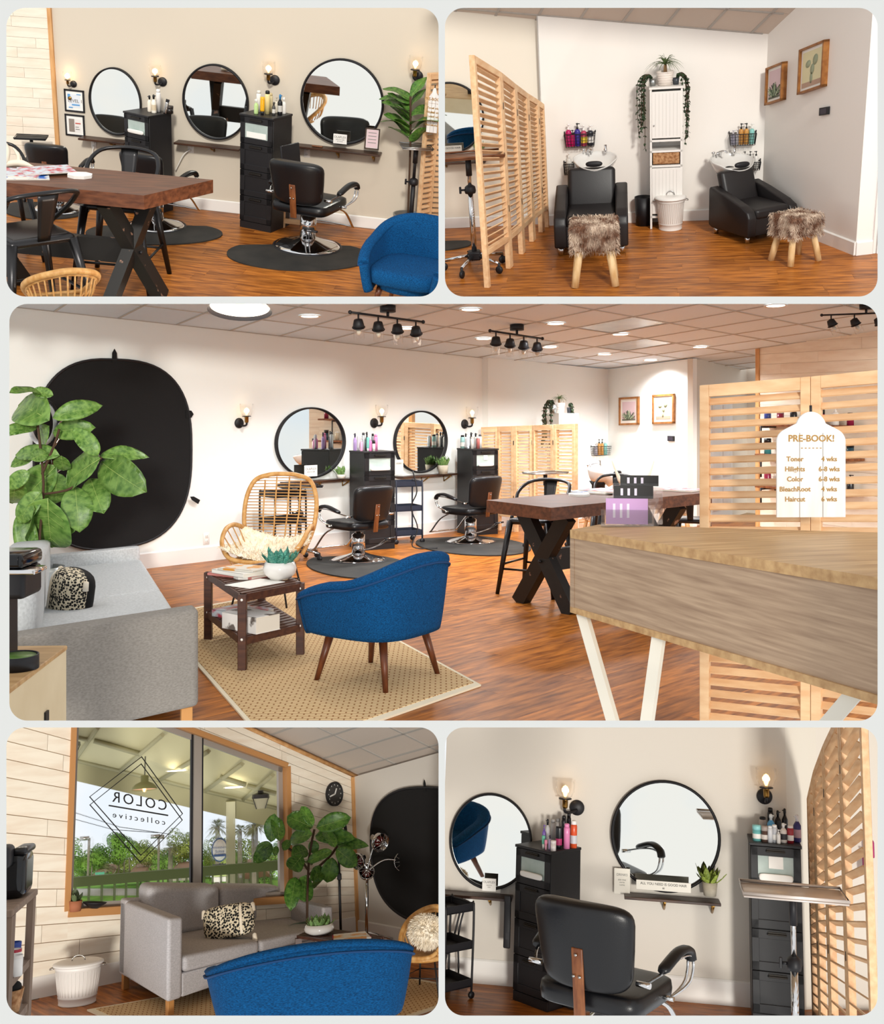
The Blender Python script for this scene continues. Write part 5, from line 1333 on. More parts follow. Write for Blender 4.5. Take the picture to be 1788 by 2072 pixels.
def trailing(potm, pr_, ph, strands, seed, lm, dirs):
    p = Proto(); rr = random.Random(seed)
    p.add('pot', G().lathe([(0, 0), (pr_ * .8, 0), (pr_, ph), (pr_ * .9, ph), (pr_ * .85, ph * .9), (0, ph * .9)], 18), potm)
    lf = pot_leaf_mesh(1, .32, lm, 4, .2, False, 3)
    for (dx, dy, drop) in strands:
        q = smooth_path([(0, 0, ph), (dx * .5, dy * .5, ph + .05), (dx, dy, ph * .4), (dx * 1.05 + rr.uniform(-.01, .01), dy, -drop * .5), (dx + rr.uniform(-.02, .02), dy, -drop)], 4)
        v = p.add('vine', G().tube(q, .003, 4), m_bark)
        for j in range(2, len(q)):
            for _ in range(3): p.add('leaf', lf, None, v, M=T(*q[j]) @ RZ(rr.uniform(0, 360)) @ RY(rr.uniform(20, 70)) @ SC(rr.uniform(.022, .038)))
    return p
m_dleaf = mat('dark trailing leaf', '#243322', .5, col2='#3c5232', scale=20, rndv=.2)
Q = R2.far(1320, 172, P.y); k = R2.ppm(Q); rr = random.Random(8)
put(R2, trailing(m_galv, 7.5 / k, 13 / k, [(-rr.uniform(.07, .15), -rr.uniform(.0, .08), rr.uniform(.25, .62)) for _ in range(9)], 5, m_dleaf, -1), 'trailing_plant', 'dark trailing plant in a tin spilling over the left side of the tower', 'plant', T(Q.x, P.y, h))
Q = R2.far(1367, 172, P.y)
put(R2, trailing(mat('dark glazed pot', '#3b3f45', .3), 7 / k, 13 / k, [(rr.uniform(.06, .12), -rr.uniform(.0, .08), rr.uniform(.25, .6)) for _ in range(8)], 6, m_dleaf, 1), 'trailing_plant', 'dark trailing plant spilling over the right side of the tower', 'plant', T(Q.x, P.y, h))
# pictures and thermostat on the right wall
def wall_quad(room, wall, pts):
    """left/right x with top and bottom rows -> centre, width, height, slope along the wall"""
    (xl, tl_, bl), (xr, tr, br) = pts; a, b = wall.at(xl, tl_), wall.at(xl, bl); c, d = wall.at(xr, tr), wall.at(xr, br)
    w = (Vector((c.x, c.y, 0)) - Vector((a.x, a.y, 0))).length; ctr = (a + b + c + d) / 4; hgt = ((a.z - b.z) + (c.z - d.z)) / 2
    return ctr, w, hgt, ((c.z + d.z) - (a.z + b.z)) / 2 / w
def agave_print(pr, w, h, y):
    rr = random.Random(2)
    pr.add('sand_ground', G().box(-w / 2, w / 2, y - .001, y, -h / 2, -h * .42), colmat('#6a6f60', .7))
    for i in range(46):
        a = rr.uniform(-85, 85); L = h * rr.uniform(.25, .5); x0 = rr.uniform(-.2, .2) * w
        g = G(); c = math.radians(90 - a); dx, dz = math.cos(c), math.sin(c); sx, sz = -dz, dx; hw = h * .03
        bx, bz = x0, -h * .42
        q = [(bx + sx * hw, bz + sz * hw), (bx - sx * hw, bz - sz * hw), (bx + dx * L, bz + dz * L)]
        q = [(max(-w / 2, min(w / 2, u)), max(-h / 2, min(h / 2, v))) for u, v in q]
        g.prism(q, y - .001 - .0003 * i, y); pr.add('printed_leaf', g, colmat(['#8f9d80', '#5f6d57', '#b5bfa0', '#3e483c'][i % 4], .7))
def cactus_print(pr, w, h, y):
    pr.add('printed_ground', G().box(-w / 2, w / 2, y - .001, y, -h / 2, -h * .36), colmat('#b99a86', .7))
    for (cx, cz, rx, rz, ro) in ((-.02, -.27, .07, .16, 0), (.02, -.03, .1, .15, -8), (.16, .21, .12, .15, -20), (-.2, .15, .13, .10, 20)):
        g = G(); g.lathe([(0, 0), (1, 0), (1, .001), (0, .001)], 24, M=T(cx * w, y, cz * h) @ RY(-ro) @ SC(rx * h, 1, rz * h) @ RX(90)); pr.add('printed_pad', g, colmat('#a3ac90', .7))
for pts, fn, mm, lb in ((((1557.5, 138, 211.5), (1592, 122, 203)), agave_print, m_pink, 'smaller framed agave print near the corner, top right view'), (((1624.6, 101, 190), (1676, 77, 176)), cactus_print, m_yel, 'larger framed cactus print nearer the doorway, top right view')):
    c, w, hgt, k = wall_quad(R2, W2r, pts)
    pr = frame_pic(w, hgt, .02, .06, m_framew, m_paper, mm, .025); fn(pr, w - .09, hgt - .09, -.039)
    put(R2, shear_proto(pr, k), 'framed_print', lb, 'picture', W2r.M(p=c))
c, w, hgt, k = wall_quad(R2, W2r, ((1661, 218, 234), (1679, 215, 231)))
pr = Proto(); pr.add('housing', G().rbox(-w / 2, w / 2, -.025, 0, -hgt / 2, hgt / 2, .004, 2), m_black); pr.add('display', G().box(-w * .36, w * .36, -.026, -.025, -hgt * .34, hgt * .34), mat('dark display', '#3a3340', .2))
put(R2, shear_proto(pr, k), 'thermostat', 'black thermostat on the right wall under the cactus print', 'thermostat', W2r.M(p=c))
floor_mat(R2, 890, 497, 130, .22, 'black rubber mat edge under the tray stand', 0)
# ================================================================== wide middle room
# ---- ceiling lamps: points on the tiled ceiling
O3, A3, B3 = CE3; N3 = A3.cross(B3).normalized()
if N3.z < 0: N3 = -N3
def on_ceiling(px, py, off=0.0):
    d = R3.dir(px, py); return R3.eye + d * ((O3 - N3 * off - R3.eye).dot(N3) / d.dot(N3))
QC = Matrix((A3.normalized(), N3.cross(A3.normalized()), N3)).transposed().to_4x4()
dn = [(626.5, 639.6), (952, 625.8), (1124, 654.4), (1255, 676), (1112, 702), (1223, 716.6), (1316, 728.7), (978.5, 685), (823, 664), (1416, 701.8), (1569, 618)]
words = ['round ceiling downlight nearest the dome pendant', 'round downlight right of the nearer spot bar, at the top edge', 'round downlight above the middle of the room, left of the grey panel', 'round downlight under the large grey ceiling panel', 'round downlight just right of the farther spot bar', 'round downlight left of the pale ceiling panel near the back', 'round downlight above the two framed prints', 'round downlight half behind the farther spot bar', 'round downlight behind the nearer spot bar', 'round downlight above the shaded corridor', 'round downlight at the top edge above the shiplap wall']
for i, (x, y) in enumerate(dn):
    P = on_ceiling(x, y, .004); s = 1.15
    M = T(*P) @ QC @ SC(s); put(R3, DOWN, 'ceiling_downlight', words[i], 'light', M, 'downlights of the middle view')
    l = bpy.data.lights.new('downlight_beam', 'SPOT'); l.energy = 145; l.spot_size = math.radians(150); l.spot_blend = .8; l.shadow_soft_size = .09; l.color = (.96, .98, 1)
    o = bpy.data.objects.new('downlight_beam', l); COL.objects.link(o); o.matrix_world = R3.M @ T(*(P - N3 * .03)) @ QC
def spot_bar(x0, y0, x1, y1, label):
    a, b = on_ceiling(x0, y0 - 7, .10), on_ceiling(x1, y1 - 6, .10); c = (a + b) / 2; d = b - a; L = d.length; s = L / .84
    x = d.normalized(); z = (N3 - x * N3.dot(x)).normalized(); y = z.cross(x); M = Matrix((x, y, z)).transposed().to_4x4(); M.translation = c + N3 * .10
    put(R3, TRACK, 'track_light', label, 'light', M @ SC(s, 1.25, 1.25), 'track lights of the middle view')
spot_bar(708, 636, 856, 655, 'nearer black four lamp spot bar with glass cylinders')
spot_bar(991, 674, 1097, 689, 'farther black four lamp spot bar with glass cylinders')
P = on_ceiling(1752, 616, .0); put(R3, TRACK, 'track_light', 'bright spot bar cut off in the upper right corner', 'light', T(*P) @ RZ(-28) @ SC(1.0), 'track lights of the middle view')
P = R3.far(485, 629, 8.4); k = R3.ppm(P); r = 65 / k; pr = Proto()
pr.add('shade', G().lathe([(r, 0), (r * .97, .03 * r), (r * .75, .38 * r), (r * .42, .62 * r), (r * .2, .7 * r), (r * .2, 1.0 * r), (0, 1.0 * r)], 36, caps=False), m_black, label='black outer shade')
pr.add('inner_reflector', G().lathe([(r * .985, .005), (r * .74, .36 * r), (r * .40, .59 * r), (0, .66 * r)], 36, caps=False), mat('white enamel inside', '#fff4e6', .5, emit=.35), 0)
pr.add('bulb', G().sell((0, 0, .3 * r), (.16 * r, .16 * r, .22 * r), 1, 1, 12, 8), m_bulb); pr.add('rod', G().cyl((0, 0, r), .012, .5, 8), m_black)
put(R3, pr, 'dome_pendant', 'black dome pendant lamp with glowing white inside', 'lamp', T(*P) @ RX(-14))
l = bpy.data.lights.new('pendant_light', 'POINT'); l.energy = 40; l.color = (1, .9, .75); l.shadow_soft_size = .1; o = bpy.data.objects.new('pendant_light', l); COL.objects.link(o); o.matrix_world = R3.M @ T(P.x, P.y, P.z + .1)
# ---- wall things
def backdrop(room, wall, cx, cy, x0, y0, x1, y1, label, straps):
    c = wall.at(cx, cy); rx0 = (wall.at(cx, cy) - wall.at(x0, cy)).length; rx1 = (wall.at(x1, cy) - wall.at(cx, cy)).length; rz0 = wall.at(cx, y0).z - c.z; rz1 = c.z - wall.at(cx, y1).z
    pts = []
    for i in range(64):
        a = 2 * PI * i / 64; e = .74; u, v = math.cos(a), math.sin(a)
        pts.append((math.copysign(abs(u) ** e, u) * (rx1 if u > 0 else rx0), math.copysign(abs(v) ** e, v) * (rz0 if v > 0 else rz1)))
    p = Proto(); p.add('cloth', G().prism(pts, -.012, 0), m_clothb); p.add('hoop', G().tube([(x, -.008, z) for x, z in pts], .014, 6, closed=True), m_black)
    for (sx, sy, w, h, rot) in straps:
        q = wall.at(sx, sy); k = room.ppm(q); d = q - c
        p.add('strap', G().prism([(-w / 2 / k, -h / 2 / k), (w / 2 / k, -h / 2 / k), (w / 2 / k * .9, h * .2 / k), (0, h / 2 / k), (-w / 2 / k * .9, h * .2 / k)], -.02, -.012, M=T(d.dot(wall.t), 0, d.z) @ RY(rot)), m_clothb)
    put(room, p, 'photo_backdrop', label, 'backdrop', wall.M(p=c + wall.n * .02))
backdrop(R3, W3, 228, 915, 66, 727.5, 384, 1109, 'large black pop-up photo backdrop on the cream wall, middle view', [(228, 720, 11, 28, 0), (380, 838, 16, 18, 90), (390, 1010, 9, 24, -60)])
for px, py, r, dx, lb in ((483, 856, 10.5, .03, 'leftmost wall sconce, right of the black backdrop'), (756, 856, 10, .03, 'wall sconce between the two round mirrors, middle view'), (939, 858, 9.5, .03, 'wall sconce above the far chest, middle view')):
    hang_sconce(R3, W3, px, py, r, dx, lb, 'sconces of the middle view')
hang_mirror(R3, W3, 556.7, 824, 697, 967, 'larger black framed round mirror above the rattan chair')
hang_mirror(R3, W3, 796, 831, 902.4, 956.5, 'smaller black framed round mirror between the two chests, middle view')
put_shelf(R3, W3, 566, 970, 707, 971, (634, 692), 'dark shelf under the larger mirror, middle view', 16)
put_shelf(R3, W3, 797.7, 961, 912.5, 959, (852, 897), 'dark shelf under the smaller mirror, middle view', 16)
card_on(R3, W3.M(628.5, 964, .12), .2, .135, m_paper, 'white product card in front of the larger mirror, middle view', text=[('OLAPLEX', .042, .09), ('HEALTHY HAIR', .018, .055)], name='product_card')
card_on(R3, W3.M(806.5, 961, .1), .16, .2, mat('clear acrylic', '#e9e4d8', .2), 'clear acrylic price card left on the far shelf, middle view', name='product_card', text=[('DRINKS', .03, .15)])
put(R3, succulent(mat('tiny white pot', '#ece6dc', .5), .06, .05, 22, .10, m_succ, 11), 'potted_succulent', 'tiny succulent at the right end of the near shelf, middle view', 'plant', W3.M(690, 968, .13))
put(R3, succulent(m_conc, .075, .12, 34, .12, m_succ, 12), 'potted_succulent', 'bushy succulent in a concrete pot on the far shelf, middle view', 'plant', W3.M(896, 959, .14))
put(R3, OUTLET, 'wall_outlet', 'white wall outlet low on the wall right of the backdrop', 'outlet', W3.M(417, 1090) @ SC(1.15))
# ---- chests and bottles
C31, s31 = on_floor(R3, chest(1), 'drawer_chest', 'black drawer chest behind the nearer salon chair, middle view', 'chest', 753, 1108, 30, top=912, real=1.24, group='black drawer chests of the middle view', sx=1.08, sy=1.08)
C32, s32 = on_floor(R3, chest(4), 'drawer_chest', 'black drawer chest left of the far slatted screen, middle view', 'chest', 966, 1079, 30, top=907, real=1.24, group='black drawer chests of the middle view', sx=1.08, sy=1.08)
w = 'the nearer chest of the middle view'
bottle_row(R3, C31, 1.24 * s31, [(718, 36, 7, 'spray', '#b79ad6', '#2b2540', None, 0, 'violet spray bottle, leftmost'), (725, 31, 6, 'tube', '#c8c3cc', '#8e8a92', None, -.1, 'pale grey tube'), (731, 27, 6, 'pump', '#e7a6c8', '#efe6ea', None, -.12, 'small pink pump bottle'), (735, 36, 7, 'can', '#cfd3d6', '#4a4c50', None, .1, 'silver can'), (742, 38, 7, 'spray', '#26242a', '#151517', None, .08, 'tall black spray bottle'), (744, 28, 6, 'tube', '#7bc4b8', '#e9e9e4', None, -.12, 'mint tube'), (749, 30, 7, 'spray', '#d977ae', '#e9dfe6', None, -.1, 'rose spray bottle'), (754, 34, 6, 'can', '#8b8f93', '#1b1b1d', None, .1, 'dark grey can'), (760, 33, 8, 'can', '#e88fbd', '#e48ab9', None, 0, 'tall bright pink can, rightmost'), (756, 22, 6, 'jar', '#f0e8e4', '#1c1c1e', None, -.14, 'small white jar with black cap')], w, 'bottles on the near chest of the middle view')
w = 'the far chest of the middle view'
bottle_row(R3, C32, 1.24 * s32, [(935.5, 27, 9, 'can', '#9cc7c4', '#1b1b1d', '#e9e7e2', -.05, 'aqua can with black cap, leftmost'), (942, 30, 7, 'spray', '#e9e6e2', '#1b1b1d', None, .1, 'white spray bottle with black head'), (947, 24, 7, 'tube', '#dfe7ee', '#dfe7ee', None, -.12, 'pale blue tube'), (953, 32, 8, 'spray', '#2a2a2e', '#151517', None, .08, 'black spray bottle'), (955, 24, 7, 'can', '#e8e4de', '#c9c4bc', None, -.12, 'short white can'), (962, 31, 8, 'spray', '#c9c7c4', '#151517', None, .05, 'grey spray bottle with black head'), (967, 24, 7, 'can', '#b86a66', '#e6e1db', None, -.1, 'reddish can'), (971, 28, 7, 'can', '#e4e1de', '#5a5a5e', None, 0, 'white can with grey cap, rightmost')], w, 'bottles on the far chest of the middle view')
# ---- salon chairs, mats, carts
floor_mat(R3, 728, 1146, 205, .95, 'black rubber mat under the nearer salon chair, middle view', 20, cut=.8)
floor_mat(R3, 955, 1104, 215, 1.0, 'black rubber mat under the farther salon chair, middle view', 20, cut=.8)
gp = 'salon chairs of the middle view'
on_floor(R3, CHAIR, 'salon_chair', 'nearer black salon chair before the open trolley, middle view', 'chair', 725, 1135, 222, top=980, real=.985, group=gp, sx=1.26, sy=1.22)
on_floor(R3, CHAIR, 'salon_chair', 'farther black salon chair before the far chest, middle view', 'chair', 952, 1098, 222, top=961, real=.985, group=gp, sx=1.26, sy=1.22)
def rolling_cart(w, d, h, m, tiers=3):
    p = Proto()
    for i in range(tiers):
        z = .1 + i * (h - .16) / (tiers - 1)
        g = G().box(-w / 2, w / 2, -d / 2, d / 2, z, z + .012).box(-w / 2, w / 2, -d / 2, -d / 2 + .006, z, z + .07).box(-w / 2, w / 2, d / 2 - .006, d / 2, z, z + .07).box(-w / 2, -w / 2 + .006, -d / 2, d / 2, z, z + .07).box(w / 2 - .006, w / 2, -d / 2, d / 2, z, z + .07)
        p.add('tier', g, m)
    for sx in (-1, 1):
        p.add('side_frame', G().tube(smooth_path([(sx * w / 2, -d / 2, .05), (sx * w / 2, -d / 2, h - .05), (sx * w / 2, -d / 2 + .05, h), (sx * w / 2, d / 2 - .05, h), (sx * w / 2, d / 2, h - .05), (sx * w / 2, d / 2, .05)], 4), .011, 6), m)
        for sy in (-1, 1): p.add('caster', G().lathe([(0, -.012), (.03, -.012), (.03, .012), (0, .012)], 12, M=T(sx * w / 2, sy * d / 2, .03) @ RX(90)), m_black)
    return p
on_floor(R3, rolling_cart(.36, .32, .78, mat('navy trolley steel', '#262b3a', .4)), 'rolling_cart', 'navy three tier trolley between the chests, middle view', 'cart', 818, 1097, 25, top=974, real=.78)
on_floor(R3, rolling_cart(.42, .34, .78, m_black), 'rolling_cart', 'black three tier trolley seen through the rattan chair back', 'cart', 572, 1128, 40, top=994, real=.78)
on_floor(R3, tray_stand(.5, .34, .9, m_black, tray_m=m_black), 'tray_stand', 'dark tray stand behind the rattan chair, middle view', 'stand', 606, 1133, 20, top=984, real=.9)
# dryers hooked over trolley: cables
piece(R3, 'extension_cord', G().tube(smooth_path([C31 + Vector((.5, -.1, .95)), C31 + Vector((.55, -.1, .7)), C31 + Vector((.48, -.1, .5)), C31 + Vector((.56, -.1, .25)), C31 + Vector((.5, -.15, .03)), C31 + Vector((.8, -.2, .02))], 5), .008, 5), m_black, label='black cord hanging down at the trolley, middle view', cat='cord')
# ---- lounge: rug, rattan chair, table, blue chair, sofa
rb, rc = R3.fl(612, 1191), R3.fl(973, 1389); rd = R3.fl(560, 1534); ra = rb + (rd - rc)
pr = Proto(); o = Vector((rb + rc + rd + ra) / 4); o.z = 0
def inset(f): return [o.lerp(Vector((q.x, q.y, 0)), f) - o for q in (ra, rb, rc, rd)]
def quad_slab(q, z0, z1):
    g = G(); g.add([v + Vector((0, 0, z0)) for v in q] + [v + Vector((0, 0, z1)) for v in q], [(3, 2, 1, 0), (4, 5, 6, 7), (0, 1, 5, 4), (1, 2, 6, 5), (2, 3, 7, 6), (3, 0, 4, 7)]); return g
pr.add('binding', quad_slab(inset(1.0), .001, .012), m_rugb, label='cream fabric binding')
pr.add('weave', quad_slab(inset(.965), .012, .016), m_rug)
put(R3, pr, 'sisal_rug', 'woven sisal rug with cream binding under the blue chair', 'rug', T(*o))
def rotpt(x, y): return None
Pr, sr_ = on_floor(R3, RATTAN, 'rattan_chair', 'high backed rattan armchair draped with sheepskin', 'chair', 543, 1222, -10, top=960, real=1.105, sx=.97, sy=1.0)
put(R3, FLEECE, 'sheepskin', 'cream sheepskin on the high backed rattan chair', 'throw', T(*Pr) @ RZ(-10) @ SC(sr_ * .98, sr_, sr_))
# slatted side table
zt = R3.vz(R3.fl(494, 1366), 1205); TL, TF, TR = R3.fl(420, 1156, zt), R3.fl(490, 1201, zt), R3.fl(609, 1178, zt); TBk = TL + (TR - TF)
ctr = (TL + TR) / 2; o = Vector((ctr.x, ctr.y, 0)); pr = Proto(); q4 = [Vector((v.x, v.y, 0)) - o for v in (TL, TF, TR, TBk)]
def tray_of_slats(z, nm, n=13):
    g = G()
    for i in range(4): beam(g, q4[i] + Vector((0, 0, z - .03)), q4[(i + 1) % 4] + Vector((0, 0, z - .03)), .05, .025, Vector((0, 0, 1)).cross(q4[(i + 1) % 4] - q4[i]))
    r = pr.add(nm, g, m_slat)
    for i in range(n):
        f = (i + .5) / n; a, b = q4[0].lerp(q4[1], f), q4[3].lerp(q4[2], f); gg = G(); beam(gg, a + Vector((0, 0, z - .008)), b + Vector((0, 0, z - .008)), .016, (q4[0] - q4[1]).length / n * .66, (q4[1] - q4[0])); pr.add('slat', gg, m_slat, r)
tray_of_slats(zt, 'top_frame'); tray_of_slats(zt * .45, 'shelf_frame')
for v in q4:
    vv = v * .985; lg = pr.add('leg', G().rbox(vv.x - .028, vv.x + .028, vv.y - .028, vv.y + .028, 0, zt - .005, .004, 1), m_slat)
    for z in (zt - .04, zt * .42): pr.add('bolt_cap', G().sell((vv.x, vv.y - .028, z), (.009, .005, .009), 1, 1, 8, 6), m_whitep, lg)
put(R3, pr, 'side_table', 'dark slatted two tier side table beside the sofa', 'table', T(*o))
def book(w, d, h, cov, pag=m_pages):
    p = Proto(); p.add('pages', G().box(-w / 2 + .004, w / 2 - .003, -d / 2 + .004, d / 2 - .004, .002, h - .002), pag); p.add('cover', G().box(-w / 2, w / 2, -d / 2, d / 2, 0, .003).box(-w / 2, w / 2, -d / 2, d / 2, h - .003, h).box(-w / 2, -w / 2 + .003, -d / 2, d / 2, 0, h), cov); return p
ta = math.degrees(math.atan2((TR - TF).y, (TR - TF).x))
for px, py, z, w_, d_, h_, cm, rot, lb in ((492, 1163, zt, .30, .42, .02, colmat('#c77f78', .5), ta + 4, 'pink covered book, lowest on the side table'), (489, 1160, zt + .021, .26, .36, .028, colmat('#e9e6de', .4), ta - 6, 'thick pale book in the side table stack'), (497, 1151, zt + .05, .24, .32, .012, mat('food magazine', '#d9d4ca', .35, col2='#d9953a', scale=9, lo=.5, hi=.56), ta + 8, 'magazine with an orange dish on its cover, topmost on the side table')):
    put(R3, book(w_, d_, h_, cm), 'book', lb, 'book', T(*R3.fl(px, py, z)) @ RZ(rot), 'books on the side table')
piece(R3, 'coaster', G().prism([(.085 * math.cos(PI / 8 + k * PI / 4), .12 * math.sin(PI / 8 + k * PI / 4)) for k in range(8)], 0, .022, axis='z'), m_paper, M=T(*R3.fl(497, 1168, zt)), label='white octagonal coaster on the side table', cat='coaster')
piece(R3, 'leaflet', G().box(-.17, .17, -.12, .12, 0, .003), m_paper, M=T(*R3.fl(516, 1181, zt)) @ RZ(ta), label='white leaflet under the succulent bowl', cat='paper')
Q = R3.fl(566, 1172, zt + .004); k = R3.ppm(Q)
put(R3, succulent(m_porc, 34 / k, 36 / k, 60, .10, m_succb, 21, bowl=True), 'succulent_bowl', 'round white bowl of green succulents on the side table', 'plant', T(*Q))
zs = zt * .45
for i, (px, py, w_, d_, h_, cm, rot, lb) in enumerate(((492, 1246, .26, .36, .05, m_mag, ta + 5, 'pile of pink magazines on the lower shelf'), (508, 1272, .22, .34, .11, mat('white photo book', '#eeeae6', .4, col2='#6d645f', scale=7, lo=.55, hi=.6), ta - 3, 'thick white photo book at the front of the lower shelf'))):
    put(R3, book(w_, d_, h_, cm), 'book', lb, 'book', T(*R3.fl(px, py, zs)) @ RZ(rot), 'books on the side table')
Pb, sb = on_floor(R3, BARREL, 'barrel_chair', 'peacock blue barrel chair seen from behind on the sisal rug', 'chair', 764, 1374, 236, top=1107, real=.84, sx=1.12, sy=1.12)
# sofa: near arm front corner N, far arm front corner Fp
N_, F_ = R3.fl(402, 1470), R3.fl(280, 1172)
def sofa(room, N_, F_, hN, hF, depth, vdir, seat_f=.62, aw=.2, m1=m_sofa, m2=m_sofa_shaded, back_f=1.35):
    """N_, F_: front lower corners of the two arms; vdir: unit vector to the back; heights taper between the ends as measured"""
    p = Proto(); L = (F_ - N_).length; u = (F_ - N_).normalized(); o = Vector((N_.x, N_.y, 0))
    def q(a, b, z): return u * a + vdir * b + Vector((0, 0, z * (hN + (hF - hN) * a / L)))
    def blk(a0, a1, b0, b1, z0, z1, r=.05, seg=3):
        g = G().rbox(0, 1, 0, 1, 0, 1, .001, 1); bm = bmesh.new(); bmesh.ops.create_cube(bm, size=1)
        for v in bm.verts: v.co = Vector(((a0 + a1) / 2 + v.co.x * (a1 - a0), (b0 + b1) / 2 + v.co.y * (b1 - b0), (z0 + z1) / 2 + v.co.z * (z1 - z0)))
        bmesh.ops.bevel(bm, geom=bm.edges[:], offset=min(r, .45 * min(a1 - a0, b1 - b0, z1 - z0)), segments=seg, affect='EDGES', profile=.5)
        bm.verts.index_update(); g = G(); g.add([q(*v.co) for v in bm.verts], [[w.index for w in f.verts] for f in bm.faces], [max(abs(c) for c in f.normal) < .999 for f in bm.faces]); bm.free(); return g
    lf = .17
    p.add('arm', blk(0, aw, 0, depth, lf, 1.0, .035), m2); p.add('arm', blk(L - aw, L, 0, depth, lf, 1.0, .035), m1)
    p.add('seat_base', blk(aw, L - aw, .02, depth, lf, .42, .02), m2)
    for i in range(2):
        a0 = aw + .005 + i * (L - 2 * aw) / 2; a1 = a0 + (L - 2 * aw) / 2 - .01
        p.add('seat_cushion', blk(a0, a1, -.01, depth * .78, .42, seat_f, .05, 4), m1)
        p.add('back_cushion', blk(a0, a1, depth * .68, depth * .95, seat_f - .03, back_f, .09, 4), m1)
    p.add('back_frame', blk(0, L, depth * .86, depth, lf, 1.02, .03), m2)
    for a in (.06, L - .06):
        for b in (.07, depth - .07): p.add('leg', blk(a - .035, a + .035, b - .035, b + .035, 0, lf, .004, 1), m_oakleg, label='pale wood block leg')
    return p, o
vd = R3.fl(19, 1278, R3.vz(N_, 1232)) - R3.fl(386, 1223, R3.vz(N_, 1232)); vd.z = 0; vd.normalize()
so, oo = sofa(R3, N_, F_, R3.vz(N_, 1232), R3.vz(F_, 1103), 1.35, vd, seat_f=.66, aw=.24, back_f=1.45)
put(R3, so, 'sofa', 'light grey two seat sofa at the left edge of the middle view', 'sofa', T(*oo))
def pillow(w, h, t, bands):
    p = Proto(); p.add('cover', G().sell((0, 0, 0), (w / 2, t / 2, h / 2), .45, .9, 28, 14), mat('black cream ikat weave', '#151313', .9, col2='#dccfb4', scale=58, kind='vor', lo=.46, hi=.58))
    for x in bands: p.add('fringe_band', G().sell((x * w, 0, 0), (w * .055, t * .5, h * .47), .45, .9, 16, 12), m_fur, 0)
    p.add('back_panel', G().sell((0, t * .10, 0), (w / 2 * .995, t / 2, h / 2 * .995), .45, .9, 24, 12), m_clothb, 0)
    for sx in (-1, 1):
        for sz in (-1, 1): p.add('tassel', G().lathe([(0, 0), (.018, -.01), (.024, -.07), (0, -.075)], 10, c=(sx * w * .48, 0, sz * h * .46)), m_fur, 0)
    return p
P = R3.far(142, 1207, 7.6); k = R3.ppm(P)
put(R3, pillow(95 / k, 108 / k, .24, (-.28,)), 'throw_pillow', 'patterned black and cream pillow on the sofa at the left, middle view', 'pillow', T(*P) @ RZ(-38) @ RY(14))
# cabinet corner and coffee machine at the left edge
zc = 1.0; a, b = R3.fl(136, 1307, zc), R3.fl(158, 1462, zc)
yn = 3.0; p0 = R3.far(134, 1306, 4.6); pz = p0.z; pr = Proto()
pr.add('body', G().box(-1.0, 0, -.9, 0, -.6, -.02), mat('birch side panel', '#d8c4a0', .6, col2='#e2d0ae', scale=3)); pr.add('top', G().rbox(-1.0, .004, -.9, .004, -.02, 0, .004, 1), m_deskt); pr.add('latch', G().box(-.005, .008, -.3, -.26, -.24, -.2), m_black)
put(R3, pr, 'side_cabinet', 'blurred pale wooden cabinet corner at the lower left edge', 'cabinet', T(p0.x, p0.y, pz) @ RZ(3))
P = R3.far(35, 1345, 4.2); k = R3.ppm(P); pr = Proto(); r = 42 / k
pr.add('dish', G().lathe([(0, 0), (r, 0), (r, 28 / k), (r * .93, 28 / k), (r * .9, 22 / k), (0, 22 / k)], 32), m_black); pr.add('leaf_fill', G().lathe([(0, 23 / k), (r * .88, 23 / k), (r * .88, 26 / k), (0, 26 / k)], 24), m_leafl)
put(R3, pr, 'round_dish', 'black round dish with green filling on the left cabinet corner', 'dish', T(P.x, P.y, pz))
P = R3.far(30, 1205, 4.35); k = R3.ppm(P); pr = Proto()
pr.add('body', G().rbox(-.1, 38 / k, -.1, .1, 0, 62 / k, .02, 3), m_black); pr.add('head', G().rbox(-.1, 40 / k, -.13, .1, 62 / k, 92 / k, .02, 3), mat('glossy black', '#0d0d10', .12)); pr.add('chrome_band', G().rbox(-.1, 66 / k, -.135, .0, 52 / k, 62 / k, .006, 2), m_chrome); pr.add('foot', G().box(-.1, -14 / k, -.1, .1, -(P.z - pz), 0), m_black)
put(R3, pr, 'coffee_machine', 'black coffee machine cut off by the left edge, middle view', 'coffee machine', T(*P))
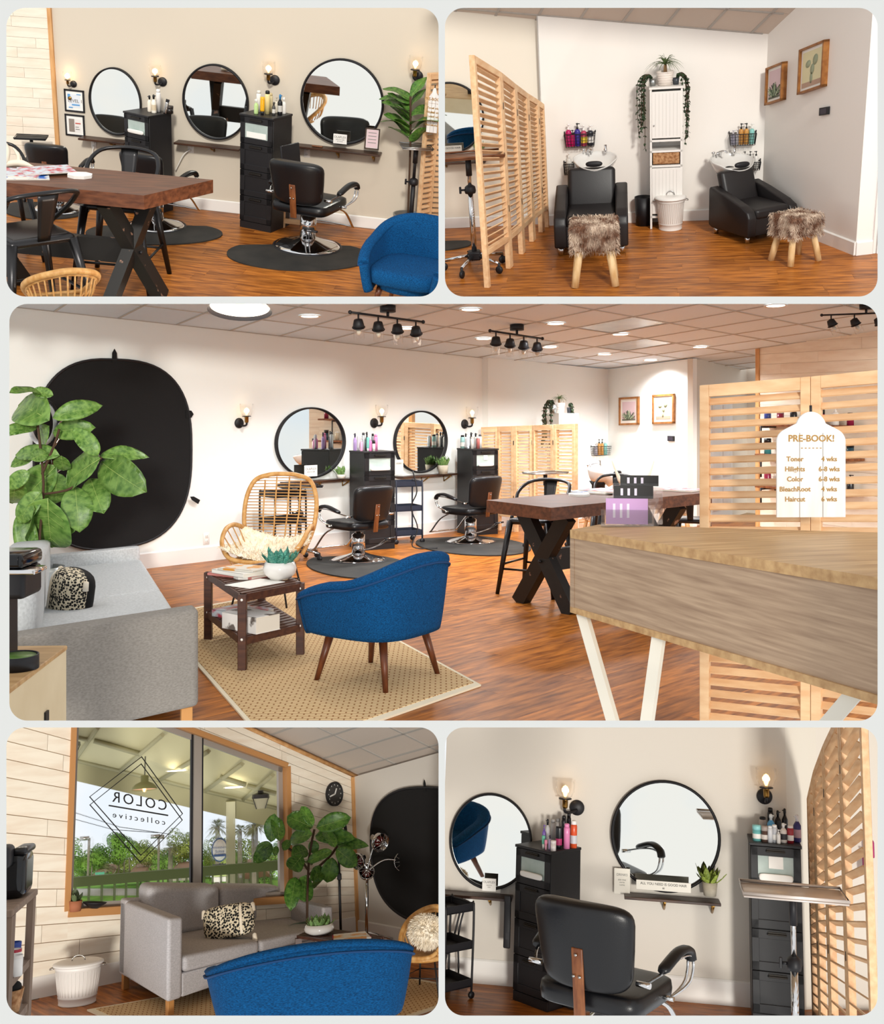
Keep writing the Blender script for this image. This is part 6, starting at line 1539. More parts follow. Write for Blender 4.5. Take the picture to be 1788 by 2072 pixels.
# ring light, heat lamps and fig
yy = 10.35
def lamp_stand(room, base, pole_top, heads, ring=None, m=m_chrome, legs=3):
    p = Proto(); b = Vector(base); t = Vector(pole_top) - b
    p.add('pole', G().tube([(0, 0, .05), (t.x, t.y, t.z)], .016, 10), m)
    for i in range(legs):
        a = 2 * PI * i / legs + .4; p.add('foot', G().tube([(0, 0, .12), (.3 * math.cos(a), .3 * math.sin(a), .015)], .012, 6), m)
    for (hp, r, aim) in heads:
        h = Vector(hp) - b; mid = (t + h) / 2 + Vector((0, 0, .06))
        g = p.add('arm', G().tube(smooth_path([tuple(t), tuple(mid), tuple(h)], 5), .008, 6), m)
        q = Vector(aim).normalized().to_track_quat('Z', 'Y').to_matrix().to_4x4(); q.translation = h
        hd = p.add('lamp_head', G().lathe([(r * .3, -r * 1.2), (r * .45, -r * .6), (r * .95, -.0), (r, r * .5), (r * .93, r * .5), (r * .85, 0), (0, -.2 * r)], 24, M=q), m_chrome, g, label='chrome heat lamp head')
        p.add('red_bulb', G().sell((0, 0, r * .05), (r * .6, r * .6, r * .35), 1, 1, 14, 8, M=q), mat('red heat bulb', '#4d0f0c', .2, coat=.5), g)
        gg = G()
        for i in range(5):
            a = PI * i / 5; gg.tube([(r * math.cos(a), r * math.sin(a), r * .5), (0, 0, r * .75), (-r * math.cos(a), -r * math.sin(a), r * .5)], r * .035, 4, M=q)
        p.add('wire_guard', gg, m_steel, g)
    return p, b
P = R3.far(86, 857, yy); k = R3.ppm(P); pr = Proto(); r = 38 / k
pr.add('ring', G().tube([(r * math.cos(a), 0, r * 1.1 * math.sin(a)) for a in [2 * PI * i / 48 for i in range(48)]], r * .16, 8, closed=True, flat=.5), mat('white ring diffuser', '#e9edf2', .4)); pr.add('back_rim', G().tube([(r * 1.13 * math.cos(a), .02, r * 1.23 * math.sin(a)) for a in [2 * PI * i / 48 for i in range(48)]], r * .07, 6, closed=True), m_black, 0)
pr.add('pole', G().cyl((0, .03, -P.z), .014, P.z - r * 1.1, 8), m_black); put(R3, pr, 'ring_light', 'ring light on a stand half hidden by the fig, middle view', 'lamp', T(*P) @ RZ(-30))
hb = R3.fl(70, 1250); ls, b = lamp_stand(R3, R3.fl(80, 1196), R3.far(78, 985, 10.2), [(R3.far(100, 938, 10.1), .10, (.6, -.6, -.5)), (R3.far(182, 932, 10.4), .09, (.3, -.8, .5)), (R3.far(132, 868, 10.3), .10, (.7, -.5, .1))])
put(R3, ls, 'heat_lamp', 'chrome three arm heat lamp behind the fig leaves, middle view', 'lamp', T(*b))
yf = 9.85; base = R3.fl(92, 1208); base.z = 0
def pt(x, y, dy=0.0): return R3.far(x, y, yf + dy)
LV = [(100, 851, 23, 801, .34), (82, 796, 37, 778, .3), (107, 846, 176, 816, .24), (107, 875, 164, 864, .26), (100, 862, 62, 903, .34), (75, 865, 27, 860, .22), (198, 922, 166, 876, .3), (201, 925, 278, 903, .2), (203, 928, 132, 968, .36), (205, 935, 258, 978, .33), (183, 968, 202, 1024, .34), (121, 922, 36, 904, .2), (124, 922, 127, 952, .4), (114, 942, 42, 1012, .3), (112, 955, 114, 1012, .42), (152, 985, 158, 1052, .36), (84, 995, 36, 1044, .32), (97, 1008, 96, 1104, .42), (34, 965, 22, 1028, .3), (46, 1035, 52, 1112, .24), (22, 945, 66, 915, .3), (60, 955, 20, 978, .34), (62, 930, 92, 915, .4), (70, 1030, 60, 1075, .36), (165, 1020, 140, 1052, .3), (108, 800, 70, 790, .3)]
rr = random.Random(3); leaves = [leaf_at(pt(x, y, rr.uniform(-.2, .2)), pt(x2 + (x2 - x) * .1, y2 + (y2 - y) * .1, rr.uniform(-.2, .2)), w_ * 1.2, rr) for x, y, x2, y2, w_ in LV]
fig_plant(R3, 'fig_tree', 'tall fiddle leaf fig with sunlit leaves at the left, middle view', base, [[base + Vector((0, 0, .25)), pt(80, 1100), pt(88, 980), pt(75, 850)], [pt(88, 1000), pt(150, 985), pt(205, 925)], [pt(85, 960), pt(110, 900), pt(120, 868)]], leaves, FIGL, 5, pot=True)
# ---- table, stools and what stands on the table
zt3 = .92
A, B, Cc = R3.fl(984, 1012, zt3), R3.fl(1115, 1027.5, zt3), R3.fl(1440, 996, zt3)
x_table(R3, A, B, Cc, A + (Cc - B), .105, .35, 'dining_table', 'long reclaimed wood table with crossed black legs, middle view', legs=(1, 0))
gp = 'metal bar stools of the middle view'
on_floor(R3, BAR, 'bar_stool', 'gunmetal bar stool behind the near end of the table, middle view', 'stool', 1088, 1198, -30, top=970, real=.905, group=gp, sx=1.1, sy=1.1)
on_floor(R3, BAR, 'bar_stool', 'bar stool on the far side of the table before the wash basin, middle view', 'stool', 1240, 1145, -20, top=960, real=.905, group=gp, sx=1.0)
on_floor(R3, BAR, 'bar_stool', 'bar stool at the far right end of the table, middle view', 'stool', 1400, 1160, 160, top=990, real=.905, group=gp)
for px, py, tp, lb in ((1204, 1078, 1026, 'brown fur stool under the middle of the table'), (1362, 1076, 1007, 'brown fur stool under the far end of the table')):
    on_floor(R3, FSTOOL, 'fur_stool', lb, 'stool', px, py, 15, top=tp, real=.425)
piece(R3, 'coaster', G().prism([(.1 * math.cos(PI / 8 + k * PI / 4), .14 * math.sin(PI / 8 + k * PI / 4)) for k in range(8)], 0, .02, axis='z'), m_paper, M=T(*R3.fl(1171, 1003, zt3)), label='white octagonal coaster on the long table, middle view', cat='coaster')
for i, (px, py, rot, mm, lb) in enumerate(((1200, 997, 55, m_mag2, 'blue magazine nearest the coaster, middle view'), (1225, 994, 40, m_mag, 'colourful magazine beside the card holder, middle view'), (1375, 992, 50, m_mag, 'magazine on the far end of the table, middle view'))):
    pr = Proto(); pr.add('pages', G().box(-.16, .16, -.2, .2, 0, .012), m_pages); pr.add('cover', G().box(-.16, .16, -.2, .2, .012, .014), mm)
    put(R3, pr, 'magazine', lb, 'magazine', T(*R3.fl(px, py, zt3 + .002 + .014 * (i % 2))) @ RZ(rot), 'magazines on the table of the middle view')
P = R3.fl(1280, 985, zt3); k = R3.ppm(P); pr = Proto(); pr.add('cup', G().lathe([(0, 0), (13 / k, 0), (14 / k, 20 / k), (12.5 / k, 20 / k), (12 / k, 17 / k), (0, 17 / k)], 20), m_porc); pr.add('band', G().lathe([(13.4 / k, 4 / k), (13.9 / k, 12 / k)], 20, caps=False), m_cream, 0)
put(R3, pr, 'candle_cup', 'white candle cup among the antlers on the table, middle view', 'candle', T(P.x, P.y, zt3))
for px, sgn, lb in ((1258, -1, 'left curved white antler beside the candle, middle view'), (1304, 1, 'right curved white antler beside the candle, middle view')):
    P = R3.fl(px, 986, zt3); pr = Proto(); pr.add('antler', G().tube(smooth_path([(-.1 * sgn, 0, .02), (0, 0, .05), (.05 * sgn, 0, .14), (.10 * sgn, .02, .27)], 5), [.024] * 8 + [.02, .018, .015, .012, .01, .008, .006, .004], 8), mat('bone', '#e7dcc8', .6)); put(R3, pr, 'antler', lb, 'ornament', T(P.x, P.y, zt3))
# ---- far screen, tower, basin corner
pts = [R3.fl(x, y) for x, y in ((973, 1072.5), (1007, 1073), (1041, 1076), (1079, 1079), (1122, 1087), (1166, 1094))]; tops = (864.6, 863, 862, 860.5, 859, 857)
hs = [R3.vz(q, t) for q, t in zip(pts, tops)]; o = Vector((pts[0].x, pts[0].y, 0))
put(R3, fold_screen([q - o for q in pts], hs[0], 25, leg=.2, tilt=62, sw=.030, post=.06, heights=hs), 'folding_screen', 'far pine slatted folding screen behind the long table', 'screen', T(*o))
P = R3.fl(1138, 1066); k = R3.ppm(P); w = 44 / k; h = R3.vz(P, 836); pr = Proto()
pr.add('body', G().box(-w / 2, w / 2, -.2, .2, 0, h), m_whitep); pr.add('door', G().rbox(-w / 2 + .03, w / 2 - .03, -.215, -.2, h * .55, h * .96, .003, 1), m_whitep)
put(R3, pr, 'tower_cabinet', 'white tower cabinet rising behind the far screen', 'cabinet', T(*P) @ RZ(20))
put(R3, palm(mat('ribbed cream pot', '#e7dcd3', .6), 12 / k, 21 / k, 34, 27 / k, 14, mat('palm leaf', '#55683a', .5, rndv=.2)), 'potted_palm', 'ponytail palm in a cream pot above the far screen', 'plant', T(P.x - .05, P.y, h))
Q = R3.far(1111, 836, P.y - .1); put(R3, trailing(m_galv, 6 / k, 12 / k, [(-rr.uniform(.02, .1), -rr.uniform(.0, .1), rr.uniform(.2, .42)) for _ in range(9)], 15, m_dleaf, -1), 'trailing_plant', 'dark trailing plant left of the palm above the far screen', 'plant', T(Q.x + .05, P.y - .1, h) @ SC(1.4))
Q = R3.far(1152, 836, P.y); put(R3, trailing(mat('dark glazed pot', '#3b3f45', .3), 4.5 / k, 9 / k, [(rr.uniform(.0, .05), -rr.uniform(.0, .05), rr.uniform(.02, .1)) for _ in range(5)], 16, m_dleaf, 1), 'trailing_plant', 'small dark plant right of the palm above the far screen', 'plant', T(Q.x, P.y, h) @ SC(1.3))
W3bb = Wall(R3, W3b.a - W3b.n * -.0, W3b.b)
basket_with(R3, W3b, 1194, 903, 1226, 921, [(1205, 23, 8, 'pump', '#8d8a92', '#b9b5bb', None, 'grey pump bottle'), (1212, 32, 6.5, 'pump', '#c08a45', '#171717', None, 'left amber pump bottle'), (1218, 32, 6.5, 'pump', '#c79048', '#171717', None, 'right amber pump bottle'), (1224.5, 32, 7, 'pump', '#86c4bd', '#e8e6e2', None, 'aqua pump bottle')], 'black wire basket in the back corner, middle view', 'the wire basket of the middle view', 'bottles in the back corner')
P = R3.far(1222, 975, 12.9); k = 74 / R3.ppm(P) / .54; put(R3, BASIN, 'wash_basin', 'white porcelain wash basin in the back corner, middle view', 'basin', T(*P) @ RZ(50) @ SC(k, k, k * 1.05))
on_floor(R3, tray_stand(.5, .3, 1.0, m_black, tray_m=m_steel), 'tray_stand', 'tray stand in front of the far screen, middle view', 'stand', 1103, 1106, 30, top=957, real=1.0, sx=1.1)
for (x0, y0, x1, y1), fn, mm, lb in (((1255, 805, 1294, 860.5), agave_print, m_pink, 'framed agave print in the back corner, middle view'), ((1322.5, 799, 1366, 858), cactus_print, m_yel, 'framed cactus print on the picture wall, middle view')):
    c, w, hgt, k = wall_quad(R3, W3p, ((x0, y0, y1), (x1, y0 - 3, y1 - 1)))
    pr = frame_pic(w, hgt, .03, .04, m_framew, m_paper, mm, .04); fn(pr, w - .14, hgt - .14, -.027); put(R3, shear_proto(pr, k), 'framed_print', lb, 'picture', W3p.M(p=c))
c, w, hgt, k = wall_quad(R3, W3p, ((1352, 882, 892.5), (1365, 882, 892.5))); pr = Proto(); pr.add('housing', G().rbox(-w / 2, w / 2, -.025, 0, -hgt / 2, hgt / 2, .004, 2), m_black); pr.add('display', G().box(-w * .36, w * .36, -.026, -.025, -hgt * .34, hgt * .34), mat('dark display', '#3a3340', .2))
put(R3, pr, 'thermostat', 'black thermostat below the cactus print, middle view', 'thermostat', W3p.M(p=c))
# corridor door
t0, z0 = W3d.tz(1432, 1055); t1, z1 = W3d.tz(1478, 808); pr = Proto(); dw = abs(t1 - t0); dh = z1
pr.add('door_leaf', G().rbox(-dw / 2, dw / 2, -.03, 0, 0, dh, .004, 1), m_base)
for zz in ((.08, .30), (.35, .62), (.67, .95)):
    for xx in (-.42, .06): pr.add('door_panel', G().rbox(xx * dw, (xx + .36) * dw, -.037, -.03, zz[0] * dh, zz[1] * dh, .004, 1), m_base, 0)
put(R3, pr, 'door_1', 'white panelled door in the shaded corridor, middle view', None, T(*(W3d.a + W3d.t * (t0 + t1) / 2)) @ RZ(W3d.ang), kind='structure')
# ---- product shelves on the shiplap wall behind the near screen
ys = []
for i, (yy, lb) in enumerate(((857, 'upper'), (917, 'middle'), (980, 'lower'))):
    a, b = W3s.at(1556, yy), W3s.at(1752, yy - 2); L = (Vector((b.x, b.y, 0)) - Vector((a.x, a.y, 0))).length; c = (a + b) / 2; c.z = a.z
    p = Proto(); p.add('board', G().rbox(-L / 2, L / 2, -.26, -.02, -.03, 0, .004, 1), m_walnut)
    for x in (-L * .42, L * .3): p.add('pipe_bracket', G().tube([(x, -.27, -.04), (x, 0, -.04)], .014, 8).tube([(x, -.27, -.04), (x, -.27, -.3)], .012, 8).lathe([(0, 0), (.04, 0), (.04, .012), (0, .012)], 12, M=T(x, 0, -.04) @ RX(90)), m_black)
    put(R3, p, 'pipe_shelf', '%s walnut shelf on black pipes behind the near screen' % lb, 'shelf', W3s.M(p=c)); ys.append((a, b, c))
cols = ['#2b3a7a', '#7b1f3a', '#1c1c20', '#3f8f94', '#b23a58', '#dcd8d2', '#8a2340', '#4d4a88', '#c7b9a0', '#23414d']
for i, (a, b, c) in enumerate(ys):
    for j in range(7):
        f = (j + .5) / 7; q = a.lerp(b, f); k = R3.ppm(q); col = cols[(i * 3 + j) % 10]
        put(R3, bottle(('can', 'jar', 'pump')[(i + j) % 3], col, ('#161618', '#e6e3de')[j % 2], (26 + 5 * ((i + j) % 3)) / k, 7 / k), 'bottle', '%s bottle from the left on the %s pipe shelf behind the near screen' % (ordinal(j), ('upper', 'middle', 'lower')[i]), 'bottle', T(q.x, q.y, c.z) @ T(*(W3s.n * .14)), 'bottles on the pipe shelves')
# ---- near screen and plaque
pts = [R3.fl(1416, 1500), R3.fl(1641, 1530), R3.fl(1850, 1565)]; hs = [R3.vz(q, t) for q, t in zip(pts, (780, 762, 742))]; o = Vector((pts[0].x, pts[0].y, 0))
put(R3, fold_screen([q - o for q in pts], hs[0], 28, leg=.05, tilt=48, sw=.038, post=.05, heights=hs), 'folding_screen', 'near pine slatted screen behind the reception desk', 'screen', T(*o))
P = R3.far(1639, 1046, pts[1].y - .36); k = R3.ppm(P)
put(R3, prebook_sign(140 / k, 213 / k), 'hanging_sign', 'white wooden price plaque hung on the near screen above the desk', 'sign', T(*P) @ RZ(2))
# ---- reception desk
FL, FR, BL, BR = R3.far(1153, 1072, 5.53), R3.far(1785, 1169.7, 3.563), R3.far(1212, 1060, 5.775), R3.far(1790, 1109, 4.83)
pr = Proto(); o = Vector((FL.x, FL.y, 0)); zt_ = (FL.z + FR.z) / 2
top = [Vector((v.x, v.y, 0)) - o for v in (FL, FR, BR, BL)]
def hexa(q, zs0, zs1):
    g = G(); g.add([v + Vector((0, 0, z)) for v, z in zip(q, zs0)] + [v + Vector((0, 0, z)) for v, z in zip(q, zs1)], [(3, 2, 1, 0), (4, 5, 6, 7), (0, 1, 5, 4), (1, 2, 6, 5), (2, 3, 7, 6), (3, 0, 4, 7)]); return g
tz_ = [FL.z, FR.z, FR.z, FL.z]; th = .042; bz = [R3.far(1154, 1239, 5.53).z, R3.far(1785, 1429, 3.563).z]; bz = [bz[0], bz[1], bz[1], bz[0]]
pr.add('top_board', hexa(top, [z - th for z in tz_], tz_), m_deskt); pr.add('bottom_board', hexa(top, bz, [z + .03 for z in bz]), m_deskt)
ins = [top[0].lerp(top[3], .01), top[1].lerp(top[2], .01), top[1].lerp(top[2], .05), top[0].lerp(top[3], .05)]
pr.add('front_panel', hexa(ins, [z + .03 for z in bz], [z - th for z in tz_]), m_desk, label='greyed oak front panel')
ins2 = [top[0], top[0].lerp(top[1], .02), top[3].lerp(top[2], .02), top[3]]
pr.add('side_panel', hexa(ins2, [bz[0] + .03] * 4, [tz_[0] - th] * 4), m_desk)
e1 = (top[1] - top[0]); dn_ = (top[3] - top[0]).normalized()
for f0, f1, off in ((.03, .24, .06), (.36, .28, .06), (.93, .6, .06)):
    a = top[0] + e1 * f0 + dn_ * off; b = top[0] + e1 * f1 + dn_ * off; za = bz[0] + (bz[1] - bz[0]) * f0
    g = G(); beam(g, a + Vector((0, 0, za)), b + Vector((0, 0, .0)), .055, .035, dn_); pr.add('leg', g, m_cream, label='cream metal splayed leg')
put(R3, pr, 'reception_desk', 'greyed oak reception desk on cream metal legs in the foreground', 'desk', T(*o))
# ---- card holder on the desk
P = R3.fl(1268, 1070, FL.z); k = R3.ppm(P); pr = Proto(); m_acr = mat('clear acrylic sheet', '#f2f2f4', .05, trans=.9, alpha=.35, ior=1.1)
hld = pr.add('holder', G().box(-52 / k, 52 / k, -.01, 0, 0, 34 / k).box(-40 / k, 64 / k, .06, .07, 0, 60 / k).box(-28 / k, 74 / k, .12, .13, 0, 84 / k).box(-52 / k, 52 / k, -.01, .13, 0, .004).box(52 / k, 54 / k, -.01, .1, 0, 34 / k), m_acr)
for (x0, x1, z0, z1, y, m, lbl) in ((-42, 42, 4, 56, .012, m_lilac, 'lilac card'), (-26, 54, 54, 80, .075, m_blackcard, 'black card'), (-12, 66, 78, 100, .135, m_blackcard, 'black card')):
    c = pr.add('card', G().box(x0 / k, x1 / k, y, y + .012, z0 / k, z1 / k), m, label=lbl)
    for j in range(3): pr.add('printed_line', G().box((x0 + 14 + 14 * j) / k, (x0 + 19 + 14 * j) / k, y - .001, y, (z0 + (z1 - z0) * .25) / k, (z0 + (z1 - z0) * .8) / k), mat('pale print', '#e9dff0' if m is m_lilac else '#cfcac4', .6), c)
put(R3, pr, 'card_holder', 'clear tiered card holder with lilac and black cards on the desk', 'card holder', T(P.x, P.y, FL.z + .012) @ RZ(-8))
# ================================================================== bottom left room
# ---- window: trim, frame, panes, lettering
def tvp(t, v): return (t, v * zc4(t))
pr = Proto(); hz = [(ht0, vb4(ht0)), (ht1, vb4(ht1)), (ht1, vt4(ht1)), (ht0, vt4(ht0))]
def strip4(p, q, w0, w1, y0, y1):
    """bar between wall points p and q (t, z), width from w0 to w1 across"""
    d = Vector((q[0] - p[0], q[1] - p[1])).normalized(); n = Vector((-d.y, d.x)); return G().prism([(p[0] + n.x * w0, p[1] + n.y * w0), (q[0] + n.x * w0, q[1] + n.y * w0), (q[0] + n.x * w1, q[1] + n.y * w1), (p[0] + n.x * w1, p[1] + n.y * w1)], y0, y1)
bl, br_, tr_, tl_ = [tvp(*q) for q in hz]
for nm, p, q in (('sill', bl, br_), ('side_trim', br_, tr_), ('head_trim', tr_, tl_), ('side_trim', tl_, bl)):
    pr.add(nm, strip4(p, q, -.035 if nm != 'sill' else -.05, .012, -.03, .09), m_winf, label='honey wood window trim')
tm0, tm1 = W4.tz(395, 1640)[0], W4.tz(411, 1640)[0]
fr = pr.add('window_frame', strip4(bl, br_, .012, .05, .05, .09), m_alu)
for p, q in ((br_, tr_), (tr_, tl_), (tl_, bl)): pr.add('window_frame', strip4(p, q, .012, .06, .05, .09), m_alu)
def onb(t): return (t, vb4(t) * zc4(t))
def ont(t): return (t, vt4(t) * zc4(t))
pr.add('mullion', G().prism([onb(tm0), onb(tm1), ont(tm1), ont(tm0)], .03, .10), m_alu)
for t in (tm0 - .02, tm1 + .005): pr.add('gasket', G().prism([onb(t), onb(t + .018), ont(t + .018), ont(t)], .045, .075), m_black)
m_pane4 = mat('thin window glass', '#ffffff', .0, trans=1.0, alpha=.10, ior=1.02)
for t0, t1 in ((ht0 + .012, tm0), (tm1, ht1 - .012)): pr.add('pane', G().prism([onb(t0), onb(t1), ont(t1), ont(t0)], .062, .066), m_pane4)
put(R4, pr, 'window_1', 'large two pane shop window of the bottom left view', None, W4.base(), kind='structure')
def wpt(px, py, off=-.055): return W4.at(px, py, off)
pr = Proto(); o = wpt(285, 1640)
DA = ((286.4, 1531.3), (369.2, 1646.5), (285, 1730.7), (181.4, 1612.3)); DBB = ((285.6, 1545.7), (368.7, 1659.4), (283.8, 1744.8), (181.9, 1628.5))
for D in (DA, DBB):
    pr.add('diamond_outline', G().tube([wpt(*q) - o for q in D], .006, 4, closed=True), m_inkd)
pr.add('rule', G().tube([wpt(220, 1629.8) - o, wpt(340, 1650) - o], .006, 4), m_inkd)
def word_on_glass(txt, xl, yl, xr, yr, hpx, sp):
    me = text_mesh(txt, 1.0, m_inkd, depth=.002, spacing=sp); xs = [v.co.x for v in me.vertices]; zs = [v.co.z for v in me.vertices]
    x0, x1, z0, z1 = min(xs), max(xs), min(zs), max(zs); Lp, Rp = wpt(xl, yl), wpt(xr, yr)
    up = wpt((xl + xr) / 2, (yl + yr) / 2 - hpx) - wpt((xl + xr) / 2, (yl + yr) / 2)
    for v in me.vertices:
        f = (v.co.x - x0) / (x1 - x0); p = Rp.lerp(Lp, f) + up * ((v.co.z - z0) / (z1 - z0) - .5) + W4.n * v.co.y; v.co = p - o
    return me
pr.add('lettering', word_on_glass('COLOR', 227, 1611.5, 337, 1630, 21, 1.3), None); pr.add('lettering', word_on_glass('collective', 228, 1648, 334, 1664, 11, 1.5), None)
put(R4, pr, 'window_lettering', 'black diamond shop lettering reversed on the window glass', 'lettering', T(*o))
# ---- outdoors, beyond the window
m_grass = mat('lawn', '#5f9a2c', .9, col2='#8fc24a', scale=3, bump=.3, bscale=40); m_road = mat('pale asphalt', '#cfccc6', .9, col2='#dcd9d3', scale=2)
m_olive = mat('olive porch paint', '#5c6a3c', .7); m_porch = mat('cream porch ceiling', '#c9c39a', .8, bump=.15, bscale=30); m_porchb = mat('porch beam paint', '#a9a582', .8)
def gq(px, py, z=-.15): return R4.fl(px, py, z)
yw0 = W4.at(137, 1800).y; yf_ = 15.0
ps = [gq(90, 1850), gq(620, 1850), gq(640, 1775), gq(60, 1775)]; poly_slab(R4, ps, .1, 'lawn', m_grass, 'sunny green lawn beyond the porch railing', 'lawn', kind='stuff')
ps = [gq(90, 1812, -.14), gq(620, 1808, -.14), gq(620, 1797, -.14), gq(90, 1798, -.14)]; poly_slab(R4, ps, .01, 'road', m_road, 'pale street running behind the lawn', 'road', kind='structure')
def at4(px, py, y): return R4.far(px, py, y)
YB = 13.7
# porch ceiling and beam
bA, bB = at4(110, 1526, YB), at4(620, 1647, YB); bC, bD = at4(110, 1570, YB), at4(620, 1690, YB)
g = G(); th = Vector((0, .25, 0)); v = [bA, bB, bD, bC]; g.add(v + [q + th for q in v], [(0, 1, 2, 3), (7, 6, 5, 4), (0, 4, 5, 1), (1, 5, 6, 2), (2, 6, 7, 3), (3, 7, 4, 0)])
pb = piece(R4, 'porch_beam', g, m_porchb, kind='structure', label='olive grey porch beam outside the window')
nA, nB = at4(60, 1330, 10.9), at4(640, 1470, 12.2); v = [bA, bB, nB, nA]; up = Vector((0, 0, .06)); g = G(); g.add(v + [q + up for q in v], [(0, 1, 2, 3), (7, 6, 5, 4), (0, 4, 5, 1), (1, 5, 6, 2), (2, 6, 7, 3), (3, 7, 4, 0)])
pc4 = piece(R4, 'porch_ceiling', g, m_porch, kind='structure', label='cream panelled porch ceiling outside the window')
NP = (bB - bA).cross(nA - bA).normalized()
def onp(px, py, off=.02):
    d = R4.dir(px, py); k = (bA - R4.eye).dot(NP) / d.dot(NP); return R4.eye + d * (k * (1 - .002))
for (a, b) in (((198, 1472), (152, 1538)), ((329, 1487), (243, 1560)), ((422, 1520), (323, 1578)), ((490, 1546), (412, 1602)), ((552, 1568), (487, 1622)), ((190, 1498.6), (283, 1525.6)), ((140, 1487), (180, 1497)), ((445, 1572), (497, 1588)), ((330, 1578), (395, 1596)), ((500, 1590), (558, 1606)), ((139, 1534), (560, 1634))):
    piece(R4, 'batten', G().tube([onp(*a), onp(*b)], .028, 4), m_porchb, pc4)
for x, y, lb in ((357.7, 1556.5, 'left'), (473.5, 1590, 'right')):
    P = onp(x, y); piece(R4, 'porch_downlight', G().lathe([(0, 0), (.10, 0), (.10, .01), (0, .01)], 20), m_lamp, M=T(P.x, P.y - .03, P.z - .02), label='%s glowing downlight in the porch ceiling' % lb, cat='light')
for x in (466.5, 592):
    a = at4(x, 1640, YB - .1); b = at4(x, 1850, YB - .1); w = 9 / R4.ppm(a); piece(R4, 'porch_post', G().box(a.x - w, a.x + w, a.y - .08, a.y + .08, b.z, a.z + .1), mat('pale porch post', '#c4c2a2', .7), label='square porch post %s' % ('between the palms' if x < 500 else 'behind the right window edge'), cat='post')
# lantern
def lantern(room, P, s, label):
    p = Proto(); p.add('cap', G().lathe([(.05, .10), (.06, .07), (.16, .05), (.17, .0), (.12, .0)], 4, M=RZ(45), smooth=False), m_gun)
    p.add('glass_box', G().lathe([(.15, 0), (.085, -.14), (0, -.14)], 4, M=RZ(45), smooth=False), mat('lantern glass', '#b9b59a', .3))
    for i in range(4):
        a = math.radians(45 + 90 * i); p.add('glazing_bar', G().tube([(.15 * math.cos(a), .15 * math.sin(a), 0), (.085 * math.cos(a), .085 * math.sin(a), -.14)], .008, 4), m_gun)
    put(room, p, 'porch_lantern', label, 'lantern', T(*P) @ SC(s))
P = onp(526, 1594); lantern(R4, P + Vector((0, -.15, -.10)), 24 / R4.ppm(P) / .17, 'dark porch lantern at the right of the window'); P = onp(146, 1490); lantern(R4, P + Vector((0, -.15, -.1)), 26 / R4.ppm(P) / .17, 'dark porch lantern cut by the left window edge')
P = at4(292, 1598, 12.0); k = R4.ppm(P); pr = Proto(); r = 26 / k  # reflection of the indoor pendant in the glass, built as a lamp outside
pr.add('shade', G().lathe([(r, 0), (r * .95, .16 * r), (r * .7, .42 * r), (r * .3, .6 * r), (r * .3, 1.05 * r), (0, 1.1 * r)], 30, caps=False), mat('reflected shade sage', '#8d9161', .4)); pr.add('inner_reflector', G().lathe([(r * .97, .01), (r * .66, .38 * r), (0, .5 * r)], 30, caps=False), mat('reflected shade rose', '#dcb497', .5), 0)
pr.add('bulb', G().sell((0, 0, .12 * r), (.12 * r, .12 * r, .3 * r), 1, 1, 10, 8), m_bulb); pr.add('cord', G().cyl((0, 0, r), .006, r * 1.5, 6), m_black); put(R4, pr, 'dome_pendant', 'sage reflection of the dome pendant in the window glass, built as a lamp', 'lamp', T(*P) @ RX(-8))
# railing
pr = Proto(); YR = 13.2
a, b = at4(100, 1779, YR), at4(620, 1783, YR); c = at4(100, 1799, YR); o = Vector(((a.x + b.x) / 2, YR, 0))
pr.add('top_rail', G().box(a.x - o.x, b.x - o.x, -.03, .03, c.z, a.z), m_olive); zb = at4(300, 1846, YR).z; pr.add('bottom_rail', G().box(a.x - o.x, b.x - o.x, -.03, .03, zb, zb + .05), m_olive)
for x in (152, 180, 206, 231.6, 255, 278, 300, 320, 340, 359, 377, 395, 413, 430, 447, 463, 478, 493, 507, 521, 535, 548): q = at4(x, 1800, YR); pr.add('baluster', G().box(q.x - o.x - .012, q.x - o.x + .012, -.015, .015, zb, c.z), m_olive)
put(R4, pr, 'porch_railing', 'olive porch railing with square balusters outside the window', 'railing', T(*o))
# trees
m_tree = mat('tree foliage', '#3d6b24', .8, rndv=.0, col2='#7fae43', scale=1.2); m_tree2 = mat('yellow green foliage', '#5f7a2c', .8, col2='#a3b35a', scale=1.5); m_trunk = mat('grey palm trunk', '#7a7468', .9, col2='#93897a', scale=6)
def tree(cx, cy, rx, ry, y, base_y, label, m, seed, trunks=1):
    rr = random.Random(seed); C = at4(cx, cy, y); k = R4.ppm(C); rx, ry = rx / k, ry / k; B_ = at4(cx, base_y, y); p = Proto(); g = G()
    blobs = [(rr.uniform(-.6, .6), rr.uniform(-.4, .4), rr.uniform(-.6, .65), rr.uniform(.35, .55)) for _ in range(9)]
    for (bx, by, bz, br) in blobs:
        for _ in range(330):
            d = Vector((rr.gauss(0, 1), rr.gauss(0, 1), rr.gauss(0, 1))).normalized(); c = Vector((bx * rx + d.x * br * rx, by * rx + d.y * br * rx, bz * ry + d.z * br * ry)); s = rx * rr.uniform(.04, .085)
            u = d.cross(Vector((rr.random(), rr.random(), rr.random()))).normalized(); w_ = d.cross(u); g.add([c - u * s, c + w_ * s * .6, c + u * s, c - w_ * s * .6], [(0, 1, 2, 3)])
    p.add('crown', g, m, kind='stuff')
    for t in range(trunks): x = (t - (trunks - 1) / 2) * rx * .35; p.add('trunk', G().tube([(x, 0, B_.z - C.z), (x * .6, 0, 0)], [rx * .05, rx * .03], 7), m_trunk)
    put(R4, p, 'tree', label, 'tree', T(*C), 'trees beyond the porch')
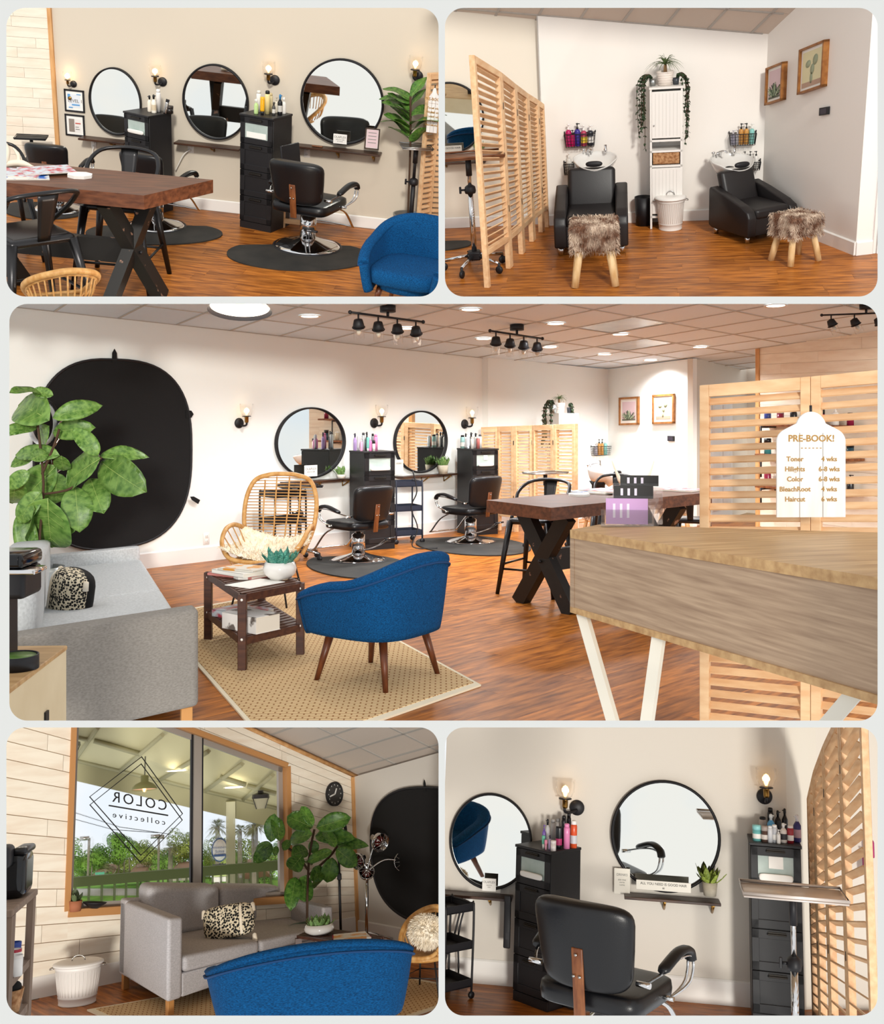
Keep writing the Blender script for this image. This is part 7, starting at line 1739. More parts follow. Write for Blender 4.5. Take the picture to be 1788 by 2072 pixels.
tree(252, 1716, 36, 32, 18.5, 1785, 'tall green tree right behind the shop lettering', m_tree, 1, 3); tree(186, 1742, 34, 28, 18.2, 1785, 'dark bushy tree behind the street lamp', m_tree, 2); tree(150, 1752, 16, 22, 17.8, 1785, 'green tree at the left window edge', m_tree, 3)
tree(368, 1722, 30, 44, 18.4, 1785, 'broad oak left of the window mullion', m_tree2, 4, 2); tree(330, 1752, 26, 22, 17.6, 1785, 'bright low tree below the oak', m_tree, 5); tree(300, 1735, 24, 22, 18.0, 1785, 'yellow green tree under the lettering tip', m_tree2, 6); tree(218, 1772, 9, 9, 16.5, 1785, 'small round shrub by the street sign', m_tree, 7)
tree(425, 1735, 16, 34, 18.4, 1785, 'olive tree right of the mullion', m_tree2, 8); tree(488, 1745, 22, 28, 18.2, 1790, 'green tree behind the porch post', m_tree, 9); tree(540, 1760, 22, 30, 18.0, 1800, 'leafy tree at the right window edge', m_tree2, 10); tree(525, 1788, 26, 12, 16.2, 1800, 'bright hedge behind the right railing', m_tree, 13)
for i_, (cx_, cy_, rx_, ry_, lb_) in enumerate(((170, 1768, 22, 16, 'low green bush left of the street sign'), (245, 1768, 26, 16, 'low green bush under the tall tree'), (285, 1772, 20, 14, 'low bush between the two brown roofs'), (388, 1765, 16, 22, 'dark bush tight against the mullion'), (455, 1770, 20, 22, 'dark bush left of the porch post'), (415, 1770, 14, 20, 'bush just right of the mullion'))): tree(cx_, cy_, rx_, ry_, 18.8, 1788, lb_, (m_tree, m_tree2)[i_ % 2], 30 + i_)
for i_ in range(9): tree(150 + 50 * i_, 1738 + (i_ * 37) % 17, 34, 40, 20.5, 1792, '%s tree from the left in the hazy back row' % ordinal(i_), (m_tree, m_tree2)[(i_ // 2) % 2], 60 + i_)
def palm_tree(cx, cy, r, y, base_y, label, seed, tw=.035):
    rr = random.Random(seed); C = at4(cx, cy, y); k = R4.ppm(C); r = r / k; B_ = at4(cx, base_y, y); p = Proto(); g = G()
    p.add('trunk', G().tube([(0, 0, B_.z - C.z), (0, 0, 0)], [tw, tw * .85], 8), m_trunk); m = mat('palm frond', '#6c7a45', .7, col2='#a4a878', scale=2)
    for i in range(34):
        a = rr.uniform(0, 2 * PI); e = rr.uniform(-.5, 1.3); l = r * rr.uniform(.8, 1.1); d = Vector((math.cos(a) * math.cos(e), math.sin(a) * math.cos(e), math.sin(e))); pts = [d * l * t + Vector((0, 0, -.35 * l * t * t)) for t in (0, .35, .7, 1.0)]
        gg = G(); side = d.cross(Vector((0, 0, 1))).normalized()
        for j in range(7):
            f = (j - 3) / 3; q = pts[3] + side * f * l * .3 + Vector((0, 0, -abs(f) * l * .15)); c = pts[1]; gg.add([c, c.lerp(q, .5) + side * l * .03, q, c.lerp(q, .5) - side * l * .03], [(0, 1, 2, 3)])
        gg.tube(pts[:3], l * .02, 4); p.add('frond', gg, m)
    put(R4, p, 'palm_tree', label, 'palm', T(*C), 'palms beyond the porch')
palm_tree(440, 1672, 26, 17.0, 1800, 'palm just right of the window mullion', 1); palm_tree(485, 1680, 20, 16.8, 1800, 'slim palm right of the porch post', 2); palm_tree(515, 1668, 32, 16.0, 1830, 'tall palm in the right window pane', 3, .05); palm_tree(345, 1716, 22, 16.8, 1785, 'short palm under the oak', 4); palm_tree(215, 1758, 18, 16.6, 1785, 'low palm below the tall green tree', 5)
# houses, poles, wires, signs, car
def house(x0, x1, yt, yb, y, label):
    a, b = at4(x0, yb, y), at4(x1, yb, y); t = at4(x0, yt, y).z; zb_ = a.z; zm = zb_ + (t - zb_) * .45; w = (b.x - a.x); p = Proto()
    p.add('wall', G().box(-w / 2, w / 2, 0, 1, 0, zm - zb_), mat('cream stucco', '#e9e2cf', .9)); p.add('roof', G().prism([(-w / 2 * 1.1, zm - zb_), (w / 2 * 1.1, zm - zb_), (w * .3, t - zb_), (-w * .3, t - zb_)], -.2, 1.2), mat('brown shingle', '#9a7a62', .9))
    for f in (-.25, .2): p.add('window', G().box(f * w, (f + .14) * w, -.02, 0, (zm - zb_) * .3, (zm - zb_) * .8), m_gun, 0)
    put(R4, p, 'house', label, 'house', T((a.x + b.x) / 2, y, zb_))
house(183, 222, 1769, 1783, 17.6, 'low brown roofed house behind the left trees'); house(258, 302, 1766, 1783, 17.4, 'brown roofed house below the lettering tip'); house(346, 398, 1764, 1784, 17.2, 'brown roofed house left of the mullion'); house(490, 545, 1758, 1790, 17.4, 'pale house behind the right pane palms')
def pole(x, yt, yb, y, label, arm=None):
    a, b = at4(x, yt, y), at4(x, yb, y); p = Proto(); p.add('shaft', G().cyl((0, 0, 0), .018, a.z - b.z, 8), m_trunk)
    if arm: q = at4(arm[0], arm[1], y); p.add('arm', G().tube([(0, 0, arm and q.z - b.z), (q.x - b.x, 0, q.z - b.z)], .03, 6), m_steel)
    if arm and len(arm) > 2: q2 = at4(arm[2], arm[1], y); p.add('crossarm', G().tube([(0, 0, q2.z - b.z), (q2.x - b.x, 0, q2.z - b.z)], .03, 6), m_trunk)
    put(R4, p, 'utility_pole', label, 'pole', T(*b))
pole(177.5, 1696, 1785, 16.9, 'street lamp pole at the left of the window', (162, 1697)); pole(320, 1688, 1785, 17.0, 'wooden utility pole with crossarm', (305, 1693, 332)); pole(145, 1732, 1785, 16.9, 'short pole near the left window edge', (150, 1733))
for (a, b, lb) in (((138, 1640), (345, 1688), 'upper'), ((138, 1654), (320, 1685), 'lower'), ((420, 1700), (560, 1740), 'right hand')):
    p_, q_ = at4(*a, 16.9), at4(*b, 16.9); piece(R4, 'power_line', G().tube([p_, p_.lerp(q_, .5) - Vector((0, 0, .06)), q_], .004, 4), m_gun, label='%s power line crossing the sky' % lb, cat='wire')
Q = at4(444.5, 1719, 15.6); k = R4.ppm(Q); pr = Proto(); pr.add('disc', G().lathe([(0, 0), (1, 0), (1, .05), (0, .05)], 28, M=SC(14 / k, 1, 20 / k) @ RX(90)), m_paper); pr.add('border', G().tube([(14 / k * math.cos(a), -.03, 20 / k * math.sin(a)) for a in [2 * PI * i / 28 for i in range(28)]], .02, 5, closed=True), mat('sign blue', '#2c4f86', .5))
for s_, sz, z in (('Westshore', 6.2, 5), ('Suites', 7.5, -2.5)): pr.add('lettering', text_mesh(s_, sz / k, mat('sign blue', '#2c4f86', .5)), None, M=T(0, -.07, z / k))
pr.add('band', G().box(-12 / k, 12 / k, -.07, -.05, -12 / k, -8 / k), mat('sign blue', '#2c4f86', .5)); pr.add('board', G().box(-14 / k, 14 / k, -.03, 0, -38 / k, -27 / k), m_blackcard); pr.add('board', G().box(-14 / k, 14 / k, -.03, 0, -50 / k, -39 / k), mat('lime sign', '#c7d98a', .6)); pr.add('board', G().box(-12 / k, 12 / k, -.03, 0, -60 / k, -51 / k), m_paper)
pr.add('lettering', text_mesh('HAIR COLLECT', 3.2 / k, m_inkw), None, M=T(0, -.04, -33 / k)); pr.add('post', G().box(-1.5 / k, 1.5 / k, .0, .05, -90 / k, 0), m_gun)
put(R4, pr, 'roadside_sign', 'round blue and white roadside sign on stacked boards', 'sign', T(*Q))
Q = at4(202, 1767, 15.9); k = R4.ppm(Q); pr = Proto(); pr.add('blade', G().box(-9 / k, 9 / k, -.02, 0, -2.2 / k, 2.2 / k), mat('street sign green', '#2f9a72', .5)); pr.add('disc', G().lathe([(0, 0), (4.5 / k, 0), (4.5 / k, .02), (0, .02)], 18, M=T(0, 0, -9 / k) @ RX(90)), mat('route sign blue', '#7fa9d6', .5)); pr.add('post', G().cyl((0, .02, -22 / k), .02, 20 / k, 6), m_steel); put(R4, pr, 'street_sign', 'small green street sign beyond the railing', 'sign', T(*Q))
Q = at4(326, 1810, 15.0); k = R4.ppm(Q); pr = Proto(); teal = mat('teal car paint', '#2f7f80', .25, coat=.5)
pr.add('body', G().rbox(-29 / k, 29 / k, -.2, .2, 2 / k, 7.5 / k, .03, 2), teal); pr.add('cabin', G().prism([(-16 / k, 7.4 / k), (18 / k, 7.4 / k), (11 / k, 12 / k), (-9 / k, 12 / k)], -.17, .17), m_gun)
for x in (-18, 18): pr.add('wheel', G().lathe([(0, -.22), (3 / k, -.22), (3 / k, .22), (0, .22)], 14, M=T(x / k, 0, 3 / k) @ RX(90)), m_black)
put(R4, pr, 'parked_car', 'teal car passing beyond the porch railing', 'car', T(*Q))
# ---- window sill things
P = W4.at(152, 1844, .03); k = R4.ppm(P)
put(R4, succulent(m_terr, 13.5 / k, 20 / k, 16, 20 / k, mat('dark succulent', '#5a6a48', .5, rndv=.2), 31), 'potted_succulent', 'terracotta potted succulent on the window sill', 'plant', T(*P))
P = W4.at(190, 1838, .05); k = R4.ppm(P); pr = Proto(); pr.add('bowl', G().lathe([(0, 0), (8 / k, 0), (23 / k, 10 / k), (24 / k, 12 / k), (21 / k, 11 / k), (0, 4 / k)], 28, sy=.5), m_black); put(R4, pr, 'sill_bowl', 'shallow black bowl on the window sill', 'bowl', T(P.x, P.y, P.z) @ RY(6))
# ---- wall clock
c = W4.at(673, 1606.5); a = W4.at(657, 1606); b = W4.at(689, 1607); rx = (b - a).length / 2; rz = (W4.at(673, 1582).z - W4.at(673, 1631).z) / 2; pr = Proto()
pr.add('case', G().lathe([(0, 0), (1, 0), (1, .05), (.92, .05), (.92, .035), (0, .035)], 40, M=SC(rx, 1, rz) @ RX(90)), m_black); pr.add('dial', G().lathe([(0, .036), (.92, .036)], 40, caps=False, M=SC(rx, 1, rz) @ RX(90)), mat('dark grey dial', '#3a3836', .6))
for i in range(12): an = PI / 6 * i; pr.add('hour_mark', G().box(-.02 * rx, .02 * rx, -.04, -.036, -.05 * rz, .05 * rz, M=T(.76 * rx * math.sin(an), 0, .76 * rz * math.cos(an))), m_inkw)
for an, L in ((25, .5), (255, .66)): pr.add('hand', G().tube([(0, -.042, 0), (L * rx * math.sin(math.radians(an)), -.042, L * rz * math.cos(math.radians(an)))], .008, 4), m_inkw)
put(R4, pr, 'wall_clock', 'round black wall clock above the fig', 'clock', W4.M(p=c))
# ---- sofa, pillow, rug
N_, F_, K_ = R4.fl(338, 2066), R4.fl(676, 1932), R4.fl(232, 1997)
vd = (K_ - N_); dep = vd.length * .93; vd.normalize()
so, oo = sofa(R4, N_, F_, R4.vz(N_, 1858), R4.vz(F_, 1834), dep, vd, seat_f=.60, aw=.17, m1=m_sofag, m2=m_sofag, back_f=1.22)
put(R4, so, 'sofa', 'grey two seat sofa under the shop window', 'sofa', T(*oo))
P = at4(463, 1864, (oo.y + F_.y) / 2 + .15); k = R4.ppm(P)
put(R4, pillow(104 / k, 62 / k, .16, (-.12, .26)), 'throw_pillow', 'patterned pillow with cream bands on the sofa under the window', 'pillow', T(*P) @ RZ(-12) @ RY(-6) @ RX(-12))
q = [R4.fl(x, y) for x, y in ((176, 2046), (700, 1955), (980, 2010), (470, 2180))]; o = (q[0] + q[1] + q[2] + q[3]) / 4; pr = Proto(); q = [Vector((v.x, v.y, 0)) - o for v in q]
pr.add('binding', quad_slab(q, .001, .012), m_rugb); pr.add('weave', quad_slab([v * .955 for v in q], .012, .016), m_rug); put(R4, pr, 'sisal_rug', 'woven sisal rug under the sofa, bottom left view', 'rug', T(*o))
on_floor(R4, BARREL, 'barrel_chair', 'dark blue barrel chair back filling the foreground, bottom left view', 'chair', 630, 2160, 184, top=1882, real=.835, sx=1.85, sy=1.4)
# ---- side table corner, bowl and books
P = R4.fl(690, 1897, .42); zt4 = .42; a, b, c, d = [R4.fl(x, y, zt4) for x, y in ((600, 1893), (745, 1915), (778, 1893), (640, 1874))]; pr = Proto(); o = (a + c) / 2; o.z = 0
for i in range(8):
    f0, f1 = i / 8, (i + .7) / 8; qq = [a.lerp(d, f0), b.lerp(c, f0), b.lerp(c, f1), a.lerp(d, f1)]; pr.add('slat', quad_slab([Vector((v.x, v.y, 0)) - o for v in qq], zt4 - .02, zt4), m_slat)
for v in (a, b, c, d): vv = Vector((v.x, v.y, 0)) - o; vv *= .96; pr.add('leg', G().box(vv.x - .025, vv.x + .025, vv.y - .025, vv.y + .025, 0, zt4 - .02), m_slat)
put(R4, pr, 'side_table', 'dark slatted side table behind the blue chair, bottom left view', 'table', T(*o))
P = R4.fl(646, 1891, zt4); k = R4.ppm(P); put(R4, succulent(m_porc, 31 / k, 20 / k, 56, 17 / k, m_succ, 41, bowl=True), 'succulent_bowl', 'white bowl of succulents peeping over the blue chair', 'plant', T(*P))
for i, (px, py, z, h_, cm, rot, lb) in enumerate(((712, 1902, zt4, .03, m_red, 8, 'dark red book, lowest behind the blue chair'), (712, 1902, zt4 + .031, .03, colmat('#e6e2dc', .4), 2, 'white book in the pile behind the blue chair'), (708, 1900, zt4 + .062, .012, mat('food magazine', '#d9d4ca', .35, col2='#d9953a', scale=9, lo=.5, hi=.56), -6, 'food magazine on top of the pile behind the blue chair'))):
    put(R4, book(62 / k, .26, h_, cm), 'book', lb, 'book', T(*R4.fl(px, py, z)) @ RZ(rot), 'books of the bottom left view')
# ---- backdrop, lamps, tub chair
backdrop(R4, W4r, 880, 1728, 756, 1593, 1010, 1872, 'black pop-up photo backdrop cut by the right edge, bottom left view', [(865, 1589, 7, 22, 0)])
yl = R4.fl(742, 1914).y
hd = [((765, 1704), .0), ]
k = R4.ppm(R4.fl(742, 1900))
ls, b = lamp_stand(R4, R4.fl(742, 1914), at4(742, 1764, yl), [(at4(766, 1702, yl), 19 / k, (.5, -1, -.35)), (at4(814, 1743, yl), 19 / k, (.05, -1, .05)), (at4(726, 1741, yl), 16 / k, (-.6, -.7, -.2)), (at4(741, 1766, yl), 16 / k, (0, -.9, .5))])
put(R4, ls, 'heat_lamp', 'chrome four headed heat lamp in front of the backdrop', 'lamp', T(*b))
P = at4(693, 1692, yl - .05); pr = Proto(); r = 31 / k
pr.add('ring', G().tube([(r * .22 * math.cos(a), 0, r * math.sin(a)) for a in [2 * PI * i / 40 for i in range(40)]], r * .10, 8, closed=True), m_black); pr.add('pole', G().cyl((-.04, .03, -P.z), .012, P.z - r, 8), m_black); pr.add('clamp', G().rbox(-.06, -.02, .01, .05, -P.z + .6, -P.z + .66, .006, 1), m_black)
put(R4, pr, 'ring_light', 'black ring light seen edge on beside the fig', 'lamp', T(*P))
Pt, st = on_floor(R4, TUB, 'rattan_chair', 'rattan tub chair with sheepskin cut by the right edge', 'chair', 868, 2010, -35, top=1838, real=.83, sx=.85)
P = at4(864, 1884, Pt.y - .12); k = R4.ppm(P); pr = Proto(); g = G(); rr = random.Random(6); pts = []
pr.add('hide', G().sell((0, 0, 0), (34 / k, .10, 28 / k), .8, .9, 20, 12), m_fur)
for _ in range(2200):
    d = Vector((rr.gauss(0, 1), rr.gauss(0, 1) * .6 - .5, rr.gauss(0, 1))).normalized(); pts.append(((d.x * 34 / k, d.y * .10, d.z * 28 / k), d))
fur_tufts(g, pts, 9 / k, 7, .004, .4); pr.add('fleece', g, m_fur, 0, kind='stuff'); put(R4, pr, 'sheepskin', 'cream sheepskin in the rattan tub chair, bottom left view', 'throw', T(*P) @ RY(20))
# ---- fig
yf = R4.fl(620, 1938).y; base = R4.fl(622, 1938)
def pt4(x, y, d=0.0): return at4(x, y, yf + d)
LV = [(548, 1704, 552, 1655, .36), (565, 1702, 560, 1655, .30), (548, 1706, 519, 1712, .24), (550, 1708, 524, 1735, .40), (560, 1712, 556, 1728, .4), (632, 1675, 588, 1652, .42), (633, 1672, 614, 1635, .28), (640, 1675, 698, 1656, .3), (632, 1688, 588, 1696, .34), (638, 1692, 684, 1684, .26), (678, 1715, 660, 1680, .3), (680, 1712, 722, 1698, .26), (680, 1718, 716, 1745, .4), (672, 1722, 628, 1738, .26), (672, 1735, 664, 1780, .42), (622, 1720, 600, 1722, .5), (612, 1730, 584, 1765, .34), (625, 1740, 600, 1762, .4), (620, 1770, 610, 1824, .38), (640, 1765, 648, 1795, .42), (598, 1775, 588, 1820, .3), (632, 1700, 636, 1722, .5), (655, 1760, 640, 1770, .4), (585, 1700, 575, 1716, .4)]
rr = random.Random(9); leaves = [leaf_at(pt4(x, y, rr.uniform(-.15, .15)), pt4(x2 + (x2 - x) * .1, y2 + (y2 - y) * .1, rr.uniform(-.15, .15)), w_ * 1.08, rr) for x, y, x2, y2, w_ in LV]
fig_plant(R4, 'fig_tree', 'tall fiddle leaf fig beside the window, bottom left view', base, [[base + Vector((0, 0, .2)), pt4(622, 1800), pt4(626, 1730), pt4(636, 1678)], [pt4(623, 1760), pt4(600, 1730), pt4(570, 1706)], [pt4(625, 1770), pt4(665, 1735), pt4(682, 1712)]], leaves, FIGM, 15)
# ---- lidded bin, coffee cart
P = R4.fl(156, 2030); k = R4.ppm(P); s = 100 / k / .35; put(R4, CAN, 'lidded_bin', 'white fluted metal bin with lid beside the grey sofa', 'bin', T(*P) @ SC(s, s, R4.vz(P, 1938) / .37))
pr = Proto(); P = R4.far(63, 2045, 4.6); k = R4.ppm(P); z = lambda y: (P.z + (2045 - y) / k)
xL = -120 / k
pr.add('top', G().rbox(xL, 1.5 / k, -.5, .02, z(1831), z(1818), .004, 1), m_cart); pr.add('drawer', G().rbox(xL, -13 / k, -.49, -.45, z(1872), z(1833), .004, 1), m_cart)
for x in (-13 / k, ): pr.add('post', G().box(x, 0, -.49, -.42, z(2075), z(1831)), m_cart); pr.add('post', G().box(x, 0, -.06, .0, z(2075), z(1831)), m_cart)
pr.add('shelf', G().box(xL, -2 / k, -.48, 0, z(1957), z(1944)), m_cart); pr.add('shelf', G().box(xL, -2 / k, -.48, 0, z(2038), z(2024)), m_cart)
put(R4, pr, 'coffee_cart', 'weathered taupe coffee cart at the left edge, bottom left view', 'cart', T(P.x, P.y, 0))
for (x, yb, h_, col, rim, lb, dy) in ((32, 1943, 38, '#ece8e4', '#e2dcd6', 'white marbled mug at the front of the cart shelf', -.35), (29, 1935, 36, '#efeae6', '#a81f33', 'mug with red rim in the middle of the cart shelf', -.22), (28, 1930, 37, '#23408f', '#23408f', 'blue mug at the back of the cart shelf', -.09)):
    Q = R4.far(x, yb, 4.6 + dy); kk = R4.ppm(Q); p = Proto(); r = 14 / kk; p.add('body', G().lathe([(0, 0), (r, 0), (r, h_ / kk), (r * .9, h_ / kk), (r * .88, .02), (0, .02)], 20), colmat(col, .3)); p.add('rim', G().lathe([(r * 1.01, h_ / kk * .86), (r * 1.01, h_ / kk * 1.01), (r * .9, h_ / kk * 1.01)], 20, caps=False), colmat(rim, .3), 0); p.add('handle', G().tube(arc(-r, h_ / kk * .5, h_ / kk * .28, 90, 270, 8), .008, 6), colmat(col, .3), 0)
    put(R4, p, 'mug', lb, 'mug', T(Q.x, Q.y, z(1944)), 'mugs on the coffee cart')
Q = R4.far(14, 2018, 4.4); kk = R4.ppm(Q); p = Proto(); p.add('basket', G().lathe([(0, 0), (24 / kk, 0), (33 / kk, 45 / kk), (31 / kk, 45 / kk), (0, 10 / kk)], 24), m_seag); p.add('dark_cloth', G().sell((0, 0, 48 / kk), (28 / kk, 28 / kk, 14 / kk), 1, 1, 18, 10), m_clothb); put(R4, p, 'woven_basket', 'woven basket with dark cloth on the lowest cart shelf', 'basket', T(Q.x, Q.y, z(2024)))
Q = R4.far(30, 1818, 4.4); kk = R4.ppm(Q); p = Proto(); p.add('body', G().rbox(-40 / kk, 23 / kk, -.05, .14, 0, 88 / kk, .03, 3), mat('glossy black', '#0d0d10', .12)); p.add('top_plate', G().rbox(-5 / kk, 25 / kk, -.05, .14, 82 / kk, 96 / kk, .02, 3), m_gun); p.add('brew_head', G().rbox(-40 / kk, -2 / kk, -.12, .0, 60 / kk, 104 / kk, .02, 3), m_black)
for i in range(3): p.add('button', G().sell(((6 + 6 * i) / kk, -.03, 96 / kk), (.008, .008, .003), 1, 1, 8, 6), m_steel)
put(R4, p, 'coffee_machine', 'black coffee machine on the taupe cart', 'coffee machine', T(Q.x, Q.y, z(1818)))
# ================================================================== bottom right room
hang_mirror(R5, W5, 910, 1603, 1076, 1798, 'smaller round mirror behind the nearer chest, bottom right view')
hang_mirror(R5, W5, 1235, 1577, 1456, 1803, 'large round mirror in the centre of the bottom right view')
hang_sconce(R5, W5, 1167, 1634, 15, -.09, 'wall sconce between the two mirrors, bottom right view', energy=.8)
hang_sconce(R5, W5, 1546, 1611, 15.5, 0.0, 'wall sconce above the right chest, bottom right view', energy=.8)
put_shelf(R5, W5, 890, 1803, 1038, 1806, (993,), 'pale edged shelf under the smaller mirror, bottom right view', 22)
put_shelf(R5, W5, 1262, 1810, 1454, 1813, (1343, 1440), 'dark shelf with brass brackets under the large mirror, bottom right view', 27)
C51, s51 = on_floor(R5, chest(1), 'drawer_chest', 'black drawer chest left of the salon chair, bottom right view', 'chest', 1103, 2026, -36, top=1711, real=1.24, group='black drawer chests of the bottom right view', sx=.98, sy=.98)
C52, s52 = on_floor(R5, chest(3), 'drawer_chest', 'black drawer chest behind the tray stand, bottom right view', 'chest', 1572, 2062, -2, top=1699, real=1.24, group='black drawer chests of the bottom right view', sx=.90, sy=.9)
w = 'the left chest, bottom right view'
bottle_row(R5, C51, 1.24 * s51, [(1100, 40, 8, 'pump', '#7a5fb0', '#7a5fb0', None, -.02, 'violet slim bottle, leftmost'), (1099, 25, 7, 'tube', '#66b79c', '#e9f0ea', None, -.14, 'small mint tube'), (1107, 47, 9, 'spray', '#cfd0d3', '#1b1b1d', None, .1, 'silver spray bottle with black head'), (1104, 19, 6, 'tube', '#e28aa4', '#e9a8bb', None, -.18, 'small pink tube'), (1112, 28, 7, 'spray', '#b9a8cc', '#2b2333', None, -.16, 'lilac spray bottle'), (1118, 46, 11, 'can', '#c4c3c1', '#a9a8a7', None, .12, 'grey aerosol can'), (1119, 20, 11, 'jar', '#efe6e2', '#e6dcd8', None, -.2, 'round pale jar'), (1128, 47, 11, 'can', '#bab8b6', '#8e8d8c', None, .16, 'second grey aerosol can'), (1130, 42, 13, 'tube', '#1d1d22', '#1d1d22', '#b5336b', -.08, 'wide black tube with pink print'), (1140, 54, 10, 'can', '#2c2c31', '#151517', None, .14, 'tall black can'), (1146, 48, 13, 'can', '#e386b5', '#e386b5', None, -.06, 'pink cylinder can'), (1150, 58, 9, 'can', '#26262b', '#151517', None, .18, 'tallest black can'), (1160, 52, 14, 'can', '#d9562f', '#f1efec', '#c7c9cf', 0, 'orange and white spray can, rightmost')], w, 'bottles on the left chest of the bottom right view')
w = 'the right chest, bottom right view'
bottle_row(R5, C52, 1.24 * s52, [(1531, 30, 17, 'jar', '#6fb7b7', '#8fcfd0', '#efece8', -.10, 'turquoise tube with white label, leftmost'), (1543, 38, 15, 'can', '#b9aea8', '#161618', None, .12, 'grey can with wide black cap'), (1547, 30, 14, 'jar', '#5a463f', '#a89a92', '#d8d0c8', -.12, 'brown labelled tube'), (1560, 47, 15, 'spray', '#5aa5d8', '#e9eef2', None, .06, 'blue and white spray bottle'), (1558, 32, 10, 'can', '#dcdfe4', '#e9ebee', None, -.14, 'short white can'), (1567, 34, 12, 'can', '#c9ccd2', '#efefef', '#f2f0ec', -.12, 'white marbled can'), (1559, 54, 12, 'can', '#1c1c20', '#151517', None, .18, 'tall black spray can at the back left'), (1574, 51, 12, 'spray', '#1d1d22', '#151517', None, .16, 'black spray bottle at the back middle'), (1575, 27, 8, 'pump', '#e3e1de', '#efedea', None, -.16, 'small clear pump bottle'), (1585, 38, 14, 'spray', '#efeae6', '#efefef', '#3a3a40', -.1, 'black and white patterned spray bottle'), (1588, 55, 12, 'spray', '#1f1f24', '#151517', None, .18, 'black spray bottle at the back right'), (1599, 34, 13, 'can', '#a8303a', '#efe9e6', '#f0ece8', -.1, 'red can with white label'), (1613, 53, 15, 'spray', '#3d3b7a', '#e8e8ee', '#c9a9b8', -.02, 'galaxy patterned purple spray can, rightmost')], w, 'bottles on the right chest of the bottom right view')
card_on(R5, W5.M(989, 1803, .12), .115, .1, m_paper, 'white product card before the smaller mirror, bottom right view', text=[('OLAPLEX', .024, .07), ('HEALTHY', .011, .045), ('HAIR', .011, .03)], name='product_card')
card_on(R5, W5.M(1258, 1809, .05), .13, .20, mat('clear acrylic', '#e9e4d8', .2), 'clear acrylic drinks card left of the large mirror', text=[('DRINKS', .026, .15), ('BEER WINE', .013, .11), ('WATER', .013, .09), ('COFFEE', .013, .07)], name='product_card')
card_on(R5, W5.M(1342, 1803, .14), .44, .075, mat('brushed sign', '#b9b4ab', .4, metal=.3), 'grey metal sign about good hair on the shelf', name='sign_plate', cat='sign', text=[('ALL YOU NEED IS GOOD HAIR', .027, .05), ('80', .018, .02)], tm=m_inkd)
put(R5, succulent(m_conc, .062, .105, 36, .11, mat('lime succulent', '#7d9434', .5, col2='#a9b95a', scale=10, rndv=.2), 51), 'potted_succulent', 'spiky succulent in a concrete pot on the shelf, bottom right view', 'plant', W5.M(1436, 1812, .09))
# salon chair in front
on_floor(R5, CHAIR, 'salon_chair', 'large black salon chair seen from behind, bottom right view', 'chair', 1222, 2190, 158, top=1798, real=.995, sx=1.2, sy=1.1)
# trolley, cords and tablet on the left
on_floor(R5, rolling_cart(.34, .34, .82, m_black), 'rolling_cart', 'black trolley with hanging cords at the left edge, bottom right view', 'cart', 901, 2016, 50, top=1826, real=.82)
rr = random.Random(3)
for i, x in enumerate((922, 930)):
    a = W5.at(x + 14, 1822, .1); piece(R5, 'extension_cord', G().tube(smooth_path([a, a + Vector((-.05, -.05, -.25)), a + Vector((-.12 + .08 * i, -.06, -.5)), a + Vector((-.04, -.05, -.8)), a + Vector((-.06 * i, -.1, -1.05))], 6), .008, 5), m_black, label='%s black cord hanging beside the trolley, bottom right view' % ('left', 'right')[i], cat='cord')
put(R5, OUTLET, 'wall_outlet', 'wall outlet with black plugs under the smaller mirror shelf', 'outlet', W5.M(945, 1822) @ SC(1.3))
P = R5.far(1026, 1865, C51.y + .05); k = R5.ppm(P); pr = Proto(); pr.add('case', G().rbox(-7 / k, 7 / k, -.01, .01, -50 / k, 50 / k, .01, 3), m_black); pr.add('label', G().box(-2 / k, 5 / k, -.012, -.01, -33 / k, -20 / k), m_gun); put(R5, pr, 'flat_iron_mat', 'narrow black heat mat hung at the side of the left chest', 'mat', T(*P))
piece(R5, 'extension_cord', G().tube(smooth_path([R5.fl(1130, 2030, .02), R5.fl(1160, 2040, .02), R5.fl(1215, 2042, .02), R5.fl(1250, 2036, .02), R5.fl(1268, 2010, .05)], 6), .012, 6), m_black, label='black cord coiled on the floor behind the salon chair', cat='cord')
# tray stand and screen
on_floor(R5, tray_stand(.66, .34, 1.0, m_chrome, tray_m=mat('warm aluminium tray', '#dccfc6', .35, metal=.5), knob=.62), 'tray_stand', 'chrome tray stand in front of the right chest, bottom right view', 'stand', 1612, 2205, 0, top=1806, real=1.0, sx=.84)
pts = [R5.fl(x, y) for x, y in ((1649, 2062), (1665, 2085), (1688, 2120), (1726, 2175), (1777, 2250))]; tops = (1617, 1560, 1508, 1440, 1345)
hs = [R5.vz(q, t) for q, t in zip(pts, tops)]; o = Vector((pts[0].x, pts[0].y, 0))
put(R5, fold_screen([q - o for q in pts], hs[0], 22, leg=.02, tilt=-30, sw=.06, post=.05, heights=hs), 'folding_screen', 'pine slatted screen rising steeply at the right edge, bottom right view', 'screen', T(*o))
for px, py, col, lb in ((1762, 1735, '#a3165f', 'magenta bottle glimpsed through the right screen'), (1752, 1766, '#8d1b63', 'plum bottle glimpsed low through the right screen')):
    q = W5c.at(px, py, .1); k = R5.ppm(q); put(R5, bottle('pump', col, '#efe6e6', 46 / k, 7 / k), 'bottle', lb, 'bottle', T(*q))
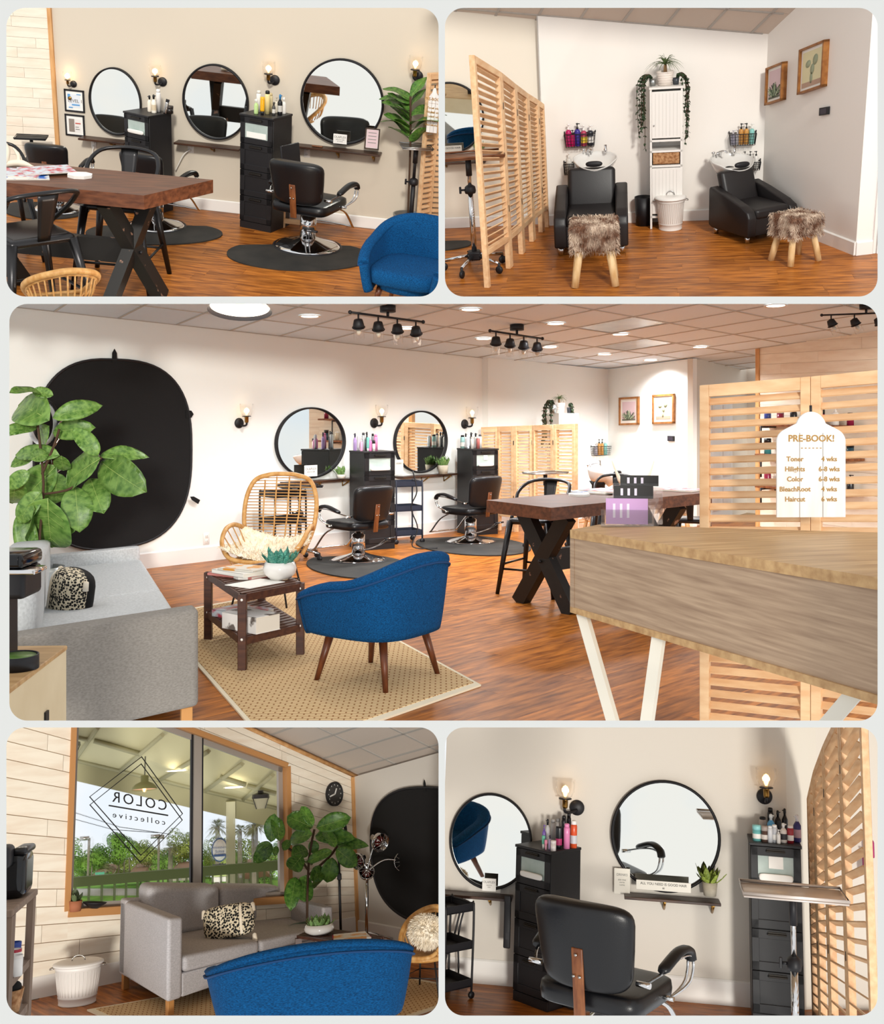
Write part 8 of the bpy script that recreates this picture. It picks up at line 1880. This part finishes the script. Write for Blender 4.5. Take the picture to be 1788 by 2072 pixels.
# ------------------------------------------------------------------ every room ends at its own side of the display wall's dividers
def clip_room(room, m=5.0):
    x0, y0, x1, y1 = BOX[room.key]; k = room.key
    pl = []
    def vplane(x, sgn):      # keep sgn*(px - x) <= 0
        pl.append((Vector((sgn * 1.0, -sgn * (x - CX) / F, 0)), 0.0))
    def hplane(y, sgn):      # keep sgn*(py - y) <= 0
        pl.append((Vector((0, -sgn * (y - CY) / F, -sgn * 1.0)), 0.0))
    if k in 'ad': vplane(x1 + m, 1)
    if k in 'be': vplane(x0 - m, -1)
    if k in 'abc': hplane(y1 + m, 1)
    if k in 'cde': hplane(y0 - m, -1)
    side = list(pl)
    dead = set()
    for o in list(OBJ.get(k, [])):
        if o.type != 'MESH': continue
        pl = list(side)
        if k in 'de' and (o.name.startswith('floor') and 'mat' not in o.name or o.name.startswith('plank') or o.name.startswith('sisal') or (o.parent and o.parent.name.startswith('sisal'))): pl.append((Vector((0, -(y1 + 30 - CY) / F, -1.0)), 0.0))
        mw = o.matrix_world; vs = [mw @ Vector(c) for c in o.bound_box]; done = False
        for n, d in pl:
            ds = [n.dot(v) for v in vs]
            if max(ds) <= 0: continue
            if min(ds) > 0: dead.add(o.name); done = True; break
        if done: continue
        for n, d in pl:
            ds = [n.dot(v) for v in vs]
            if max(ds) <= 0: continue
            mi = mw.inverted(); co = mi @ Vector((0, 0, 0)); no = (mw.to_3x3().transposed() @ n).normalized()
            bm = bmesh.new(); bm.from_mesh(o.data)
            r = bmesh.ops.bisect_plane(bm, geom=bm.verts[:] + bm.edges[:] + bm.faces[:], plane_co=co, plane_no=no, clear_outer=True, dist=1e-6)
            ed = [e for e in r['geom_cut'] if isinstance(e, bmesh.types.BMEdge)]
            if ed and len(ed) < 400:
                try: bmesh.ops.edgenet_fill(bm, edges=ed)
                except Exception: pass
            if len(bm.faces) == 0: bm.free(); dead.add(o.name); break
            me = bpy.data.meshes.new('mesh'); bm.to_mesh(me); bm.free()
            for q in o.data.materials: me.materials.append(q)
            o.data = me
    def kill(o):
        for c in list(o.children):
            if c.name not in dead: c.parent = o.parent if False else None
        bpy.data.objects.remove(o)
    names = [n for n in dead]
    # a removed part takes its sub-parts along only when they are outside too
    for n in names:
        o = bpy.data.objects.get(n)
        if o is None: continue
        keep = [c for c in o.children if c.name not in dead]
        par = o.parent
        for c in keep:
            w = c.matrix_world.copy(); c.parent = par; c.matrix_world = w
        bpy.data.objects.remove(o)
    for o in list(bpy.data.objects):
        if o.type == 'EMPTY' and not o.children: bpy.data.objects.remove(o)
bpy.context.view_layer.update()
for _r in (R1, R2, R3, R4, R5): clip_room(_r)
